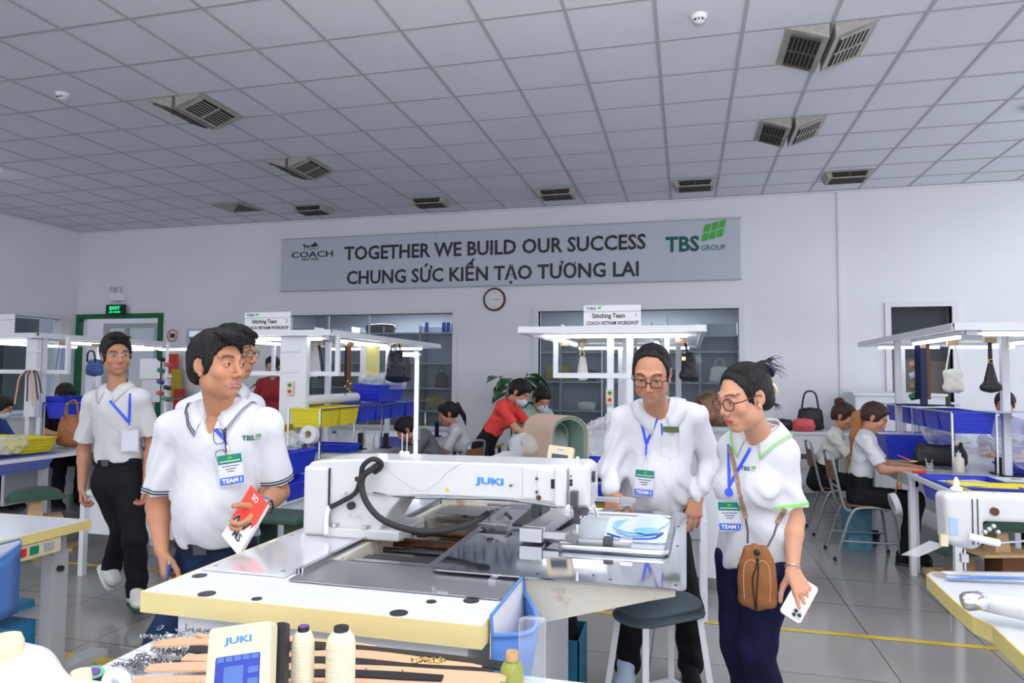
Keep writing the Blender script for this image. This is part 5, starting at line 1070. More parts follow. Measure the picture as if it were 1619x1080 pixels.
sheet((2.4,9.3,1.312),.8,.35,.05,'stack of white boards on top of the white cabinet'); sheet((2.15,9.35,1.33),.5,.3,.3,'tilted white board on top of the white cabinet',tilt=.12)
# black bag on the right bench
q=PZ(1487,738,.75); t=thing('handbag','black half-moon handbag with chain handle standing on the right bench','handbag',(q.x,q.y,.75)); F=SDF((q.x-.25,q.y-.1,.74),(q.x+.25,q.y+.1,1.02),.009); F.cap((q.x-.15,q.y,.79),(q.x+.15,q.y,.79),.04,k=0); F.ell((q.x,q.y,.85),(.20,.05,.10),k=.03); F.cap((q.x-.17,q.y,.80),(q.x-.155,q.y,.95),.028,.012,k=.03); F.cap((q.x+.17,q.y,.80),(q.x+.155,q.y,.95),.028,.012,k=.03); F.ell((q.x,q.y,1.0),(.12,.1,.07),k=.02,op='s'); F.half((0,0,.752),(0,0,-1)); npmesh('bag_body',[F.net()],BLEATHER,t); MB().tube(cr([(q.x-.16,q.y,.95),(q.x-.08,q.y-.03,.90),(q.x,q.y-.04,.885),(q.x+.08,q.y-.03,.90),(q.x+.16,q.y,.95)],5),.005,6).build('chain',GOLD,t,smooth=True)
# old skiving machine on the right bench, far side
q=PZ(1425,700,.75); t=thing('skiving_machine','small beige bench machine with a grey hand wheel behind the ponytailed woman','machine',(q.x,7.6,.75)); x=q.x+.0; MB().box(x-.16,x+.16,7.5,7.75,.751,.84).build('machine_base',CREAM,t,bevel=.02); MB().box(x-.10,x+.10,7.55,7.7,.84,1.0).build('machine_body',CREAM,t,bevel=.03); MB().lathe([(.02,-.02),(.085,-.02),(.095,0),(.085,.02),(.02,.02)],(x+.02,7.5,.97),24,T=M4.Rotation(R(80),4,'X')).build('hand_wheel',GREY,t,smooth=True); MB().box(x-.16,x-.08,7.56,7.66,.88,1.02).build('head',WMET,t,bevel=.01)
sheet((1.95,6.85,.755),.5,.35,.1,'yellow-edged cutting board on the right bench',mat('yellow_board',(.62,.58,.2),.6)); sheet((1.88,6.45,.757),.45,.3,-.1,'dark grey leather piece on the right bench',mat('grey_leather',(.12,.12,.13),.6))
t=thing('parts_cup','clear cup of needles and tools on the right bench','cup',(1.85,6.05,.751)); MB().lathe([(.022,0),(.026,.07)],(1.85,6.05,.752),16).build('cup_body',BAGF,t,smooth=True); MB().bar((1.85,6.05,.76),(1.82,6.05,.86),.005).bar((1.85,6.05,.76),(1.87,6.05,.85),.005).build('tools',STEEL,t)
t=thing('screwdriver','red screwdriver on the corner of the right bench','screwdriver',(1.75,5.95,.752)); MB().cyl((1.70,5.93,.762),(1.80,5.97,.762),.011,n=10).build('handle',mat('red_plastic',(.7,.04,.03),.4),t,smooth=True); MB().cyl((1.80,5.97,.762),(1.90,6.01,.760),.003,n=6).build('shaft',STEEL,t)
t=thing('tape_roll','white tape roll hanging on a cord at the corner of the right bench','tape roll',(1.60,5.93,.5)); MB().lathe([(.04,-.022),(.085,-.022),(.085,.022),(.04,.022),(.04,-.022)],(1.585,6.0,.50),26,T=M4.Rotation(R(75),4,'Y')).build('tape',CARD,t,smooth=True); MB().tube([(1.60,5.93,.75),(1.59,5.96,.64),(1.588,6.0,.58)],.005,6).build('cord',mat('olive_cord',(.3,.28,.1),.6),t); MB().cyl((1.585,5.93,.66),(1.60,5.93,.66),.025,n=12).build('orange_tag',mat('orange_tag',(.7,.2,.05),.5),t)
tag(MB().box(1.36,1.55,6.55,6.85,.0,.36).build('waste_bin',mat('blue_bin',(.10,.30,.42),.5,var=.4,vscale=20)),'blue mesh waste bin under the bench beside the ponytailed woman','bin')
# green and wood moulds under benches
def mould(x,y,z,lab,rz=0,s=1):
    key='mould'; 
    if key in trays: t=copytree(trays[key],label=lab); t.matrix_basis=M4.Translation(V((x,y,z)))@M4.Rotation(rz,4,'Z')@M4.Scale(s,4); return t
    t=thing('bag_mould',lab,'mould',(0,0,0),'green covered wooden moulds'); trays[key]=t; MB().box(-.17,.17,-.12,.12,0,.018).build('base_board',PLY,t); MB().prism([(-.05,-.05,.018),(.05,-.05,.018),(.03,-.05,.16),(-.03,-.05,.16)],(0,.1,0)).build('block',PLY,t); MB().prism([(.17*math.cos(a)*1.0,-.09,.16+.07*math.sin(a)) for a in [PI*i/10 for i in range(11)]],(0,.18,0)).build('green_pad',GREENP,t,smooth=True); MB().box(-.18,.18,-.10,.10,.145,.16).build('pad_board',GREENP,t)
    t.matrix_basis=M4.Translation(V((x,y,z)))@M4.Rotation(rz,4,'Z')@M4.Scale(s,4); return t
for i,(x,y,z,rz,s) in enumerate(((-4.55,3.75,.0,.3,1.3),(-5.0,3.9,.30,-.4,1.2),(-4.35,4.0,.30,.9,1.1),(-5.4,4.1,.0,.2,1.4),(-4.9,3.85,.0,1.2,1.3),(-4.45,4.25,0,.5,1.2))): mould(-1.1+x if False else x-.75,y+.45,z,'green padded mould under the far left frame, '+['front right','upper middle','upper right','leftmost on the floor','middle one on the floor','rear right'][i],rz,s)
for i,(x,y,z) in enumerate(((1.95,5.7,.06),(2.05,5.4,.30))): mould(x,y,z,'green padded mould under the white frame at right, '+('lower','upper')[i],.3,1.1)
tag(MB().box(1.72,2.6,5.2,5.85,.02,.06).build('wooden_pallet',PLY),'low wooden board under the white frame at right','board'); tag(MB().box(2.1,2.4,5.45,5.75,.061,.26).build('cardboard_box',mat('brown_box',(.20,.09,.04),.7)),'small brown box under the white frame at right','box')
for i in range(2):
    x=-3.05+.1*i if i else -3.0; 
q=PZ(452,812,.60); gs=thing('bag_mould','green padded stand between the man in jeans and the big machine','mould',(q.x,q.y,0)); MB().box(q.x-.22,q.x+.16,q.y-.15,q.y+.15,.56,.60).build('green_top',GREENP,gs,bevel=.01); [MB().box(q.x+s_-.03,q.x+s_+.03,q.y-.1,q.y+.1,0,.56).build('leg',GREENP,gs) for s_ in(-.15,.08)]; tag(MB().box(-2.95,-2.5,3.9,4.1,.33,.36).build('green_board',GREENP),'green board behind the elbow of the man in jeans','board') if False else None
# the arch-shaped mould
q=PY(876,690,4.55); ax_,ay=q.x,4.55; t=thing('arch_mould','tall arch-shaped form with tan outside and green inside behind the control panel','mould',(ax_,ay,.78)); TAN=mat('tan_board',(.48,.36,.27),.7); GRN=mat('sage_green',(.16,.25,.20),.6)
def arch(r,h,z0,n=14): return [(-r,z0)]+[(-r*math.cos(PI*i/n),h+r*math.sin(PI*i/n)) for i in range(n+1)]+[(r,z0)]
for (r,th,m_,nm,off,dp) in ((.125,.006,TAN,'tan_cover',-.16,.30),(.118,.02,GRN,'green_rib',-.15,.28),(.085,.012,GRN,'inner_rib',-.02,.14)):
    a=arch(r,1.10,.79); b=arch(r-th,1.10,.79); c_,s_=math.cos(R(-62)),math.sin(R(-62)); W_=lambda x,z,o_: V((ax_+x*math.cos(.35)+o_*-math.sin(.9),ay+x*math.sin(.35)+o_*math.cos(.9),z)); mb=MB(); k=len(a)
    vs=[W_(x,z,off) for x,z in a]+[W_(x,z,off) for x,z in b]+[W_(x,z,off+dp) for x,z in a]+[W_(x,z,off+dp) for x,z in b]
    mb.add(vs,[(i,i+1,k+i+1,k+i) for i in range(k-1)]+[(2*k+i,3*k+i,3*k+i+1,2*k+i+1) for i in range(k-1)]+[(i,2*k+i,2*k+i+1,i+1) for i in range(k-1)]+[(k+i,k+i+1,3*k+i+1,3*k+i) for i in range(k-1)]); mb.build(nm,m_,t)
tag(MB().box(ax_-.35,ax_+.3,4.3,4.95,.74,.785).build('mould_shelf',STEEL),'steel shelf under the arch-shaped form','shelf')
# plants
LF=mat('leaf_green',(.02,.13,.02),.45,var=.4,vscale=6); STM=mat('stem_green',(.05,.12,.03),.6)
def plant(x,y,h,n,lab,seed,spread=.35):
    random.seed(seed); t=thing('potted_plant',lab,'plant',(x,y,0)); MB().lathe([(.12,0),(.17,.28),(.18,.30),(.15,.30),(.14,.27),(0,.27)],(x,y,0)).build('pot',mat('pot',(.25,.2,.17),.7),t,smooth=True)
    for i in range(n):
        a=random.uniform(0,2*PI); r=random.uniform(.1,spread); hh=h*random.uniform(.72,1); tip=V((x+r*math.cos(a),y+r*math.sin(a),hh)); base=V((x+.03*math.cos(a),y+.03*math.sin(a),.27)); pts=bez(base,V((x+.05*math.cos(a),y+.05*math.sin(a),hh*.9)),tip,8); st=MB().tube(pts,.008,6).build('stem',STM,t)
        d=(V((math.cos(a),math.sin(a),random.uniform(-.7,.1)))).normalized(); L=random.uniform(.22,.34); W=L*.8; sd=d.cross(V((0,0,1))).normalized(); nn=sd.cross(d); vs=[];fs=[]; m_=8
        for j in range(m_+1):
            u_=j/m_; w=W/2*math.sin(PI*min(1,u_*1.02)**.75)*(1.05-.3*u_); c=tip+d*(L*u_)-V((0,0,1))*(L*.35*u_*u_); vs+=[c-sd*w+nn*w*.25,c,c+sd*w+nn*w*.25]
        fs=[(j*3+k,j*3+k+1,j*3+k+4,j*3+k+3) for j in range(m_) for k in(0,1)]; o=MB().add(vs,fs).build('leaf',LF,t,smooth=True,ang=180); s_=o.modifiers.new('s','SOLIDIFY'); s_.thickness=.002
plant(-2.32,9.2,1.52,16,'leafy green potted plant against the wall behind the woman in red',3,.30); plant(-5.75,8.9,1.42,14,'leafy green potted plant behind the woman in dark red',7,.32)
# ---------------------------------------------------------------- the big pattern-sewing machine
TZ=.92
WT=mat('white_laminate',(.64,.66,.70),.35,var=.03,spec=.5); WGL=mat('white_gloss_steel',(.66,.68,.71),.10,.35,var=.03); YE=mat('cream_edge_band',(.80,.67,.32),.5,var=.05,vscale=3)
MIR=mat('polished_plate',(.62,.64,.68),.07,1,var=.06,vscale=3,bump=.06,bscale=9,stretch=(1,1,1)); BRU=mat('brushed_plate',(.48,.49,.51),.34,1,var=.06,vscale=8); CIN=rustmat('stained_cream_metal',(.62,.59,.50),(.36,.19,.09))
RUST=mat('rusty_rod',(.16,.07,.04),.5,.5,var=.5,vscale=40); MW=mat('machine_white',(.60,.605,.61),.28,var=.03,coat=.25); MG=mat('machine_grey_white',(.60,.60,.60),.35,var=.03); JB=mat('juki_blue',(.05,.25,.75),.4)
t=thing('sewing_machine','large white computer pattern sewing machine on a table with pale yellow edge','sewing machine',(-.75,2.2,0)); MACH=t
x0,x1,y0,y1=-1.36,-.45,1.5,3.06
tb=MB(); tb.box(x0,x1,y0,1.89,TZ-.05,TZ-.001).box(x0,-1.04,1.89,y1,TZ-.05,TZ-.001).box(-1.04,-.45,2.86,y1,TZ-.05,TZ-.001); tt=tb.build('tabletop',WT,t)
MB().box(x0-.003,x1+.003,y0-.004,y0,TZ-.052,TZ).box(x1,x1+.004,y0,1.92,TZ-.052,TZ).box(x0-.004,x0,y0,y1,TZ-.052,TZ).build('edge_band',YE,tt)
MB().box(x0,x1,y0,y0+.01,TZ-.054,TZ-.052).build('edge_shadow_gap',BLACK,tt) if False else None
for px,py,r in ((315.5,910,.020),(327,938.6,.022),(406,946.6,.013),(630.5,969,.022),(682,951,.013),(745,949.5,.020)):
    p=PZ(px,py,TZ); MB().cyl((p.x,p.y,TZ-.001),(p.x,p.y,TZ+.0006),r,n=24).build('hole_plug',BLACK,tt)
MB().box(-1.30,-.50,1.56,1.879,.12,TZ-.051).box(-1.30,-1.051,1.88,2.98,.12,TZ-.051).box(-1.05,-.50,1.88,2.98,.12,TZ-.165).build('cabinet',WMET,t)
for x in(-1.24,-.56):
    for y in (1.62,2.9): MB().cyl((x,y,0),(x,y,.12),.025,n=12).build('leveling_foot',BLACK,t)
MB().box(-1.345,-1.075,1.70,2.93,TZ,TZ+.006).build('gloss_cover',WGL,t,bevel=.001)
mb=MB()
for x,y in ((-1.32,1.73),(-1.10,1.73),(-1.32,2.12),(-1.10,2.55)): mb.cyl((x,y,TZ+.006),(x,y,TZ+.009),.007,n=12)
mb.build('cover_screws',STEEL,t)
mb=MB()
for i,x in enumerate((-1.068,-1.058,-1.046)): mb.box(x-.003,x+.003,1.74,2.96,TZ,TZ+.012+.003*i)
mb.build('slide_rail',STEEL,t)
p=MB(); p.prism(rquad(V((-.75,1.78,TZ+.002)),V((1,0,0)),V((0,1,0)),.60,.215,.012,0),(0,0,.003)); p.build('front_steel_plate',BRU,t)
mb=MB(); mb.box(-.62,-.59,1.672,1.684,TZ+.005,TZ+.010); mb.cyl((-.64,1.70,TZ+.004),(-.64,1.70,TZ+.012),.006,n=10); mb.build('plate_bracket',STEEL,t)
# the pit with its rails
mb=MB(); mb.box(-1.04,-.70,1.88,1.90,TZ-.14,TZ-.002).box(-1.04,-1.03,1.9,2.86,TZ-.14,TZ-.002).box(-1.04,-.45,2.85,2.87,TZ-.14,TZ+.02); mb.build('pit_walls',CIN,t); MB().box(-1.04,-.45,1.9,2.86,TZ-.15,TZ-.14).build('pit_floor',mat('oily_floor',(.10,.085,.07),.5,var=.6,vscale=12),t)
for y,z,r,m_ in ((2.50,-.045,.012,RUST),(2.42,-.06,.010,RUST),(2.33,-.05,.012,RUST),(2.15,-.055,.009,DSTEEL),(2.24,-.05,.010,DSTEEL)): MB().cyl((-1.03,y,TZ+z),(-.66,y,TZ+z),r,n=12).build('guide_rod',m_,t,smooth=True)
MB().box(-1.0,-.68,2.02,2.06,TZ-.035,TZ-.02).build('feed_belt',DSTEEL,t)
mb=MB()
for k in range(40): mb.box(-.985+.0075*k,-.982+.0075*k,2.062,2.075,TZ-.034,TZ-.020)
mb.build('rack_teeth',STEEL,t)
MB().box(-1.03,-.68,1.955,1.985,TZ-.035,TZ-.012).build('front_rail',STEEL,t); MB().box(-1.03,-.70,2.62,2.65,TZ-.03,TZ-.012).build('rear_rail',STEEL,t)
MB().bar((-.725,1.90,TZ-.004),(-.735,2.62,TZ-.004),.035,.012).build('side_beam',BRU,t)
for x,y in ((-.98,2.09),(-.97,2.33),(-.99,2.5)): MB().cyl((x,y,TZ-.06),(x,y,TZ-.045),.022,n=18).build('pulley',RUST,t,smooth=True)
MB().cyl((-.93,2.848,TZ-.03),(-.93,2.842,TZ-.03),.02,n=18).build('wall_hole',BLACK,t)
MB().box(-1.0,-.50,2.66,2.85,TZ-.004,TZ+.001).build('rear_steel_plate',BRU,t)
# big polished plate and its bracket
pl=MB(); C_=V((-.352,2.352,TZ+.012)); pl.prism(rquad(C_,V((1,0,0)),V((0,1,0)),.70,1.03,.025,0),(0,0,.004)); pl.build('polished_work_plate',MIR,t)
pa=MB(); pa.prism([(-.46,1.866,TZ+.011),(-.03,1.866,TZ+.011),(-.03,1.866,TZ-.012),(-.10,1.866,TZ-.03),(-.46,1.866,TZ-.135)],(0,.003,0)); pa.build('bracket_apron',CIN,t)
MB().prism([(-.46,2.82,TZ+.011),(-.03,2.82,TZ+.011),(-.10,2.82,TZ-.03),(-.46,2.82,TZ-.135)],(0,.003,0)).build('bracket_apron',CIN,t)
mb=MB(); mb.box(-.52,-.50,1.80,1.93,TZ+.001,TZ+.013); mb.box(-.50,-.47,1.88,1.90,TZ-.05,TZ+.01); mb.build('plate_support',STEEL,t)
mb=MB()
for px,py in ((640+690*.0,0),): pass
for x,y in ((-.64,1.87),(-.40,1.87),(-.20,1.875),(-.03,1.87),(-.03,2.6),(-.03,2.3),(-.25,1.90)): mb.cyl((x,y,TZ+.016),(x,y,TZ+.0175),.004,n=10)
mb.build('plate_screws',DSTEEL,t)
# column and arm: profile in the x-z plane swept in depth
def xz(px,py,y=2.15): q=PY(px,py,y); return (q.x,q.z)
prof=[(483,842),(484,740),(492,730),(520,727),(560,726),(700,730),(860,735),(922,737),(933,745),(933,806),(905,806),(880,800),(840,793),(780,789),(700,785),(650,785),(632,790),(618,806),(604,830),(592,842)]
pp=[xz(*a) for a in prof]; zb=TZ+.006
pp[0]=(pp[0][0],zb); pp[-1]=(pp[-1][0],zb)
mb=MB(); mb.prism([(x,2.15,z) for x,z in pp],(0,.20,0)); arm=mb.build('arm',MW,t,bevel=.008); arm.modifiers['bevel'].segments=3
a=xz(484,740); b=xz(522,727); mb=MB(); mb.box(a[0]-.006,b[0],2.142,2.356,zb,a[1]+.008); mb.build('motor_cover',MG,t,bevel=.012)
MB().box(b[0]+.0005,b[0]+.003,2.1405,2.16,zb+.03,a[1]+.004).build('cover_gap',BLACK,t)
mb=MB(); mb.box(-1.21,-.93,2.135,2.37,zb,zb+.035); mb.build('column_foot',MW,t,bevel=.006)
mb=MB()
for px in (531,580): 
    x=xz(px,832)[0]; mb.cyl((x,2.145,zb+.035),(x,2.145,zb+.047),.013,n=16)
mb.build('foot_bolts',STEEL,t,smooth=True)
def fp(px,py,o=.0): x,z=xz(px,py); return V((x,2.15-o,z))
text('JUKI',.028,JB,fp(775.5,761.5,.0015),(1,0,-.02),(0,0,1),.001,parent=arm,bold=.0012,sx=1.75,name='blue_lettering'); text('JUKI',.020,MG,fp(562,817,.001),(1,0,0),(0,0,1),.002,parent=arm,sx=1.5,bold=.0005,name='embossed_lettering')
def plate(a,b,th,m_,nm,bv=.004,o=0): # rectangular box on the machine's front face between two pixels
    x0_,z0_=xz(*a); x1_,z1_=xz(*b); return MB().box(min(x0_,x1_),max(x0_,x1_),2.15-th-o,2.16,min(z0_,z1_),max(z0_,z1_)).build(nm,m_,t,bevel=bv)
plate((827,739),(880,790),.006,MW,'face_cover',.003); plate((850,742),(880,792),.010,MW,'side_cover',.003)
plate((879,738),(898,800),.030,MW,'needle_guard',.008); plate((900,738),(930,800),.014,MW,'head_cover',.006)
plate((872,757),(878,772),.012,DARK,'recess',.001)
for px,py,r,m_ in ((808.7,767,.0035,DSTEEL),(850,756,.0045,DSTEEL),(850,777,.0045,DSTEEL),(853,786,.008,RUST),(904,752,.003,DSTEEL),(904,759.5,.0055,BLACK),(904,765,.0055,BLACK),(922.5,806,.004,BLACK),(557,799,.013,BLACK),(547,779,.004,STEEL),(555,785,.004,STEEL)):
    p_=fp(px,py); MB().cyl(p_+V((0,.01,0)),p_-V((0,.016,0)),r,n=16).build('screw',m_,t,smooth=True)
p_=fp(927,757); MB().cyl((p_.x+.014,2.2,p_.z),(p_.x+.02,2.2,p_.z),.018,n=20).build('hand_wheel_cap',BLACK,t,smooth=True)
p_=fp(566,757); MB().cyl(p_,p_-V((0,.006,0)),.017,n=24).build('oil_gauge',mat('gauge',(.7,.68,.66),.2),t,smooth=True); MB().cyl(p_-V((0,.006,0)),p_-V((0,.008,0)),.009,n=20).build('gauge_mark',INK,t)
mb=MB(); q=fp(707,773.5,.001); mb.prism([q+V((-.008,0,-.007)),q+V((.008,0,-.007)),q+V((0,0,.007))],(0,-.0008,0)); mb.build('warning_triangle',mat('warn',(.9,.45,.02),.5),t)
# top fittings
def top(px,py,y): return PY(px,py,y)
for px,h,r,m_ in ((611,.018,.005,BLACK),(757,.03,.011,STEEL),(913,.05,.008,CHROME),(540,.006,.012,DSTEEL)):
    q=PY(px,732,2.24); z0_=1.168; MB().cyl((q.x,2.24,z0_),(q.x,2.24,z0_+h),r,r*.7,n=12).build('thread_post',m_,t,smooth=True)
q=PY(822,735,2.24); MB().box(q.x-.03,q.x+.04,2.22,2.27,1.16,1.172).build('tension_bracket',CREAM,t,bevel=.003)
# thread stand
q=PY(657,718,2.36); sx,sy=q.x,q.y
MB().lathe([(.0,.0),(.075,.002),(.078,.006),(.0,.014)],(sx,sy,1.178)).build('stand_dish',WMET,t,smooth=True)
ztop=PY(658,556,2.36).z; MB().cyl((sx,sy,1.18),(sx,sy,ztop),.0085,n=14).build('stand_pole',WMET,t,smooth=True)
MB().bar((sx+.005,sy,ztop-.012),(sx-.055,sy,ztop-.010),.012,.018).build('stand_arm',WMET,t); MB().cyl((sx,sy-.01,ztop-.012),(sx,sy+.01,ztop-.012),.014,n=18).build('stand_clamp',STEEL,t,smooth=True)
MB().box(sx-.006,sx+.014,sy-.012,sy+.012,1.245,1.285).build('pole_clamp',STEEL,t)
for dx in(-.026,-.045): MB().cyl((sx+dx,sy-.02,1.18),(sx+dx,sy-.02,1.27),.0022,n=8).build('spool_pin',STEEL,t); MB().lathe([(.012,0),(.009,.02),(.006,.022)],(sx+dx,sy-.02,1.182),14).build('spool_rest',WMET,t,smooth=True)
# hoses and cables
def hose(pp,r,m_,nm,y=2.15): 
    pts=cr([PY(a,b,y-o) for a,b,o in pp],7); return MB().tube(pts,r,10).build(nm,m_,t,smooth=True,ang=180)
HB=mat('braided_hose',(.02,.02,.025),.6,bump=.5,bscale=300)
hose([(522,802,.01),(540,793,.02),(562,779,.03),(570,757,.04),(574,737,.05),(588,726,.05),(601,730,.04),(602,739,.03),(592,747,.02)],.0085,HB,'hose')
hose([(601,733,.03),(588,742,.045),(575,752,.05),(572,770,.05),(580,795,.06),(602,820,.07),(640,836,.07),(680,841,.06),(720,835,.03),(752,824,.0),(772,812,-.05)],.0105,HB,'hose')
hose([(521,801,.01),(517,812,.02),(516,830,.02),(516,845,.03)],.009,WMET,'ribbed_tube')
hose([(562,778,.004),(600,783,.006),(650,784,.006),(720,787,.005),(800,789,.005),(850,796,.006),(890,803,.008)],.0022,GREY,'cable'); hose([(590,779,.004),(640,787,.006),(700,789,.006),(800,792,.006),(880,803,.008)],.0018,DSTEEL,'cable')
hose([(605,738,.004),(630,757,.004),(655,774,.004),(668,776,.004),(690,765,.004),(710,745,.002),(735,731,.0),(760,728,-.03)],.0006,GREY,'thread')
hose([(760,789,.0),(790,791,-.02),(820,792,-.02)],.004,GREY,'cable')
# needle assembly
def bx3(a,b,y0_,y1_,m_,nm,bv=.002): p0=PY(*a,y0_);p1=PY(*b,y0_); return MB().box(min(p0.x,p1.x),max(p0.x,p1.x),y0_,y1_,min(p0.z,p1.z),max(p0.z,p1.z)).build(nm,m_,t,bevel=bv)
bx3((901,778),(912,800),2.10,2.135,DSTEEL,'presser_bracket'); mb=MB(); mb.bar(PY(909,795,2.11),PY(914,828,2.12),.014,.018); mb.build('presser_arm',DSTEEL,t,bevel=.002)
MB().cyl(PY(912,826,2.13),PY(912.5,842,2.13),.006,.003,n=10).build('presser_foot',CHROME,t,smooth=True); MB().cyl(PY(918,800,2.16),PY(918,820,2.16),.004,n=10).build('needle_bar',CHROME,t,smooth=True)
bx3((914,805),(928,816),2.12,2.17,DSTEEL,'wiper_bracket'); bx3((893,796),(903,816),2.14,2.17,CHROME,'presser_lever')
MB().box(-.40,-.33,2.20,2.33,TZ+.018,TZ+.03).build('lower_arm_block',MG,t,bevel=.006)
# feed clamp: block, silver arms, clear-plastic work frame
AL2=mat('cast_aluminium',(.58,.59,.61),.32,.9,var=.1,vscale=14)
z=TZ+.016
c1=PZ(833,850,z+.03); MB().bar((-.485,2.22,z+.035),(-.42,2.80,z+.035),.07,.035).build('feed_carriage',AL2,t,bevel=.003)
MB().box(-.53,-.455,2.19,2.25,z+.006,z+.050).build('carriage_block',AL2,t,bevel=.003)
mb=MB(); mb.bar((-.455,2.215,z+.03),(-.37,2.215,z+.03),.028,.022); mb.bar((-.375,2.215,z+.03),(-.33,2.185,z+.022),.028,.02); mb.bar((-.335,2.185,z+.022),(-.17,2.19,z+.022),.028,.020); mb.build('clamp_arm',AL2,t,bevel=.002)
mb=MB(); mb.bar((-.48,2.80,z+.05),(-.20,2.80,z+.05),.022,.018); mb.box(-.26,-.21,2.785,2.815,z+.03,z+.062); mb.build('rear_clamp_arm',AL2,t,bevel=.002)
MB().box(-.255,-.225,2.165,2.205,z+.010,z+.040).build('clamp_knob',DSTEEL,t,bevel=.002); MB().box(-.205,-.165,2.175,2.20,z+.028,z+.040).build('clamp_tip',CHROME,t,bevel=.002)
mb=MB(); zz=z+.012; fpts=cr([(-.39,2.145,zz),(-.25,2.145,zz),(-.09,2.15,zz),(-.065,2.165,zz),(-.06,2.2,zz),(-.055,2.4,zz),(-.05,2.66,zz),(-.08,2.70,zz),(-.2,2.705,zz),(-.40,2.70,zz)],5)
mb.strip([p+V((0,0,-.006)) for p in fpts],[p+V((0,0,.006)) for p in fpts],.016) if False else mb.tube(fpts,.009,8); mb.build('work_frame',AL2,t,smooth=True,ang=180)
MB().prism(rquad(V((-.22,2.42,z+.006)),V((1,0,0)),V((0,1,0)),.33,.54,.02,0),(0,0,.002)).build('template_sheet',glass('template',(.85,.9,.95),.30,.1),t,fix=False)
MB().prism([(-.07,2.05,z+.001),(-.015,2.06,z+.001),(-.012,2.75,z+.001),(-.06,2.70,z+.001)],(0,0,.001)).build('scratched_strip',STEEL,t) if False else None
random.seed(11)
tp=thing('template_plate','clear plastic stitching template with blue and white film in the machine frame','template',(-.2,2.4,z+.01))
BF=glass('blue_film',(.25,.62,.98),.62,.15); WFm=glass('milky_film',(.85,.93,1),.45,.12)
def blob(cx_,cy_,rx,ry,zz_,m_,nm,n=18,sq=.6,rot=0,jit=.12):
    pts=[]
    for i in range(n):
        a_=2*PI*i/n; q=1+random.uniform(-jit,jit); x=rx*q*math.copysign(abs(math.cos(a_))**sq,math.cos(a_)); y=ry*q*math.copysign(abs(math.sin(a_))**sq,math.sin(a_)); pts.append((cx_+x*math.cos(rot)-y*math.sin(rot),cy_+x*math.sin(rot)+y*math.cos(rot),zz_))
    return MB().prism(pts,(0,0,.0015)).build(nm,m_,tp,fix=False)
MB().prism(rquad(V((-.165,2.46,z+.013)),V((1,.05,0)).normalized(),V((-.05,1,0)).normalized(),.22,.40,.05,0),(0,0,.002)).build('clear_window',WFm,tp,fix=False)
blob(-.18,2.46,.07,.13,z+.017,BF,'blue_film_piece',rot=.1); blob(-.145,2.52,.07,.16,z+.0205,WFm,'milky_film_piece',rot=-.2); blob(-.13,2.39,.04,.045,z+.023,BF,'blue_film_piece',rot=.4); MB().tube(cr([(-.26,2.34,z+.016),(-.2,2.29,z+.016),(-.11,2.31,z+.016),(-.08,2.40,z+.016)],4),.004,6).build('blue_seam',mat('deep_blue',(.02,.06,.45),.4),tp,smooth=True)
MB().prism([PZ(940,815,z+.02),PZ(946,819,z+.02),PY(938,795,2.62),PY(930,790,2.62)],(.004,.0,.002)).build('guide_flap',WMET,t)
# x-drive bits behind the hose end
bx3((770,797),(808,802),2.55,2.57,CHROME,'air_cylinder'); bx3((806,796),(835,806),2.54,2.58,GREY,'cylinder_mount'); bx3((840,798),(853,820),2.45,2.49,DSTEEL,'mount_block')
for a_,b_ in (((752,826),(800,832)),((756,836),(800,842))): bx3(a_,b_,2.36,2.42,AL2,'linear_slide')
mb=MB(); mb.bar(PY(775,822,2.42),PY(800,806,2.46),.02,.03); mb.bar(PY(760,828,2.4),PY(782,806,2.44),.012,.02); mb.build('drive_link',AL2,t); hose([(772,812,-.25),(785,806,-.3),(800,812,-.3),(808,820,-.28)],.006,DSTEEL,'drive_cable')
MB().box(-.62,-.45,2.45,2.85,TZ+.017,TZ+.021).build('slide_cover',DSTEEL,t)
mb=MB(); MB().bar((-.43,2.26,TZ+.02),(-.30,2.85,TZ+.02),.05,.006).build('slot_cover',BRU,t)
# control panel standing behind the arm
cp=thing('control_panel','small cream control panel with dark screen standing behind the machine arm','control panel',PY(885,735,2.75)); o_=PY(885,722,2.75); rt_=V((1,-.1,-.08)).normalized(); n_=V((-.05,-1,.25)).normalized(); up_=n_.cross(rt_); up_=up_ if up_.z>0 else -up_
MB().prism(rquad(o_,rt_,up_,.105,.085,.006,0,3),-n_*.03).build('panel_body',CREAM,cp); MB().prism(rquad(o_-up_*.012,rt_,up_,.068,.042,.002,0,1),n_*.001).build('screen',mat('dark_screen',(.05,.07,.11),.15),cp); text('JUKI',.011,JB,o_+up_*.027+n_*.001,rt_,up_,.0005,parent=cp,sx=1.3); MB().cyl(o_-up_*.03-n_*.02,o_-up_*.30-n_*.02,.012,n=10).build('panel_post',WMET,cp)
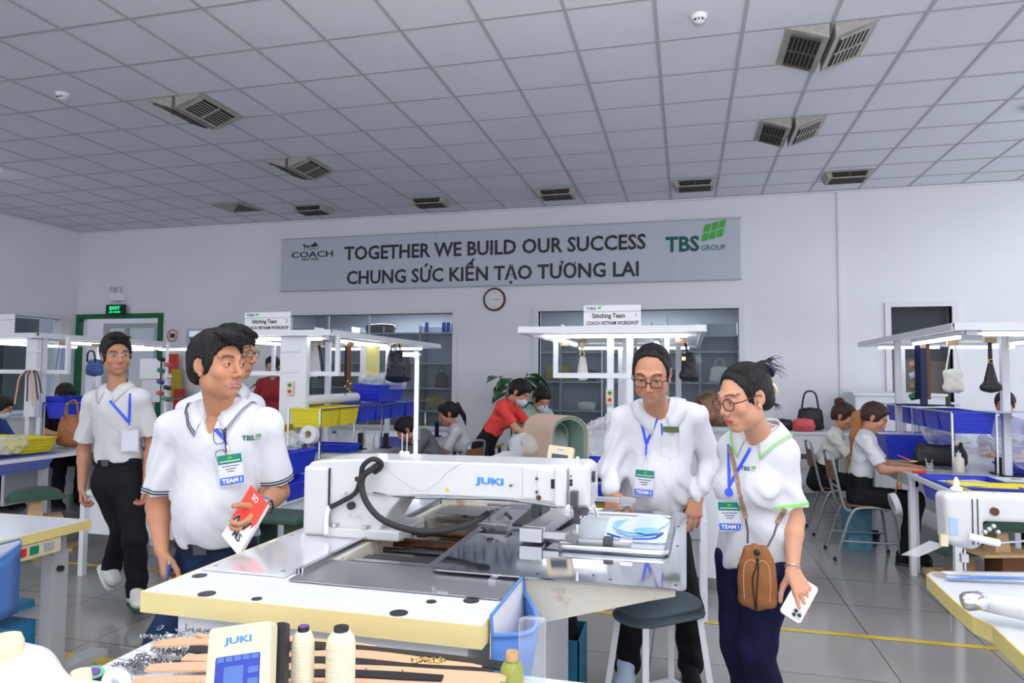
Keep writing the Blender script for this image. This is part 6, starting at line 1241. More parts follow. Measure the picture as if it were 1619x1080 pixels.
# blue pocket on the table edge
BC=mat('blue_canvas',(.10,.24,.62),.85,bump=.3,bscale=300,var=.1); WC=mat('white_lining',(.72,.72,.76),.85)
def pocket(name,label,A,B_,up,out,depth,sag,par=None):
    """open cloth pocket hanging from a table edge between A and B_"""
    t=thing(name,label,'pocket',A); A=V(A);B_=V(B_); o=V(out); n=10; rows=[]
    for j in range(7):
        v=j/6; row=[]
        for i in range(n+1):
            u_=i/n; bul=math.sin(PI*u_)*(.9 if j==0 else 1)*(1-.55*v)*o.length+.004; p=A.lerp(B_,u_)+o.normalized()*bul-V((0,0,1))*(depth*v+sag*math.sin(PI*u_)*(1-v)); row.append(p)
        rows.append(row)
    mb=MB().add(sum(rows,[]),[(j*(n+1)+i,j*(n+1)+i+1,(j+1)*(n+1)+i+1,(j+1)*(n+1)+i) for j in range(6) for i in range(n)])
    f=mb.build('pocket_front',BC,t,smooth=True,ang=180); s=f.modifiers.new('s','SOLIDIFY'); s.thickness=.003
    mb=MB(); mb.add([A+V((0,0,up)),B_+V((0,0,up)),B_-V((0,0,depth)),A-V((0,0,depth))],[(0,1,2,3)]); f=mb.build('pocket_lining',WC,t); s=f.modifiers.new('s','SOLIDIFY'); s.thickness=.002
    MB().tube(rows[0],.006,8).build('pocket_rim',BC,t,smooth=True); MB().tube([rows[0][0],A+V((0,0,up)),B_+V((0,0,up)),rows[0][-1]],.004,8).build('pocket_binding',BC,t,smooth=True)
    return t
pocket('cloth_pocket','blue canvas pocket hanging from the right edge of the big machine table',(-.438,1.54,.885),(-.438,1.86,.885),.045,(.075,0,0),.26,.03)
# stool
t=thing('stool','metal stool with dark grey textured cloth seat in front of the man at the machine','stool',(.0,2.75,0)); GC=mat('grey_textured_cloth',(.085,.115,.135),.9,bump=.6,bscale=260,var=.15)
sz=PZ(1045,935,.62).z; A=[P(945,1075,2.72),P(1028,1085,2.5),P(1114,1085,2.62),P(1045,1060,3.0)]
tops=[PZ(978,955,.58),PZ(1022,985,.56),PZ(1098,962,.58),PZ(1068,930,.60)]
ctr=sum(tops,V())/4; ctr.z=.585
F=SDF(ctr-V((.26,.26,.10)),ctr+V((.26,.26,.08)),.006); a_,b_,c_=(tops[1]-tops[0]).normalized(),0,0
ex=(tops[2]-tops[1]); ex.z=0; ex.normalize(); ey=V((-ex.y,ex.x,0))
F.cap(ctr-ex*.09,ctr+ex*.09,.09,.09,k=0,B=(ex,ey,V((0,0,1))),sc=(1,1.25,.36)); F.cap(ctr-ex*.1-V((0,0,.035)),ctr+ex*.1-V((0,0,.035)),.095,.095,k=.01,B=(ex,ey,V((0,0,1))),sc=(1,1.2,.25)); npmesh('seat',[F.net()],GC,t)
for sx_,sy_ in ((-1,-1),(1,-1),(1,1),(-1,1)):
    a=ctr+ex*sx_*.13+ey*sy_*.085-V((0,0,.03)); b=ctr+ex*sx_*.185+ey*sy_*.15; b.z=0; MB().bar(a,b,.024,.024).build('leg',WMET,t,bevel=.002)
lg=lambda sx_,sy_,k:(ctr+ex*sx_*.13+ey*sy_*.085-V((0,0,.03))).lerp(V(((ctr+ex*sx_*.185+ey*sy_*.15).x,(ctr+ex*sx_*.185+ey*sy_*.15).y,0)),k)
for p_,q_ in (((-1,-1),(1,-1)),((-1,1),(1,1)),((-1,-1),(-1,1)),((1,-1),(1,1))): MB().bar(lg(*p_,.62),lg(*q_,.62),.018,.018).build('stretcher',WMET,t)
# carton under the plate
q=PZ(872,1060,.02); cx_,cy_=-.60,3.22
t=thing('storage_box','blue printed carton holding dark cloth on the floor under the machine','box',(cx_,cy_,0)); mb=MB(); w=.13
for a in ((-w,w,-w,-w+.006),(-w,w,w-.006,w),(-w,-w+.006,-w,w),(w-.006,w,-w,w)): mb.box(cx_+a[0],cx_+a[1],cy_+a[2],cy_+a[3],.0,.30)
mb.box(cx_-w,cx_+w,cy_-w,cy_+w,0,.006); mb.build('carton',mat('blue_carton',(.03,.22,.36),.6,var=.4,vscale=5),t); F=SDF((cx_-.2,cy_-.2,.05),(cx_+.2,cy_+.2,.62),.012); F.ell((cx_,cy_,.24),(.11,.11,.18),k=0); F.ell((cx_+.01,cy_,.37),(.08,.08,.09),k=.05); tag(npmesh('folded_cloth',[F.net()],BLACKCL),'bundle of dark cloth stuffed into the blue carton','cloth')
# ---------------------------------------------------------------- foreground: strap table, spools, panel, side tables
TY=.85
t=thing('strap_table','white table covered with leather bag straps in the foreground','table',(-.7,1.1,0)); MB().box(-1.22,.02,.55,1.43,TY-.035,TY).build('tabletop',WT,t); MB().box(-1.223,.023,1.43,1.434,TY-.037,TY).box(-1.224,-1.22,.55,1.43,TY-.037,TY).build('edge_band',MW,t)
for x in(-1.15,-.05):
    for y in(.62,1.36): MB().box(x-.025,x+.025,y-.025,y+.025,0,TY-.036).build('leg',WMET,t)
CRM=mat('thread_cream',(.78,.70,.50),.55,bump=.8,bscale=60,stretch=(.3,.3,9),var=.06)
def spool(px,py,d,r,h,lab,m_=CRM,core=BLACK,ring_=None):
    p=P(px,py,d); x,y,zt=p; z0=zt-h; t=thing('thread_cone',lab,'thread cone',(x,y,z0)); prof=[(r*.97,.004),(r,.02),(r,h*.80),(r*.96,h*.855),(r*.80,h*.91),(r*.60,h*.945),(r*.55,h*.95)]
    vs=[]; n=40; 
    for i in range(n+1):
        z=.004+(h*.95-.004)*i/n; k=0
        while k<len(prof)-2 and z>prof[k+1][1]: k+=1
        (r0,a),(r1,b)=prof[k],prof[k+1]; rr=r0+(r1-r0)*min(1,max(0,(z-a)/(b-a))); vs.append((rr+.0007*(i%2),z))
    MB().lathe(vs,(x,y,z0),36).build('thread_body',m_,t,smooth=True,ang=180); MB().lathe([(r*.95,0),(r*.95,.005)],(x,y,z0),24).build('base_flange',core,t); MB().lathe([(r*.5,h*.94),(r*.52,h*.995),(r*.42,h),(r*.22,h*.985),(.0,h*.98)],(x,y,z0),28).build('core_top',core,t,smooth=True)
    if ring_: MB().lathe([(r*.30,h*1.0),(r*.44,h*1.005),(r*.44,h*.99)],(x,y,z0),28).build('core_ring',ring_,t,smooth=True)
    return t
PUR=mat('purple_plastic',(.16,.06,.3),.3)
for px,r,lab,rg in ((480,.0200,'slim cream thread cone with purple top in the foreground',PUR),(539.5,.0262,'wide cream thread cone in the foreground, right of the slim one',None)):
    p=P(px,990,1.25); spool(px,990,1.25,r,p.z-TY-.001,lab,ring_=rg)
# straps on the table
def strap(pts,w,m_,lab,z=.001,th=.004,holes=False,group='leather bag straps piled on the foreground table',buckle=None):
    c=cr([PZ(a,b,TY+z+dz) for a,b,dz in pts],6); L1=[];L2=[]
    for i,p in enumerate(c):
        tt=(c[min(i+1,len(c)-1)]-c[max(0,i-1)]).normalized(); sd=tt.cross(V((0,0,1))).normalized(); k=min(1,.72+min(i,len(c)-1-i)*.14); L1.append(p-sd*w/2*k); L2.append(p+sd*w/2*k)
    t=thing('leather_strap',lab,'strap',c[0],group); MB().strip(L1,L2,th,nrm=(0,0,1)).build('strap_band',m_,t)
    if holes:
        mb=MB()
        for k in range(5): i=int(len(c)*(.25+.1*k)); mb.cyl(c[i]+V((0,0,th)),c[i]+V((0,0,th+.0006)),.0022,n=10)
        mb.build('punched_holes',DARK,t)
    if buckle:
        bx_=PZ(*buckle,TY+.012); rr=MB(); random.seed(int(buckle[0]))
        for k in range(7): 
            o_=bx_+V((-.010*k,.004*math.sin(k*2),.002*(k%2))); rr.tube([o_+V((.008*math.cos(a*PI/4),.006*math.sin(a*PI/4),.003*math.sin(a*2))) for a in range(8)],.0018,5,close=True)
        rr.ball(bx_+V((.012,0,0)),.007,8); rr.build('snap_hook',mat('worn_metal',(.32,.32,.34),.3,1),t,smooth=True)
    return t
TL=LEATHER; BL=BLEATHER
strap([(245,1020,.03),(300,1016,.035),(420,1012,.02),(500,1019,.01),(590,1028,.01)],.030*1.5,TL,'tan strap at the back of the pile, its loop end beside the chain heap',.008,buckle=(262,1010))
strap([(310,1005,.04),(335,1008,.03),(350,1003,.03)],.012*1.5,TL,'short tan strap end standing at the top of the chain heap',.01,buckle=(330,1000))
strap([(298,1028,.03),(360,1030,.02),(480,1022,.015),(620,1034,.01),(760,1050,.006),(826,1060,.004)],.026*1.5,BL,'black strap crossing behind the cream thread cones',.012,buckle=(285,1032))
strap([(290,1042,.02),(420,1042,.015),(560,1036,.01),(700,1053,.006),(760,1060,.004)],.026*1.5,TL,'tan strap passing between the two black ones',.016)
strap([(270,1052,.012),(400,1050,.01),(520,1048,.01),(660,1060,.006),(780,1066,.003)],.030*1.5,BL,'thick black strap in front of the tan one, nearest the oil bottle',.02,buckle=(262,1048))
strap([(232,1058,.01),(330,1056,.008),(460,1058,.006),(600,1062,.006),(700,1068,.004),(800,1074,.0)],.026*1.5,TL,'tan strap with punched holes running to the oil bottle',.026,holes=True,buckle=(222,1055))
strap([(210,1078,.004),(330,1076,.004),(480,1075,.004),(640,1079,.004),(790,1083,.0)],.020*1.5,TL,'lowest tan strap at the bottom edge of the picture',.03,buckle=(195,1074))
strap([(360,1072,.004),(520,1066,.004),(700,1074,.004)],.020*1.5,BL,'short black strap under the punched tan one',.034)
random.seed(31); t=thing('chain_heap','heap of silver snap hooks and chains at the left end of the straps','chain',PZ(262,1025,TY)); mb=MB()
for k in range(46):
    c=PZ(*random.choice([(random.uniform(252,300),random.uniform(1008,1045)),(random.uniform(206,240),random.uniform(1052,1066))]),TY+.004)+V((0,0,random.uniform(0,.030))); ax=V((random.uniform(-1,1),random.uniform(-1,1),random.uniform(-1,1))).normalized(); a=ax.orthogonal().normalized(); b=ax.cross(a); r=random.uniform(.004,.008); mb.tube([c+(a*math.cos(q*PI/4)+b*math.sin(q*PI/4)*.7)*r for q in range(8)],.0014,5,close=True)
for k in range(5): c=PZ(random.uniform(250,300),random.uniform(1018,1060),TY+.02); mb.tube(cr([c,c+V((random.uniform(-.02,.02),0,.02)),c+V((random.uniform(-.04,.04),.01,.01))],4),.0022,6)
mb.build('metal_links',mat('worn_metal',(.32,.32,.34),.3,1),t,smooth=True)
mb=MB()
for k in range(9): c=PZ(random.uniform(190,310),random.uniform(1025,1075),TY+.012); mb.tube(cr([c,c+V((random.uniform(-.05,.05),random.uniform(-.02,.02),.01)),c+V((random.uniform(-.08,.08),random.uniform(-.03,.03),.0))],5),.0005,4)
tag(mb.build('loose_threads',mat('loose_thread',(.25,.25,.25),.7)),'loose grey threads strewn over the chain heap','thread',kind='stuff')
t=thing('gold_chain','small gold snap hook and chain lying on the straps right of the cones','chain',PZ(690,1045,TY+.03)); mb=MB()
for k in range(9): c=PZ(655+5.5*k,1044+.6*math.sin(k*2)*2,TY+.045); mb.tube([c+V((.007*math.cos(q*PI/4),.005*math.sin(q*PI/4),.003*math.cos(q*PI/2+k))) for q in range(8)],.0018,5,close=True)
mb.build('gold_links',GOLD,t,smooth=True)
# bottles at the right end
p=PZ(815,1076,TY); bx_,by_=p.x,p.y-.03; t=thing('oil_bottle','small bottle of yellow-green oil with tan cap by the blue pocket','bottle',(bx_,by_,TY)); OIL=glass('oil',(.45,.50,.10),.55,.1)
MB().lathe([(.022,0),(.024,.006),(.024,.035),(.018,.046),(.011,.050),(.011,.056)],(bx_,by_,TY+.001),24).build('bottle_body',OIL,t,smooth=True); MB().lathe([(.013,.053),(.0135,.068),(.012,.070),(0,.070)],(bx_,by_,TY+.001),24).build('cap',mat('tan_cap',(.50,.30,.14),.4),t,smooth=True)
p=PZ(838,1071,TY); t=thing('water_bottle','tall clear plastic bottle standing behind the oil bottle','bottle',(p.x+.01,1.39,TY)); MB().lathe([(.026,0),(.028,.01),(.028,.115),(.027,.13)],(p.x+.012,1.395,TY+.001),28).build('bottle_body',glass('pet',(.9,.93,.97),.08,.08),t,smooth=True,ang=180)
# touch panel
t=thing('control_panel','cream touch panel with blue screen in the foreground','control panel',P(375,1060,1.18)); o_=P(374,1082,1.16); rt_=(P(425,990,1.16)-P(320,1005,1.16)).normalized(); n_=(V((0,0,CAMZ+.1))-o_).normalized(); n_=(n_-rt_*n_.dot(rt_)).normalized(); up_=n_.cross(rt_); up_=up_ if up_.z>0 else -up_
MB().prism(rquad(o_,rt_,up_,.110,.190,.008,0,4),-n_*.035).build('panel_body',CREAM,t,bevel=.002); sb=MB().prism(rquad(o_-up_*.010,rt_,up_,.078,.112,.003,0,2),n_*.0008).build('screen',mat('blue_screen',(.02,.04,.28),.2,emit=.35),t)
mb=MB()
for i in range(5): c=o_+up_*.041+rt_*(-.030+.015*i)+n_*.001; mb.prism(rquad(c,rt_,up_,.012,.008,.001,0,1),n_*.0004)
for i in range(3): c=o_+up_*(.020-.018*i)+rt_*.028+n_*.001; mb.prism(rquad(c,rt_,up_,.018,.010,.001,0,1),n_*.0004)
mb.prism(rquad(o_+up_*.004+rt_*-.006+n_*.001,rt_,up_,.034,.05,.001,0,1),n_*.0004); mb.build('screen_buttons',mat('screen_light',(.06,.12,.34),.3,emit=.35),sb); text('JUKI',.015,JB,o_+up_*.070+n_*.001,rt_,up_,.0006,parent=t,sx=1.7,bold=.0004); MB().cyl(o_-up_*.09-n_*.03,o_-up_*.35-n_*.03,.015,n=12).build('panel_post',WMET,t); MB().prism(rquad(o_+rt_*.058-n_*.04,rt_,up_,.02,.19,.006,0,3),-n_*.02).build('rear_housing',BLACK,t)
# machine head at the lower left corner
t=thing('sewing_machine','blurred white machine head with cream knobs at the lower left corner','sewing machine',P(60,1075,1.0)); F=SDF(P(60,1080,1.0)-V((.35,.25,.2)),P(60,1080,1.0)+V((.35,.25,.15)),.006); a,b=P(-20,1062,.95),P(40,1068,.97); F.cap(a,b,.045,.040,k=0); F.cap(P(0,1095,.95),P(150,1098,1.0),.03,.018,k=.03); npmesh('machine_head',[F.net()],MW,t)
MB().lathe([(.0,.03),(.018,.03),(.022,.02),(.022,.0)],P(8,1040,.95)-V((0,0,.0)),20).build('cream_knob',CREAM,t,smooth=True); MB().lathe([(.0,.022),(.013,.022),(.015,.012),(.015,-.01)],P(127,1085,1.0),20).build('cream_knob',CREAM,t,smooth=True)
p=P(145,1062,1.12); t=thing('thread_cone','dark thread cone with green and purple top at lower left','thread cone',p); T_=M4.Rotation(.15,4,'Y'); MB().lathe([(.018,-.09),(.019,-.01),(.018,0)],p,24,T=T_).build('thread_body',mat('navy_thread',(.01,.012,.03),.5),t,smooth=True); MB().lathe([(0,.002),(.019,.0),(.019,-.003)],p,24,T=T_).build('green_top',mat('mint_plastic',(.15,.5,.25),.35),t,smooth=True); MB().lathe([(0,.0045),(.009,.004),(.010,.001)],p+V((.006,-.002,0)),20,T=T_).build('purple_ring',PUR,t,smooth=True)
t=thing('frame_handle','white rounded handle frame beside the dark thread cone at lower left','handle frame',P(185,1080,1.1)); mb=MB(); mb.tube(cr([P(168,1110,1.08),P(170,1074,1.08),P(180,1066,1.08),P(192,1068,1.08),P(198,1078,1.08),P(198,1110,1.08)],5),.0085,10); mb.build('handle_loop',WHITE,t,smooth=True,ang=180)
# left side table with yellow edge
t=thing('side_table','grey-topped table with yellow edge and blue pocket at the left edge','table',(-3.4,2.4,0)); zt=.75
q0=PZ(143,822,zt); xr,yb=q0.x,q0.y; YE2=mat('yellow_edge',(.74,.62,.22),.5,var=.05)
MB().box(xr-1.0,xr,1.6,yb,zt-.04,zt).build('tabletop',mat('grey_laminate',(.58,.60,.66),.25,var=.05),t); MB().box(xr,xr+.004,1.6,yb+.004,zt-.042,zt+.0005).box(xr-1.0,xr,yb,yb+.004,zt-.042,zt).build('edge_band',YE2,t)
lx,ly=-3.0,2.78; GLEG=mat('grey_leg_paint',(.42,.43,.44),.4)
lx=xr-.12; ly=yb-.08
MB().box(lx-.028,lx+.028,ly-.035,ly+.035,.55,zt-.042).build('inner_leg',GLEG,t); MB().box(lx-.036,lx+.036,ly-.043,ly+.043,.0,.60).build('leg',GLEG,t,bevel=.003); MB().cyl((lx+.036,ly-.01,.53),(lx+.055,ly-.01,.53),.014,n=16).build('leg_knob',BLACK,t,smooth=True)
MB().box(lx-.8,lx-.036,ly-.02,ly+.02,.28,.34).build('stretcher',GLEG,t); MB().box(lx-.9,lx-.036,ly-.16,ly-.14,.10,.14).build('foot_bar',GLEG,t); MB().box(lx-.06,lx+.04,1.7,ly+.3,.0,.03).build('leg_foot',GLEG,t)
pocket('cloth_pocket','blue canvas pocket hanging from the left yellow-edged table',(xr+.008,1.75,zt-.03),(xr+.008,2.44,zt-.03),.02,(.08,0,0),.30,.06)
PBX=mat('pedal_blue',(.03,.22,.42),.5); tag(MB().box(lx-.40,lx-.10,ly-.20,ly-.0,.36,.40).build('pedal_plate',PBX),'small blue plate behind the leg of the left table','plate') if False else MB().box(lx-.34,lx-.08,ly-.16,ly-.02,.16,.28).build('blue_panel',PBX,t); MB().box(lx-.34,lx-.08,ly-.18,ly-.03,.345,.38).build('blue_panel',PBX,t)
t2=thing('switch_box','cream control switch with green and red buttons under the left table edge','switch',(xr-.02,2.62,.68)); MB().box(xr-.06,xr-.005,2.42,2.66,.635,.705).build('switch_body',CREAM,t2,bevel=.003); MB().box(xr-.006,xr+.002,2.50,2.54,.655,.69).build('green_button',GREENM,t2); MB().box(xr-.006,xr+.002,2.455,2.48,.655,.69).build('red_button',mat('red_button',(.6,.03,.02),.4),t2); MB().box(xr-.006,xr+.0,2.57,2.62,.655,.69).build('grey_button',GREY,t2)
t2=thing('pedal','grey foot pedal unit with cables on the floor under the left table','pedal',(lx-.15,ly-.35,0)); MB().box(lx-.25,lx-.05,ly-.45,ly-.25,.0,.10).build('pedal_body',mat('grey_box',(.35,.35,.34),.5),t2,bevel=.01); MB().cyl((lx-.15,ly-.35,.10),(lx-.15,ly-.35,.15),.03,n=14).build('pedal_knob',BLACK,t2); 
for k,(dx,e_) in enumerate(((-.3,.25),(-.02,.36))): MB().tube(cr([(lx-.15,ly-.35,.13),(lx-.15+dx*.4,ly-.33,.24),(lx-.15+dx,ly-.2,e_)],5),.006,6).build('cable',WMET if k==0 else YE2,t2,smooth=True)
# small sewing machine at the right edge
t=thing('sewing_machine','white flatbed sewing machine on a yellow-edged table at the right edge','sewing machine',(1.1,2.6,.78)); TH=.78; tt=thing('machine_table','white machine table with thick pale yellow edge at the right edge','table',(1.4,2.3,0))
poly=[PZ(1467,909,TH),PZ(1508,948,TH),PZ(1540,975,TH),PZ(1572,990,TH),PZ(1625,1040,TH),PZ(1800,1200,TH),PZ(2300,1100,TH),PZ(1900,912,TH),PZ(1640,906,TH),PZ(1475,904,TH)]
MB().prism([p-V((0,0,.045)) for p in poly],(0,0,.045)).build('tabletop',WT,tt); mb=MB(); e_=[poly[-1]]+poly[:6]; mb.strip([p+V((-.002,-.002,-.047)) for p in e_],[p+V((-.002,-.002,.001)) for p in e_],.004); mb.build('edge_band',YE2,tt)
for x,y in ((1.35,2.3),(1.9,2.55)): MB().box(x-.03,x+.03,y-.03,y+.03,0,TH-.046).build('leg',GLEG,tt)
MB().prism([PZ(1495,955,.73),PZ(1560,1000,.73),PZ(1545,1000,.68),PZ(1500,965,.68)],(.03,.03,0)).build('under_bracket',YE2,tt)
DM=2.42; lo=V((.80,2.35,.80)); hi=V((1.75,3.0,1.16)); F=SDF(lo,hi,.005)
h0=P(1494,790,DM); h1=P(1680,790,DM-.05); hb=P(1510,862,DM); axv=(h1-h0).normalized(); dpv=V((0,0,1)).cross(axv)
def bxsdf(F,c,ex,ey,ez,B,r=.012,k=.0):
    c=V(c); m=max(ex,ey,ez)*1.8+.05; z=F.sl(c-V((m,)*3),c+V((m,)*3)); q,(X,Y,Z)=z; px,py,pz=X-c.x,Y-c.y,Z-c.z; L=[np.abs(px*b[0]+py*b[1]+pz*b[2])-e+r for b,e in zip(B,(ex,ey,ez))]
    d=np.sqrt(sum(np.maximum(l,0)**2 for l in L))+np.minimum(np.maximum(np.maximum(L[0],L[1]),L[2]),0)-r; F.comb(q,d.astype(np.float32),k,'u')
BB=(axv,dpv,V((0,0,1))); zc=(P(1540,785,DM).z); O=P(1494,785,DM); top_=P(1500,783,DM).z; W_=lambda a,b,z:V((O.x,O.y,0))+axv*a+dpv*b+V((0,0,z))
bxsdf(F,W_(.062,.035,top_-.085),.062,.045,.085,BB,.02); bxsdf(F,W_(.30,.035,top_-.050),.30,.042,.048,BB,.018,.01); F.cap(W_(.045,.03,top_-.155),W_(.09,.03,top_-.165),.03,.03,k=.02); x_=F.net(); npmesh('machine_head',[x_],MW,t)
mb=MB()
for a in (.083,.100): mb.box(0,0,0,0,0,0) if False else mb.bar(W_(a,-.0125,top_-.17),W_(a,-.0125,top_-.012),.003,.003)
mb.build('panel_seam',BLACK,t)
MB().cyl(W_(.155,-.006,top_-.055),W_(.155,-.016,top_-.055),.014,n=20).build('tension_dial',RUST,t,smooth=True); MB().box(0,.001,0,.001,0,.001) if False else None
mb=MB(); c=W_(.02,-.012,top_-.105); mb.bar(c+V((0,0,-.025)),c+V((0,0,.025)),.034,.002,up=(0,0,1)) if False else mb.prism([W_(.008,-.0115,top_-.135),W_(.036,-.0115,top_-.14),W_(.036,-.0115,top_-.08),W_(.008,-.0115,top_-.075)],-dpv*.001); mb.build('blue_label',mat('pale_label',(.35,.5,.7),.4),t)
lever=MB().tube(cr([W_(.055,-.04,top_-.135),W_(.10,-.05,top_-.145),W_(.145,-.05,top_-.155)],4),.013,12).build('white_lever',mat('lever_white',(.72,.74,.82),.3),t,smooth=True); MB().tube(cr([W_(.145,-.05,top_-.155),W_(.20,-.03,top_-.155),W_(.30,-.01,top_-.15)],4),.004,8).build('lever_rod',STEEL,t,smooth=True)
mb=MB(); [mb.ball(W_(.12+.014*k,-.016,top_-.125+.01*(k%3)),.009,8) for k in range(4)]; mb.build('thread_tension',STEEL,t,smooth=True)
MB().lathe([(.013,0),(.013,.012),(.020,.014),(.020,.02),(.009,.03),(.009,.045),(.004,.06)],W_(.055,.035,top_-.002),18).build('thread_post',WHITE,t,smooth=True)
MB().cyl(W_(.065,.01,top_-.19),W_(.065,.01,top_-.285),.0035,n=10).build('needle_bar',CHROME,t,smooth=True); MB().box(-.012,.012,-.01,.01,0,.03,T=M4.Translation(W_(.060,.005,top_-.235))).build('presser_clamp',STEEL,t,bevel=.002)
zp=TH+.012; MB().prism([W_(-.02,-.05,zp),W_(.35,-.05,zp),W_(.35,-.02,zp),W_(-.02,-.02,zp)],(0,0,.003)).build('blue_guard',mat('guard_blue',(.06,.20,.6),.25,coat=.4),t); MB().prism([W_(.0,.0,zp),W_(.35,.0,zp),W_(.35,.04,zp),W_(.0,.04,zp)],(0,0,.003)).build('clear_guard',BAGF,t,fix=False); mb=MB()
for k in range(30): mb.bar(W_(-.03+.004*k,-.005,TH+.003),W_(-.03+.004*k,.05,TH+.006),.0012)
mb.build('bristle_strip',mat('bristles',(.5,.42,.25),.7),t)
q=P(1497,700,2.2); a=P(1530,975-60,2.2)
MB().lathe([(.0,-.03),(.02,-.03),(.026,-.02),(.026,.02),(.02,.03)],P(1540,950,1.93),24,T=M4.Rotation(R(80),4,'Y')).build('bobbin_dial',CHROME,t,smooth=True); F=SDF(P(1570,960,1.95)-V((.12,.15,.12)),P(1570,960,1.95)+V((.45,.2,.12)),.005); F.cap(P(1556,952,1.97),P(1700,975,1.86),.026,.042,k=0); npmesh('lower_arm',[F.net()],MW,t)
MB().prism([P(1425,878,2.5),P(1452,881,2.42),P(1494,863,2.42),P(1470,856,2.5)],(0,0,.003)).build('eye_guard',glass('guard',(.9,.9,.92),.25,.05),t,fix=False); MB().box(-.012,.012,-.01,.01,-.02,.02,T=M4.Translation(P(1492,854,2.42))).build('guard_hinge',CREAM,t)
t=thing('sewing_thread','thin white thread hanging from the table of the right machine','thread',P(1502,905,2.3)); MB().tube(cr([P(1505,930,2.3),P(1503,960,2.3),P(1504,1000,2.3)],4),.0007,5).build('thread_strand',WHITE,t)
# ---------------------------------------------------------------- the five visitors
def FD(p,deg,pitch=0):      # a facing direction: degrees away from the viewer towards the right, and pitch
    a=V((-p.x,-p.y,0)).normalized(); b=V((-a.y,a.x,0)); q=a*math.cos(R(deg))+b*math.sin(R(deg)); return V((q.x*math.cos(R(pitch)),q.y*math.cos(R(pitch)),math.sin(R(pitch))))
def upfor(f,roll=0):
    f=V(f); r=V((0,0,1)).cross(f).normalized(); u=f.cross(r); u=u if u.z>0 else -u; return (u+r*math.sin(R(roll))).normalized()
NAVYS=mat('navy_stripe',(.01,.025,.05),.7); LIMES=mat('lime_stripe',(.25,.75,.12),.6)
def fringe(Pn,mt,n,x0,x1,sweep,z0=.112,line=.055,r=.0022,seed=1,back=.055):
    random.seed(seed); T=Pn['T']; pts=[]
    for i in range(n):
        a=x0+(x1-x0)*random.random(); e=a+sweep+.015*random.random(); pts.append(bez(T(a-sweep*.6,back+.02*random.random(),.118),T(a,.098,z0-.01*random.random()),T(e,.098-abs(e)*.35,line+.020*random.random())))
    strands(Pn['root'],mt,pts,r)
def ellpath(T,a,b,ax=(.080,.100,.096),c=(0,-.020,.032),n=9,lift=.0):
    a,b=V(a).normalized(),V(b).normalized(); w=math.acos(max(-1,min(1,a.dot(b)))); o=[]
    for i in range(n):
        t=i/(n-1); q=(a*math.sin((1-t)*w)+b*math.sin(t*w))/max(math.sin(w),1e-4); k=1+lift*math.sin(PI*t); o.append(T(c[0]+q.x*ax[0]*k,c[1]+q.y*ax[1]*k,c[2]+q.z*ax[2]*k))
    return o
def locks(Pn,mt,n,seed=1,r=.002,L=1.0,lift=.003,zmin=.0,ax=(.086,.106,.102),c=(0,-.020,.032),rough=.3,ymax=9,zf=.10):
    """short locks lying over the cap of hair"""
    random.seed(seed); T=Pn['T']; P_=[]
    for i in range(n):
        az=random.uniform(0,2*PI); t0=random.uniform(.05,1.1); t1=t0+random.uniform(.35,.7)*L
        pts=[]
        for k in range(6):
            t=t0+(t1-t0)*k/5; a2=az+rough*(k/5-.5); s=1+lift*random.random()*8*(k/5); x,y,z=ax[0]*math.sin(t)*math.sin(a2)*s,ax[1]*math.sin(t)*math.cos(a2)*s,ax[2]*math.cos(t)*s
            pts.append((c[0]+x,c[1]+y,c[2]+z))
        if pts[-1][1]>.045 and pts[-1][2]<.075: continue
        if pts[-1][2]<zmin: continue
        if max(q_[1] for q_ in pts)>ymax and min(q_[2] for q_ in pts)<zf: continue
        P_.append([T(*q) for q in pts])
    strands(Pn['root'],mt,P_,r)
# -- man in the white polo, left
hc=P(345,580,2.43); fd=FD(hc,40,-1)
S=dict(head=hc,face=fd,up=upfor(fd,0),neck=P(352,637,2.52),sl=P(272,674,2.52),sr=P(420,669,2.50),el=P(249,800,2.54),wl=P(256,870,2.46),er=P(440,778,2.58),wr=P(411,806,2.36),
  waist=P(345,850,2.54),hip=P(340,905,2.56),kl=P(262,1010,2.52),kr=P(365,1050,2.60),al=P(205,1176,2.58),ar=P(368,1180,2.58),look=FD(hc,50,-2))
S['hl']=dict(d=P(262,925,2.44)-S['wl'],n=FD(hc,-80)*-1,t=FD(hc,10),c=((25,40,30),(38,45,30),(42,50,35),(45,50,35)),th=(.75,.40,.5),s=.98)
S['hr']=dict(d=P(382,850,2.24)-S['wr'],n=(P(352,806,2.42)-P(385,830,2.36)),t=P(372,800,2.3)-P(395,842,2.3),c=((35,55,35),(40,55,35),(42,55,35),(45,55,40)),th=(.55,.70,.42),s=.98,tc=10)
M1=person('person','man in white polo with navy trim and jeans, holding a red book at machine',S,skin=(.52,.245,.14),hairst=dict(th=.012,vol=.014,line=.092,open=1.06,amp=.0013),shirt=COTTON,trous=DENIM,belly=.03,stub=.35,loose=.012,belt=BLEATHER,brow=1.5,neckopen=1.5)
fringe(M1,HAIR,70,-.06,.045,.034,line=.070,seed=4); locks(M1,HAIR,260,3)
collar(M1,COTTON,wd=.062,stripe=((.10,.18,NAVYS),(.30,.38,NAVYS)))
for el,sh in (('el','sl'),('er','sr')):
    ax=(S[el]-S[sh]).normalized(); c=S[sh]+ax*(S[el]-S[sh]).length*.79
    band(M1,c-ax*.004,ax,.062,.005,NAVYS,'sleeve_stripe'); band(M1,c-ax*.014,ax,.062,.004,NAVYS,'sleeve_stripe')
shirtlogo(M1,P(392,693,2.4),.024,M1['shirt'])
for i,z in enumerate((.055,.085)): 
    p=onshirt(M1['bvh'],M1['N']-M1['TB'][2]*(z+.05),M1['TB'][1],.002); MB().cyl(p,p+M1['TB'][1]*.002,.0055,n=12).build('button',CARD,M1['shirt'])
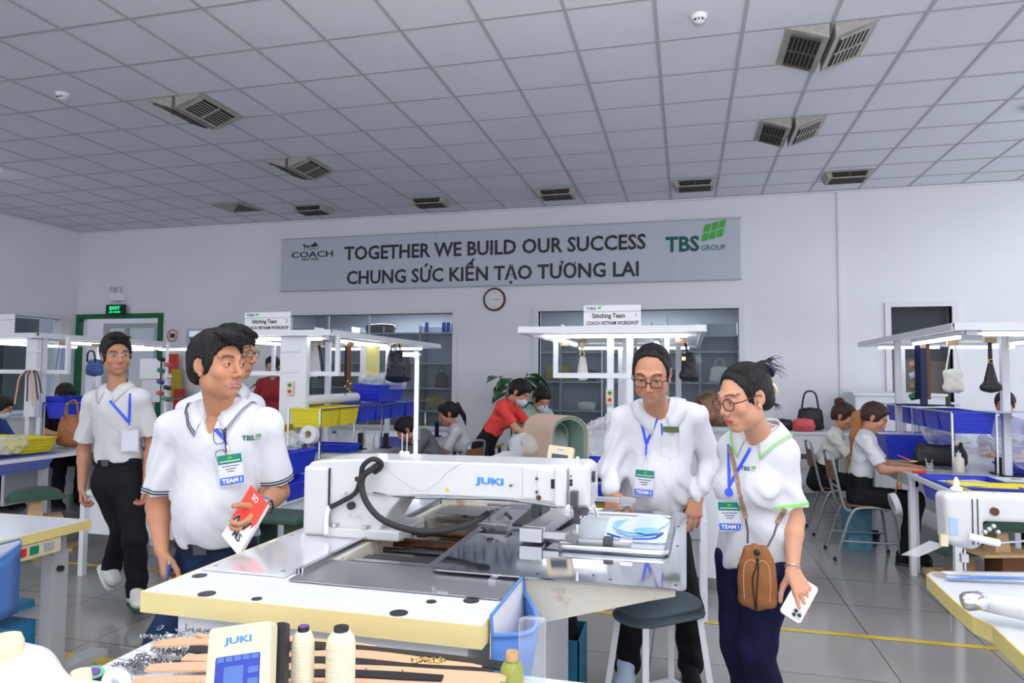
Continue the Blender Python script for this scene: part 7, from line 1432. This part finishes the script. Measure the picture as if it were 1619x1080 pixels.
lanyard(M1,P(330,668,2.45),P(355,680,2.45),P(355,694,2.42),P(362,716,2.4),'lanyard badge with green header on the chest of the man in jeans',tilt=-.13,cardw=.078,cardh=.105)
# spectacles hanging from his collar, pen, book, watch
t=thing('spectacles','black rectangular spectacles hanging from the polo neck of the man in jeans','glasses',P(350,700,2.33)); 
def loopr(c,rx,rz,rt_,up_,ang,m_,par,nm,r=.0014,rd=.6):
    pts=[]; ca,sa=math.cos(ang),math.sin(ang)
    for i in range(24):
        a=2*PI*i/24; x=rx*math.copysign(abs(math.cos(a))**rd,math.cos(a)); z=rz*math.copysign(abs(math.sin(a))**rd,math.sin(a)); pts.append(c+rt_*(x*ca-z*sa)+up_*(x*sa+z*ca))
    return MB().tube(pts,r,6,close=True).build(nm,m_,par,smooth=True)
vd=FD(M1['N'],0); rt_=V((-vd.y,vd.x,0)); up_=V((0,0,1)); g0=onshirt(M1['bvh'],P(346,690,2.4),vd,.014); g1=onshirt(M1['bvh'],P(350,722,2.4),vd,.018)
loopr(g0,.017,.026,rt_,up_,.15,BEADS,t,'lens_rim'); loopr(g1,.016,.024,rt_,up_,.3,BEADS,t,'lens_rim'); MB().tube([g0+rt_*.02+up_*.03,g0+rt_*.022-up_*.02,g1+rt_*.018-up_*.028],.0022,6).build('temple_arm',BEADS,t,smooth=True)
t=thing('ballpoint_pen','blue ballpoint pen in the lowered hand of the man in jeans','pen',P(267,905,2.4)); MB().tube([P(268,892,2.395),P(264,918,2.40)],[.0055,.0045],10).build('pen_barrel',mat('pen_blue',(.03,.12,.5),.25),t,smooth=True); MB().tube([P(268.7,887,2.395),P(268,892,2.395)],[.004,.0045],10).build('pen_cap',CHROME,t,smooth=True)
t=thing('book','red and white book held upright by the man in jeans','book',P(378,830,2.30))
q=[P(397,767,2.36),P(350,846,2.25),P(377,879,2.20),P(432,806,2.31)]; q[3]=q[0]+q[2]-q[1]; n_=(q[1]-q[0]).cross(q[3]-q[0]).normalized(); n_=n_ if n_.y<0 else -n_
MB().prism([a-n_*.018 for a in q],n_*.016).build('pages',CARD,t); cv=MB().prism([a-n_*.0015 for a in q],n_*.0015).build('cover',mat('book_grey',(.62,.61,.60),.4),t)
e1=q[1]-q[0]; e2=q[3]-q[0]; uv=lambda a,b:q[0]+e1*a+e2*b+n_*.0006
zz=[(0,0),(.70,0),(.50,.22),(.66,.30),(.46,.52),(.62,.60),(.42,.80),(.55,.88),(.40,1),(0,1)]
MB().prism([uv(*a) for a in zz],n_*.0006).build('red_field',mat('book_red',(.78,.05,.03),.4),cv)
zl=[(.74,.02),(.53,.25),(.69,.33),(.49,.55),(.65,.63),(.45,.83)]; mb=MB()
for a,b in zip(zl,zl[1:]): mb.bar(uv(*a)+n_*.0012,uv(*b)+n_*.0012,.007,.001,up=n_)
mb.build('black_zigzag',INK,cv)
text('MISSION',.020,INK,uv(.83,.62)+n_*.001,(e2*-1).normalized(),e1.normalized()*-1 if (e2*-1).cross(-e1).dot(n_)>0 else e1.normalized(),.0006,parent=cv,bold=.0004) if False else None
text('MS',.034,INK,uv(.80,.55)+n_*.001,e2.normalized() if e2.cross(-e1).dot(n_)>0 else -e2.normalized(),-e1.normalized(),.0006,parent=cv,bold=.0006)
text('SO',.026,WHITEINK,uv(.12,.45)+n_*.001,e2.normalized() if e2.cross(-e1).dot(n_)>0 else -e2.normalized(),-e1.normalized(),.0006,parent=cv,bold=.0003)
ax=(S['wr']-S['er']).normalized(); c=S['wr']-ax*.022
def ring(c,ax,rad,r,m_,par,nm,n=26,w=None):
    a=ax.orthogonal().normalized(); b=ax.cross(a); pts=[c+(a*math.cos(2*PI*i/n)+b*math.sin(2*PI*i/n))*rad for i in range(n)]
    if w: 
        mb=MB(); mb.strip([p-ax*w/2 for p in pts+pts[:1]],[p+ax*w/2 for p in pts+pts[:1]],.003)
    else: mb=MB().tube(pts,r,6,close=True)
    return mb.build(nm,m_,par,smooth=True)
wt=ring(c,ax,.0285,0,STEEL,M1['root'],'watch_strap',w=.016); dd=(V((0,0,CAMZ))-c); dd=(dd-ax*dd.dot(ax)).normalized(); dd=(dd+ax.cross(dd)*.5).normalized(); MB().cyl(c+dd*.028,c+dd*.038,.019).build('watch_case',CHROME,wt,smooth=True); MB().cyl(c+dd*.0375,c+dd*.0385,.016).build('watch_face',mat('watch_face',(.15,.16,.18),.2),wt)
random.seed(2); br=bpy.data.objects.new('bead_bracelet',bpy.data.meshes.new('x')) if False else None
mb=MB(); c2=c-ax*.022; a=ax.orthogonal().normalized(); b=ax.cross(a)
for i in range(20): mb.ball(c2+(a*math.cos(2*PI*i/20)+b*math.sin(2*PI*i/20))*.032,.0048,8)
mb.build('bead_bracelet',BEADS,M1['root'],smooth=True)
# -- tall young man walking, far left
hc=P(184,563,4.24); fd=FD(hc,12,-6)
S=dict(head=hc,face=fd,up=upfor(fd,-3),neck=P(186,609,4.27),sl=P(147,632,4.30),sr=P(222,629,4.24),el=P(133,712,4.34),wl=P(130,772,4.26),er=P(240,700,4.30),wr=P(232,768,4.22),
  waist=P(188,727,4.28),hip=P(186,758,4.28),kl=P(195,836,4.30),kr=P(213,852,4.20),al=P(176,897,4.42),ar=P(217,940,4.22))
S['hl']=dict(d=P(131,812,4.22)-S['wl'],n=FD(hc,80),t=FD(hc,10),c=(35,42,45,48),s=.98)
S['hr']=dict(d=P(228,800,4.18)-S['wr'],n=FD(hc,-80),t=FD(hc,0),c=(35,42,45,48),s=.98)
M2=person('person','tall young man in white polo and black trousers walking at far left',S,skin=(.47,.225,.135),hairst=dict(th=.014,vol=.032,line=.100,open=1.08,amp=.0015),v=.0026,vb=.009,shirt=OFFWHITE,trous=BLACKCL,loose=.012,neckopen=1.2,brow=1.4,belt=BLACKCL)
fringe(M2,HAIR,50,-.055,.05,.012,z0=.142,line=.104,seed=8,r=.0028); locks(M2,HAIR,240,5,ax=(.088,.108,.112))
glasses(M2['root'],M2['T'],CHROME,w=.028,h=.014,rd=.7,half=True,th=.0014)
collar(M2,OFFWHITE,wd=.06); 
lanyard(M2,P(173,633,4.1),P(206,621,4.1),P(204,668,4.1),P(206,680,4.1),'blank white badge on blue lanyard worn by the young man walking',cardw=.088,cardh=.125,blank=True,w=.015)
shoe(M2['root'],S['al'],(P(208,935,4.05)-P(150,885,4.42)),SHOEW,SHOEW,up=(.45,.25,.6),lace=SHOEW); shoe(M2['root'],P(215,936,4.2),P(240,985,3.85)-P(213,968,4.2),SHOEW,mat('sole_green',(.02,.08,.05),.6),lace=SHOEW)
# -- man in white long-sleeved shirt behind the machine
hc=P(1030,592,2.90); fd=FD(hc,-8,-24)
S=dict(head=hc,face=fd,up=upfor(fd,2),neck=P(1040,641,3.05),sl=P(984,660,3.08),sr=P(1096,655,3.06),el=P(966,742,3.06),wl=P(966,776,2.93),er=P(1124,728,3.12),wr=P(1102,786,3.00),
  waist=P(1035,803,3.10),hip=P(1035,850,3.16),kl=P(997,950,3.2),kr=P(1088,960,3.2),al=P(992,1052,3.30),ar=P(1092,1052,3.30))
S['hl']=dict(d=P(972,830,2.86)-S['wl'],n=V((.3,.9,0)),t=FD(hc,80),c=(12,15,18,20),s=.98,sp=.07)
S['hr']=dict(d=P(1092,838,2.94)-S['wr'],n=V((-.2,.9,.1)),t=FD(hc,-80),c=(8,12,15,18),s=.98,sp=.10)
M3=person('person','man in white long-sleeved shirt and glasses looking down at the machine',S,skin=(.50,.24,.145),hairst=dict(th=.007,line=.124,open=1.25,amp=.0012,recede=1),shirt=COTTON,trous=BLACKCL,belly=.045,loose=.012,neckopen=1.2,sleeve='long',belt=BLEATHER,v=.0022,brow=1.0,wrk=1.5)
locks(M3,HAIR,140,9,ax=(.081,.099,.097),r=.0014,ymax=.02,lift=.001)
random.seed(17); strands(M3['root'],HAIR,[ellpath(M3['T'],(math.sin(q_)*1.0,.30*math.cos(q_)+.12,math.cos(q_)+.12),(math.sin(q_*1.1)*.9,-.8,.35),ax=(.0815,.0995,.0965),lift=.015*random.random()) for q_ in [random.uniform(-1.35,1.35) for _ in range(130)]],.0016,name='combed_hair')
glasses(M3['root'],M3['T'],BEADS,w=.031,h=.017,rd=.65,th=.0019,z=.002,yf=.106)
collar(M3,COTTON,wd=.062,gap=.7)
lanyard(M3,P(1010,650,2.92),P(1042,655,2.92),P(1022,702,2.9),P(1020,742,2.88),'lanyard badge with green header on the man looking down at the machine',tilt=.07,cardw=.078,cardh=.108,w=.012)
shoe(M3['root'],P(990,1052,3.26),P(975,1085,2.95)-P(990,1052,3.26),mat('pale_blue_shoe',(.50,.60,.78),.6,var=.1),SHOEW,lace=mat('lace_blue',(.05,.10,.45),.6)); shoe(M3['root'],P(1092,1054,3.28),V((.1,-1,0)),BLACKCL,BLACK)
bv=M3['bvh']; vd=FD(M3['N'],0); mb=MB(); pk=[onshirt(bv,P(x,y,2.9),vd,.003) for x,y in ((1046,683),(1075,682),(1074,722),(1060,727),(1046,723))]; mb.tube(pk+pk[:1],.0012,5); mb.build('pocket_seam',COTTON,M3['shirt'])
c0=onshirt(bv,P(1061,681,2.9),vd,.008); rr_=V((-vd.y,vd.x,0)); q=[c0+rr_*x+V((0,0,z)) for x,z in ((-.035,-.012),(.035,-.012),(.034,.013),(-.034,.013))]; tag(MB().prism(q,vd*.002).build('pocket_card',mat('camo_card',(.10,.16,.05),.5,var=.6,vscale=120)),'small green patterned card in the shirt pocket of the man at the machine','card')
a=onshirt(bv,P(1046,671,2.9),vd,.006); b=onshirt(bv,P(1047,690,2.9),vd,.006); tag(MB().tube([a,b],.0035,8).build('ballpoint_pen',mat('pen_blue',(.03,.12,.5),.25),smooth=True),'blue pen clipped in the shirt pocket of the man at the machine','pen')
mb=MB(); L1=[];L2=[]; r3,f3,u3=M3['TB']
for i in range(16):
    p=onshirt(bv,M3['N']-u3*(.10+.0215*i)+r3*.006,f3,.0008); L1.append(p-r3*.015); L2.append(p+r3*.015)
mb.strip(L1,L2,.0008); mb.build('button_placket',COTTON,M3['shirt'])
for s in('l','r'):
    ax=(S['w'+s]-S['e'+s]).normalized(); 
# -- woman in white polo with lime trim, right
hc=P(1176,630,2.48); fd=FD(hc,-50,-16)
S=dict(head=hc,face=fd,up=upfor(fd,0),neck=P(1206,680,2.58),sl=P(1160,706,2.70),sr=P(1236,712,2.52),el=P(1170,800,2.72),wl=P(1160,850,2.62),er=P(1256,822,2.50),wr=P(1253,902,2.40),
  waist=P(1196,822,2.60),hip=P(1192,880,2.62),kl=P(1168,1015,2.66),kr=P(1195,1020,2.54),al=P(1195,1142,2.75),ar=P(1228,1166,2.62))
S['hr']=dict(d=P(1283,965,2.30)-S['wr'],n=V((-.35,.9,-.1)),t=P(1235,945,2.4)-P(1275,925,2.4),c=((10,15,12),(18,20,15),(22,26,18),(26,28,20)),s=.93,sp=.10,th=(.5,.6,.5))
M4_=person('person','woman in white polo with lime trim, carrying a brown suede bag',S,skin=(.60,.31,.195),female=1,bust=1,hairst=dict(th=.008,line=.108,amp=.0010,side=0,open=1.15,vol=.0),shirt=COTTON,trous=NAVYCL,tuck=False,hemz=P(1192,897,2.6).z,loose=.017,neckopen=1.5,lip=(.55,.03,.04),v=.002,brow=.95,tw=1.02,
   hairextra=lambda F,T:(F.ell(T(0,-.115,.075),(.032,.030,.034),k=.02),F.cap(T(.0,-.10,.09),T(.01,-.15,.105),.014,.006,k=.015),F.cap(T(0,-.085,-.02),T(0,-.092,-.06),.022,.012,k=.02)))
T=M4_['T']; random.seed(5); pts=[]
for i in range(150):
    th=random.uniform(-1.45,1.45); pts.append(ellpath(T,(math.sin(th),random.uniform(.2,.42)*math.cos(th)+.18,math.cos(th)*.95),(random.uniform(-.15,.15),-.93,.42+random.uniform(-.1,.1)),ax=(.0815,.1015,.0975),lift=.012*random.random()))
for i in range(26):
    z=random.uniform(.05,.10); pts.append(bez(T(0,-.12,z),T(random.uniform(-.02,.04),-.16,z+.03),T(random.uniform(-.02,.05),-.17-random.random()*.02,z-.01+random.uniform(-.03,.03)),6))
for i in range(16): pts.append(bez(T(.03,-.09,-.04),T(.03,-.11,-.05),T(.04*random.random(),-.12-.02*random.random(),-.06-.03*random.random()),6))
strands(M4_['root'],HAIR,pts,.0020)
hcl=MB(); hcl.tube(bez(T(.02,-.115,.10),T(.05,-.135,.075),T(.02,-.13,.045)),[.006,.008,.009,.009,.008,.006,.004],8); hcl.build('hair_claw',mat('claw',(.03,.04,.07),.2),M4_['root'],smooth=True); MB().tube(bez(T(.05,-.095,.03),T(.065,-.105,.01),T(.045,-.105,-.012)),.006,8).build('hair_clip',IVORY_:=mat('ivory_clip',(.75,.62,.42),.4),M4_['root'],smooth=True)
MB().ball(T(.077,-.004,-.031),.0035,8).build('earring',CHROME,M4_['root'],smooth=True)
glasses(M4_['root'],T,mat('maroon_frame',(.10,.008,.014),.25),w=.031,h=.021,rd=.9,th=.0019,z=.004)
collar(M4_,COTTON,wd=.056,gap=.9,stripe=((.06,.26,LIMES),))
ax=(S['er']-S['sr']).normalized(); c=S['sr']+ax*(S['er']-S['sr']).length*.79; band(M4_,c-ax*.008,ax,.055,.010,LIMES,'sleeve_stripe')
shirtlogo(M4_,P(1178,741,2.45),.020,M4_['shirt'],'SERVICE' if False else None)
lanyard(M4_,P(1187,708,2.5),P(1152,700,2.55),P(1153,768,2.5),P(1152,792,2.5),'lanyard badge with blue reel hanging at the waist of the woman',cardw=.078,cardh=.108,tilt=-.05,reel=True,w=.012)
SIL=CHROME
ax=(S['wr']-S['er']).normalized(); ring(S['wr']-ax*.012,ax,.0275,.0018,SIL,M4_['root'],'bracelet')
t=thing('smartphone','white smartphone with triple camera held low by the woman in lime-trimmed polo','phone',P(1265,950,2.3))
q=[P(1270,915,2.37),P(1291,927,2.35),P(1259,990,2.28),P(1235,974,2.30)]
c=sum(q,V())/4+V((0,.012,0)); y_=((q[0]+q[1])-(q[2]+q[3])).normalized(); x_=(q[1]-q[0]); x_=(x_-y_*x_.dot(y_)).normalized(); n_=x_.cross(y_); n_=n_ if n_.y<0 else -n_
b_=MB().prism(rquad(c,x_,y_,.072,.150,.012,0),n_*.008).build('phone_body',mat('phone_white',(.82,.80,.78),.12,coat=.5),t,smooth=True); cc=c+n_*.008-y_*.050+x_*.014
MB().prism(rquad(cc,x_,y_,.034,.034,.009,0),n_*.0015).build('camera_plate',mat('camera_plate',(.5,.5,.5),.3),b_)
for dx,dy in ((-.007,-.007),(-.007,.008),(.008,0)): MB().cyl(cc+x_*dx+y_*dy+n_*.0015,cc+x_*dx+y_*dy+n_*.003,.0065,n=16).build('camera_lens',mat('camera_lens',(.01,.015,.03),.05),b_)
# suede bag
SU=mat('brown_suede',(.30,.125,.05),.9,bump=.3,bscale=350,var=.22,vscale=14,spec=.15)
bc=P(1197,908,2.36); t=thing('sling_bag','brown suede drawstring sling bag worn by the woman','bag',bc); rt_=CR.copy(); up_=V((0,0,1)); fr_=V((0,0,CAMZ))-bc; fr_.z=0; fr_.normalize(); rt_=up_.cross(fr_); BB=(rt_,fr_,up_); Q=lambda x,y,z:bc+rt_*x+fr_*y+up_*z
F=SDF(bc-V((.12,.12,.17)),bc+V((.12,.12,.17)),.0035); F.cap(Q(-.030,0,-.085),Q(-.018,0,.070),.034,.026,k=0,B=BB,sc=(1,.8,1)); F.cap(Q(.030,0,-.085),Q(.018,0,.070),.034,.026,k=.02,B=BB,sc=(1,.8,1)); F.ell(Q(0,0,-.01),(.062,.036,.11),BB,k=.02); F.half(Q(0,0,-.112),-up_,k=.012)
F.cap(Q(0,.006,-.075),Q(0,.004,.03),.047,.040,k=.004,B=BB,sc=(1,.62,1)); F.half(Q(0,0,.108),up_,k=.008); rn=np.array(rt_); b0=np.array(bc)
F.disp(lambda X,Y,Z:.0022*np.sin(((X-b0[0])*rn[0]+(Y-b0[1])*rn[1])*190)*np.clip((Z-b0[2]-.055)/.03,0,1)+.0008*np.sin(Z*90+X*60)); bg=npmesh('bag_body',[F.net()],SU,t)
bbv=BVHTree.FromObject(bg,bpy.context.evaluated_depsgraph_get()); on=lambda x,z,o=.003:(bbv.ray_cast(Q(x,.2,z),-fr_,.4)[0] or Q(x,.04,z))+fr_*o
mb=MB()
for pth in ([(.0,.062),(-.004,.03),(-.014,.0),(-.013,-.05),(-.006,-.10)],[(.004,.062),(.004,.03),(.002,0),(-.002,-.05),(-.004,-.10)]): mb.tube([on(p.x,p.y,.004) for p in cr([(*a,0) for a in pth],4)],.0022,6)
mb.build('drawcord',mat('drawcord',(.02,.02,.02),.7,var=.9,vscale=260),t,smooth=True); MB().ball(on(0,.082,.006),.011,12).build('cord_lock',BLACK,t,smooth=True); MB().tube([on(-.004,-.094,.005),on(-.004,-.112,.005)],.0045,8).build('cord_tip',BLACK,t)
mb=MB(); mb.tube([on(p.x,p.y,.001) for p in cr([(a_,b_,0) for a_,b_ in [(-.042,-.08),(-.044,-.02),(-.040,.035),(-.018,.055),(.0,.048),(.02,.056),(.038,.035),(.042,-.02),(.040,-.08)]],4)],.0012,5); mb.build('seam_piping',LEATHER,bg,smooth=True)
ST=mat('strap_webbing',(.42,.27,.17),.7,var=.6,vscale=160); vdw=FD(M4_['N'],0)
def strapto(pts,w,m_,nm,par,off=.008):
    L1=[];L2=[]
    P3=[]
    for p in pts:
        p=V(p); d_=(V((0,0,CAMZ))-p).normalized(); h=M4_['bvh'].ray_cast(p+d_*.3,-d_,.6)[0]; P3.append((h+d_*off) if h is not None else p)
    for i,p in enumerate(P3):
        tt=(P3[min(i+1,len(P3)-1)]-P3[max(0,i-1)]).normalized(); sd=tt.cross(vdw).normalized(); L1.append(p-sd*w/2); L2.append(p+sd*w/2)
    return MB().strip(L1,L2,.002).build(nm,m_,par)
strapto([P(1154+(1179-1154)*a,706+(820-706)*a,2.5) for a in [i/10 for i in range(11)]],.017,ST,'shoulder_strap',t)
strapto([P(1242-(1242-1228)*a,805+(828-805)*a,2.45) for a in [i/4 for i in range(5)]],.017,ST,'shoulder_strap',t)
for a,b in ((P(1179,820,2.38),Q(-.03,.01,.105)),(P(1229,828,2.40),Q(.035,.01,.10))): MB().tube([a,a.lerp(b,.5)+rt_*.004,b],.0035,8).build('snap_hook',DSTEEL,t,smooth=True)
# -- man behind the first one (white shirt, glasses, only hair and shoulder in view)
hc=P(370,560,3.22); fd=FD(hc,60,-4)
S=dict(head=hc,face=fd,up=upfor(fd,0),neck=P(358,612,3.26),sl=P(298,648,3.20),sr=P(400,640,3.36),el=P(290,730,3.24),er=P(415,730,3.35),wl=P(315,790,3.15),wr=P(410,800,3.3),
  waist=P(350,755,3.28),hip=P(350,795,3.28),kl=P(335,910,3.28),kr=P(375,910,3.3),al=P(335,1046,3.3),ar=P(375,1040,3.35))
M5=person('person','man in white shirt and glasses mostly hidden behind the man in jeans',S,skin=(.46,.22,.13),hairst=dict(th=.018,vol=.016,line=.06,amp=.002),shirt=COTTON,trous=BLACKCL,loose=.012,v=.003,vb=.010,belt=None,neckopen=.8)
locks(M5,HAIR,260,7,r=.0026,lift=.02); fringe(M5,HAIR,30,-.05,.05,.02,line=.06,seed=6); glasses(M5['root'],M5['T'],BEADS,rd=.7); collar(M5,COTTON,wd=.055)

for r_,pts in ((M1['root'],(P(205,1176,2.58),P(368,1180,2.58))),(M4_['root'],(P(1195,1142,2.75),P(1228,1166,2.62))),(M5['root'],(P(335,1046,3.3),P(375,1040,3.35)))):
    for p in pts: p.z=.085; shoe(r_,p,FD(p,20),BLACKCL,BLACK,vv=.006)
# ---------------------------------------------------------------- the people working in the background
def worker(label,px,py,y,hdeg,pitch,torso,elbows,wrists,shirt,skin=(.54,.27,.165),female=1,hairmat=None,hair=None,hx=None,sitz=.44,fwd=None,kneef=.40,trous=BLACKCL,sleeve='short',v=.0045,stand_=False,mask=False,group=None):
    """torso: (lean direction in degrees as for FD, neck-to-head offset)"""
    hc=PY(px,py,y); fd=FD(hc,hdeg,pitch); bd=FD(hc,torso[0]); lean=torso[1]; side=V((0,0,1)).cross(bd)     # side: the viewer's right for a person facing the viewer
    neck=hc-V((0,0,.150-.07*lean))-fd*.02-bd*(.02+.10*lean)
    hz=hc.z-.72-.0*lean if stand_ else sitz+.08
    if len(torso)>2: neck=hc-bd*torso[2]-V((0,0,torso[3]))
    hz=min(.88 if stand_ else sitz+.08,neck.z-.43) if lean>.3 else (.88 if stand_ else sitz+.08)
    drop=neck.z-hz; Ls=.50; back=math.sqrt(Ls*Ls-drop*drop) if abs(drop)<Ls*.98 else lean*.2; back=max(back,lean*.2)
    hip=V((neck.x,neck.y,0))-bd*back; hip.z=hz; sp=(hip-neck).normalized()
    sh=neck+sp*.05; sl=sh-side*.155; sr=sh+side*.155; waist=hip.lerp(neck,.30)
    S=dict(head=hc,face=fd,up=upfor(fd),neck=neck,sl=sl,sr=sr,waist=waist,hip=hip)
    for s,sg,sh_ in (('l',-1,sl),('r',1,sr)):
        e,w=elbows,wrists; S['e'+s]=sh_+bd*e[0]+side*sg*e[1]+V((0,0,e[2])); S['w'+s]=sh_+bd*w[0]+side*sg*w[1]+V((0,0,w[2])); S['h'+s]=dict(d=(S['w'+s]-S['e'+s]).normalized()+bd*.3,n=(0,0,-1),t=side*-sg,c=(30,34,36,38),s=.9)
        if stand_: S['k'+s]=hip+side*sg*.1-V((0,0,hz*.48))+bd*.02; S['a'+s]=hip+side*sg*.1-V((0,0,hz-.09))
        else: S['k'+s]=hip+side*sg*.11+bd*kneef-V((0,0,.02)); S['a'+s]=hip+side*sg*.11+bd*(kneef*.85)-V((0,0,hz-.10))
    for s_ in('l','r'): pass
    r=person('person',label,S,skin=skin,female=female,bust=female*.6 and 1,hairst=hair or dict(th=.014,vol=.004 if female else .014,line=.072,amp=.002),hairmat=hairmat,shirt=shirt,trous=trous,loose=.012,v=v,vb=.012,eyes=False,neckopen=.7,hairextra=hx,brow=1,sleeve=sleeve,legs=True,group=group)
    for s_ in('l','r'):
        p=V(S['a'+s_]); p.z=.085; shoe(r['root'],p,bd,BLACKCL,BLACK,vv=.011)
    if mask:
        T=r['T']; F=SDF(hc-V((.15,)*3),hc+V((.15,)*3),.005); B=frame(S['face'],S['up']); F.ell(T(0,.050,-.050),(.060,.074,.052),B,k=0); F.half(T(0,.0,0),-fd*1.0,k=0) if False else None; npmesh('face_mask',[F.net()],mat('pale_mask',(.55,.62,.72),.7),r['root'])
    return r
ponyb=lambda dz,L,r0: (lambda F,T:(F.ell(T(0,-.115,.05),(.03,.03,.03),k=.02),F.cap(T(0,-.13,.06),T(0,-.16,-.06-dz),r0,r0*.9,k=.02),F.cap(T(0,-.16,-.06-dz),T(0,-.14,-.06-dz-L),r0*.9,r0*.35,k=.02)))
bun=lambda F,T:(F.ell(T(0,-.09,.12),(.045,.045,.038),k=.015),)
DRED=mat('dark_red_cloth',(.30,.02,.03),.8,bump=.2,bscale=400); GREYCL=mat('grey_cloth',(.13,.135,.15),.85,bump=.2,bscale=400); WHITECL=COTTON
# right bench women
wk=worker('woman with long bleached ponytail in white polo sewing at the right bench',1382,661,6.28,86,-32,(88,.28),(.13,.03,-.235),(.33,-.03,-.225),COTTON,hairmat=HAIRB,hair=dict(th=.012,vol=.003,line=.095,amp=.002,side=0))
T=wk['T']; random.seed(3); pts=[]; b0=T(0,-.090,.055); bk=(T(0,-1,0)-T(0,0,0)); bk.z=0; bk.normalize(); sd=V((-bk.y,bk.x,0))
F=SDF(b0-V((.3,.3,.55)),b0+V((.3,.3,.15)),.007); m1=b0+bk*.075-V((0,0,.09)); m2=b0+bk*.10-V((0,0,.26)); m3=b0+bk*.13-V((0,0,.42)); F.cap(b0,m1,.022,.042,k=.02); F.cap(m1,m2,.045,.040,k=.03); F.cap(m2,m3,.038,.010,k=.03); F.disp(lambda X,Y,Z:.003*np.sin((X*60+Y*90))*np.sin(Y*150-X*40)); npmesh('ponytail',[F.net()],HAIRO,wk['root'])
for i_ in range(50): o=sd*random.uniform(-.04,.04); pts.append(bez(b0+o*.4,m1+o+bk*random.uniform(0,.04),m3+o*.4-V((0,0,random.uniform(-.05,.03))),8))
strands(wk['root'],HAIRO,pts,.003,name='loose_hair')
for el,sh in (('el','sl'),('er','sr')): pass
t=thing('sewing_piece','small pink and yellow piece held by the ponytailed woman','fabric',PY(1432,726,6.28)); MB().box(-.05,.05,-.02,.02,-.004,.004,T=M4.Translation(PY(1430,724,6.15))@M4.Rotation(.4,4,'Y')).build('pink_piece',PINKB,t); MB().box(.0,.05,-.02,.02,-.004,.004,T=M4.Translation(PY(1438,729,6.15))).build('yellow_piece',YELLOW,t)
worker('woman with brown hair bun in white blouse seated behind the ponytailed one',1334,659,7.15,70,-22,(86,.22),(.16,.03,-.21),(.34,-.03,-.24),mat('cream_blouse',(.72,.71,.66),.85),hairmat=HAIRB,hx=bun)
worker('worker half hidden behind the right post, only hair and forehead showing',1589,640,7.6,-8,-15,(0,.1),(.08,.04,-.25),(.25,-.02,-.27),mat('lavender_cloth',(.4,.42,.6),.8),hair=dict(th=.012,line=.085,amp=.002))
# team 2 bench
worker('woman in grey shirt bent low over the team 2 bench',643,680,6.35,-88,-42,(-96,.62,.15,.02),(.12,.05,-.24),(.30,-.04,-.26),GREYCL,hairmat=HAIR,hx=lambda F,T:(F.ell(T(0,-.10,.02),(.04,.035,.035),k=.02),),sitz=.46,v=.004)
wk=worker('girl in white t-shirt with black ponytail and pink hair tie',708,655,6.95,-82,-22,(-88,.15),(.12,.03,-.24),(.36,-.03,-.27),COTTON,hx=ponyb(.06,.16,.028),sitz=.44)
T=wk['T']; MB().ball(T(0,-.115,.075),.028,10).build('hair_tie',mat('pink_tie',(.7,.35,.35),.7),wk['root'],smooth=True)
worker('woman in dark red t-shirt standing behind the team 2 column',431,580,7.4,-25,-8,(-20,.05),(.03,.07,-.26),(.14,.02,-.42),DRED,skin=(.5,.28,.2),stand_=True)
# team 1: woman in red and masked man
worker('woman in bright red t-shirt and face mask leaning over the team 1 bench',822,621,6.5,62,-38,(72,.75),(.16,.05,-.20),(.36,-.0,-.34),REDCL,stand_=True,mask=True,hx=lambda F,T:(F.ell(T(0,-.10,.03),(.045,.035,.04),k=.02),),v=.004)
worker('young man in pale green polo and face mask bending beside the woman in red',856,632,7.0,28,-34,(35,.45),(.14,.05,-.22),(.30,.0,-.38),mat('mint_polo',(.35,.50,.43),.8),female=0,stand_=True,mask=True,v=.004)
# far left bench
worker('masked worker in black shirt seated at the far left bench',103,626,6.3,28,-32,(20,.35),(.10,.08,-.22),(.28,-.02,-.25),BLACKCL,female=0,mask=True,hair=dict(th=.02,vol=.016,line=.07,amp=.003))
worker('masked worker in blue denim shirt cut by the left edge of the picture',2,645,5.9,70,-25,(60,.3),(.12,.05,-.24),(.34,-.02,-.22),mat('denim_shirt',(.03,.08,.3),.8),mask=True,sleeve='long')
crumple('cloth_bundle','pale lavender cloth on the bench between the young man and the man in jeans','cloth',(-4.35,5.9,.87),.20,mat('lavender_cloth',(.4,.42,.6),.8),seed=41)
q=PY(72,690,5.0); t=thing('tote_bag','tan leather tote on the far left bench beside the walking man','handbag',(-5.55,5.2,.80)); q=PY(112,683,5.2); softbag(t,q.x,5.2,.80,.30,.28,.12,mat('cognac_leather',(.35,.13,.05),.5),.6,.012); MB().tube(cr([(q.x-.03,5.15,1.02),(q.x+.02,5.13,1.18),(q.x+.10,5.15,1.22),(q.x+.12,5.17,1.02)],4),.009,6).build('handle',mat('cognac_leather',(.35,.13,.05),.5),t,smooth=True)
crumple('camouflage_cloth','brown camouflage cloth bundle between the man and the woman on the right','cloth',PY(1126,660,4.6),.15,mat('camo',(.22,.11,.06),.8,var=.95,vscale=13),seed=44,squash=1.6,amp=.015,v=.012)
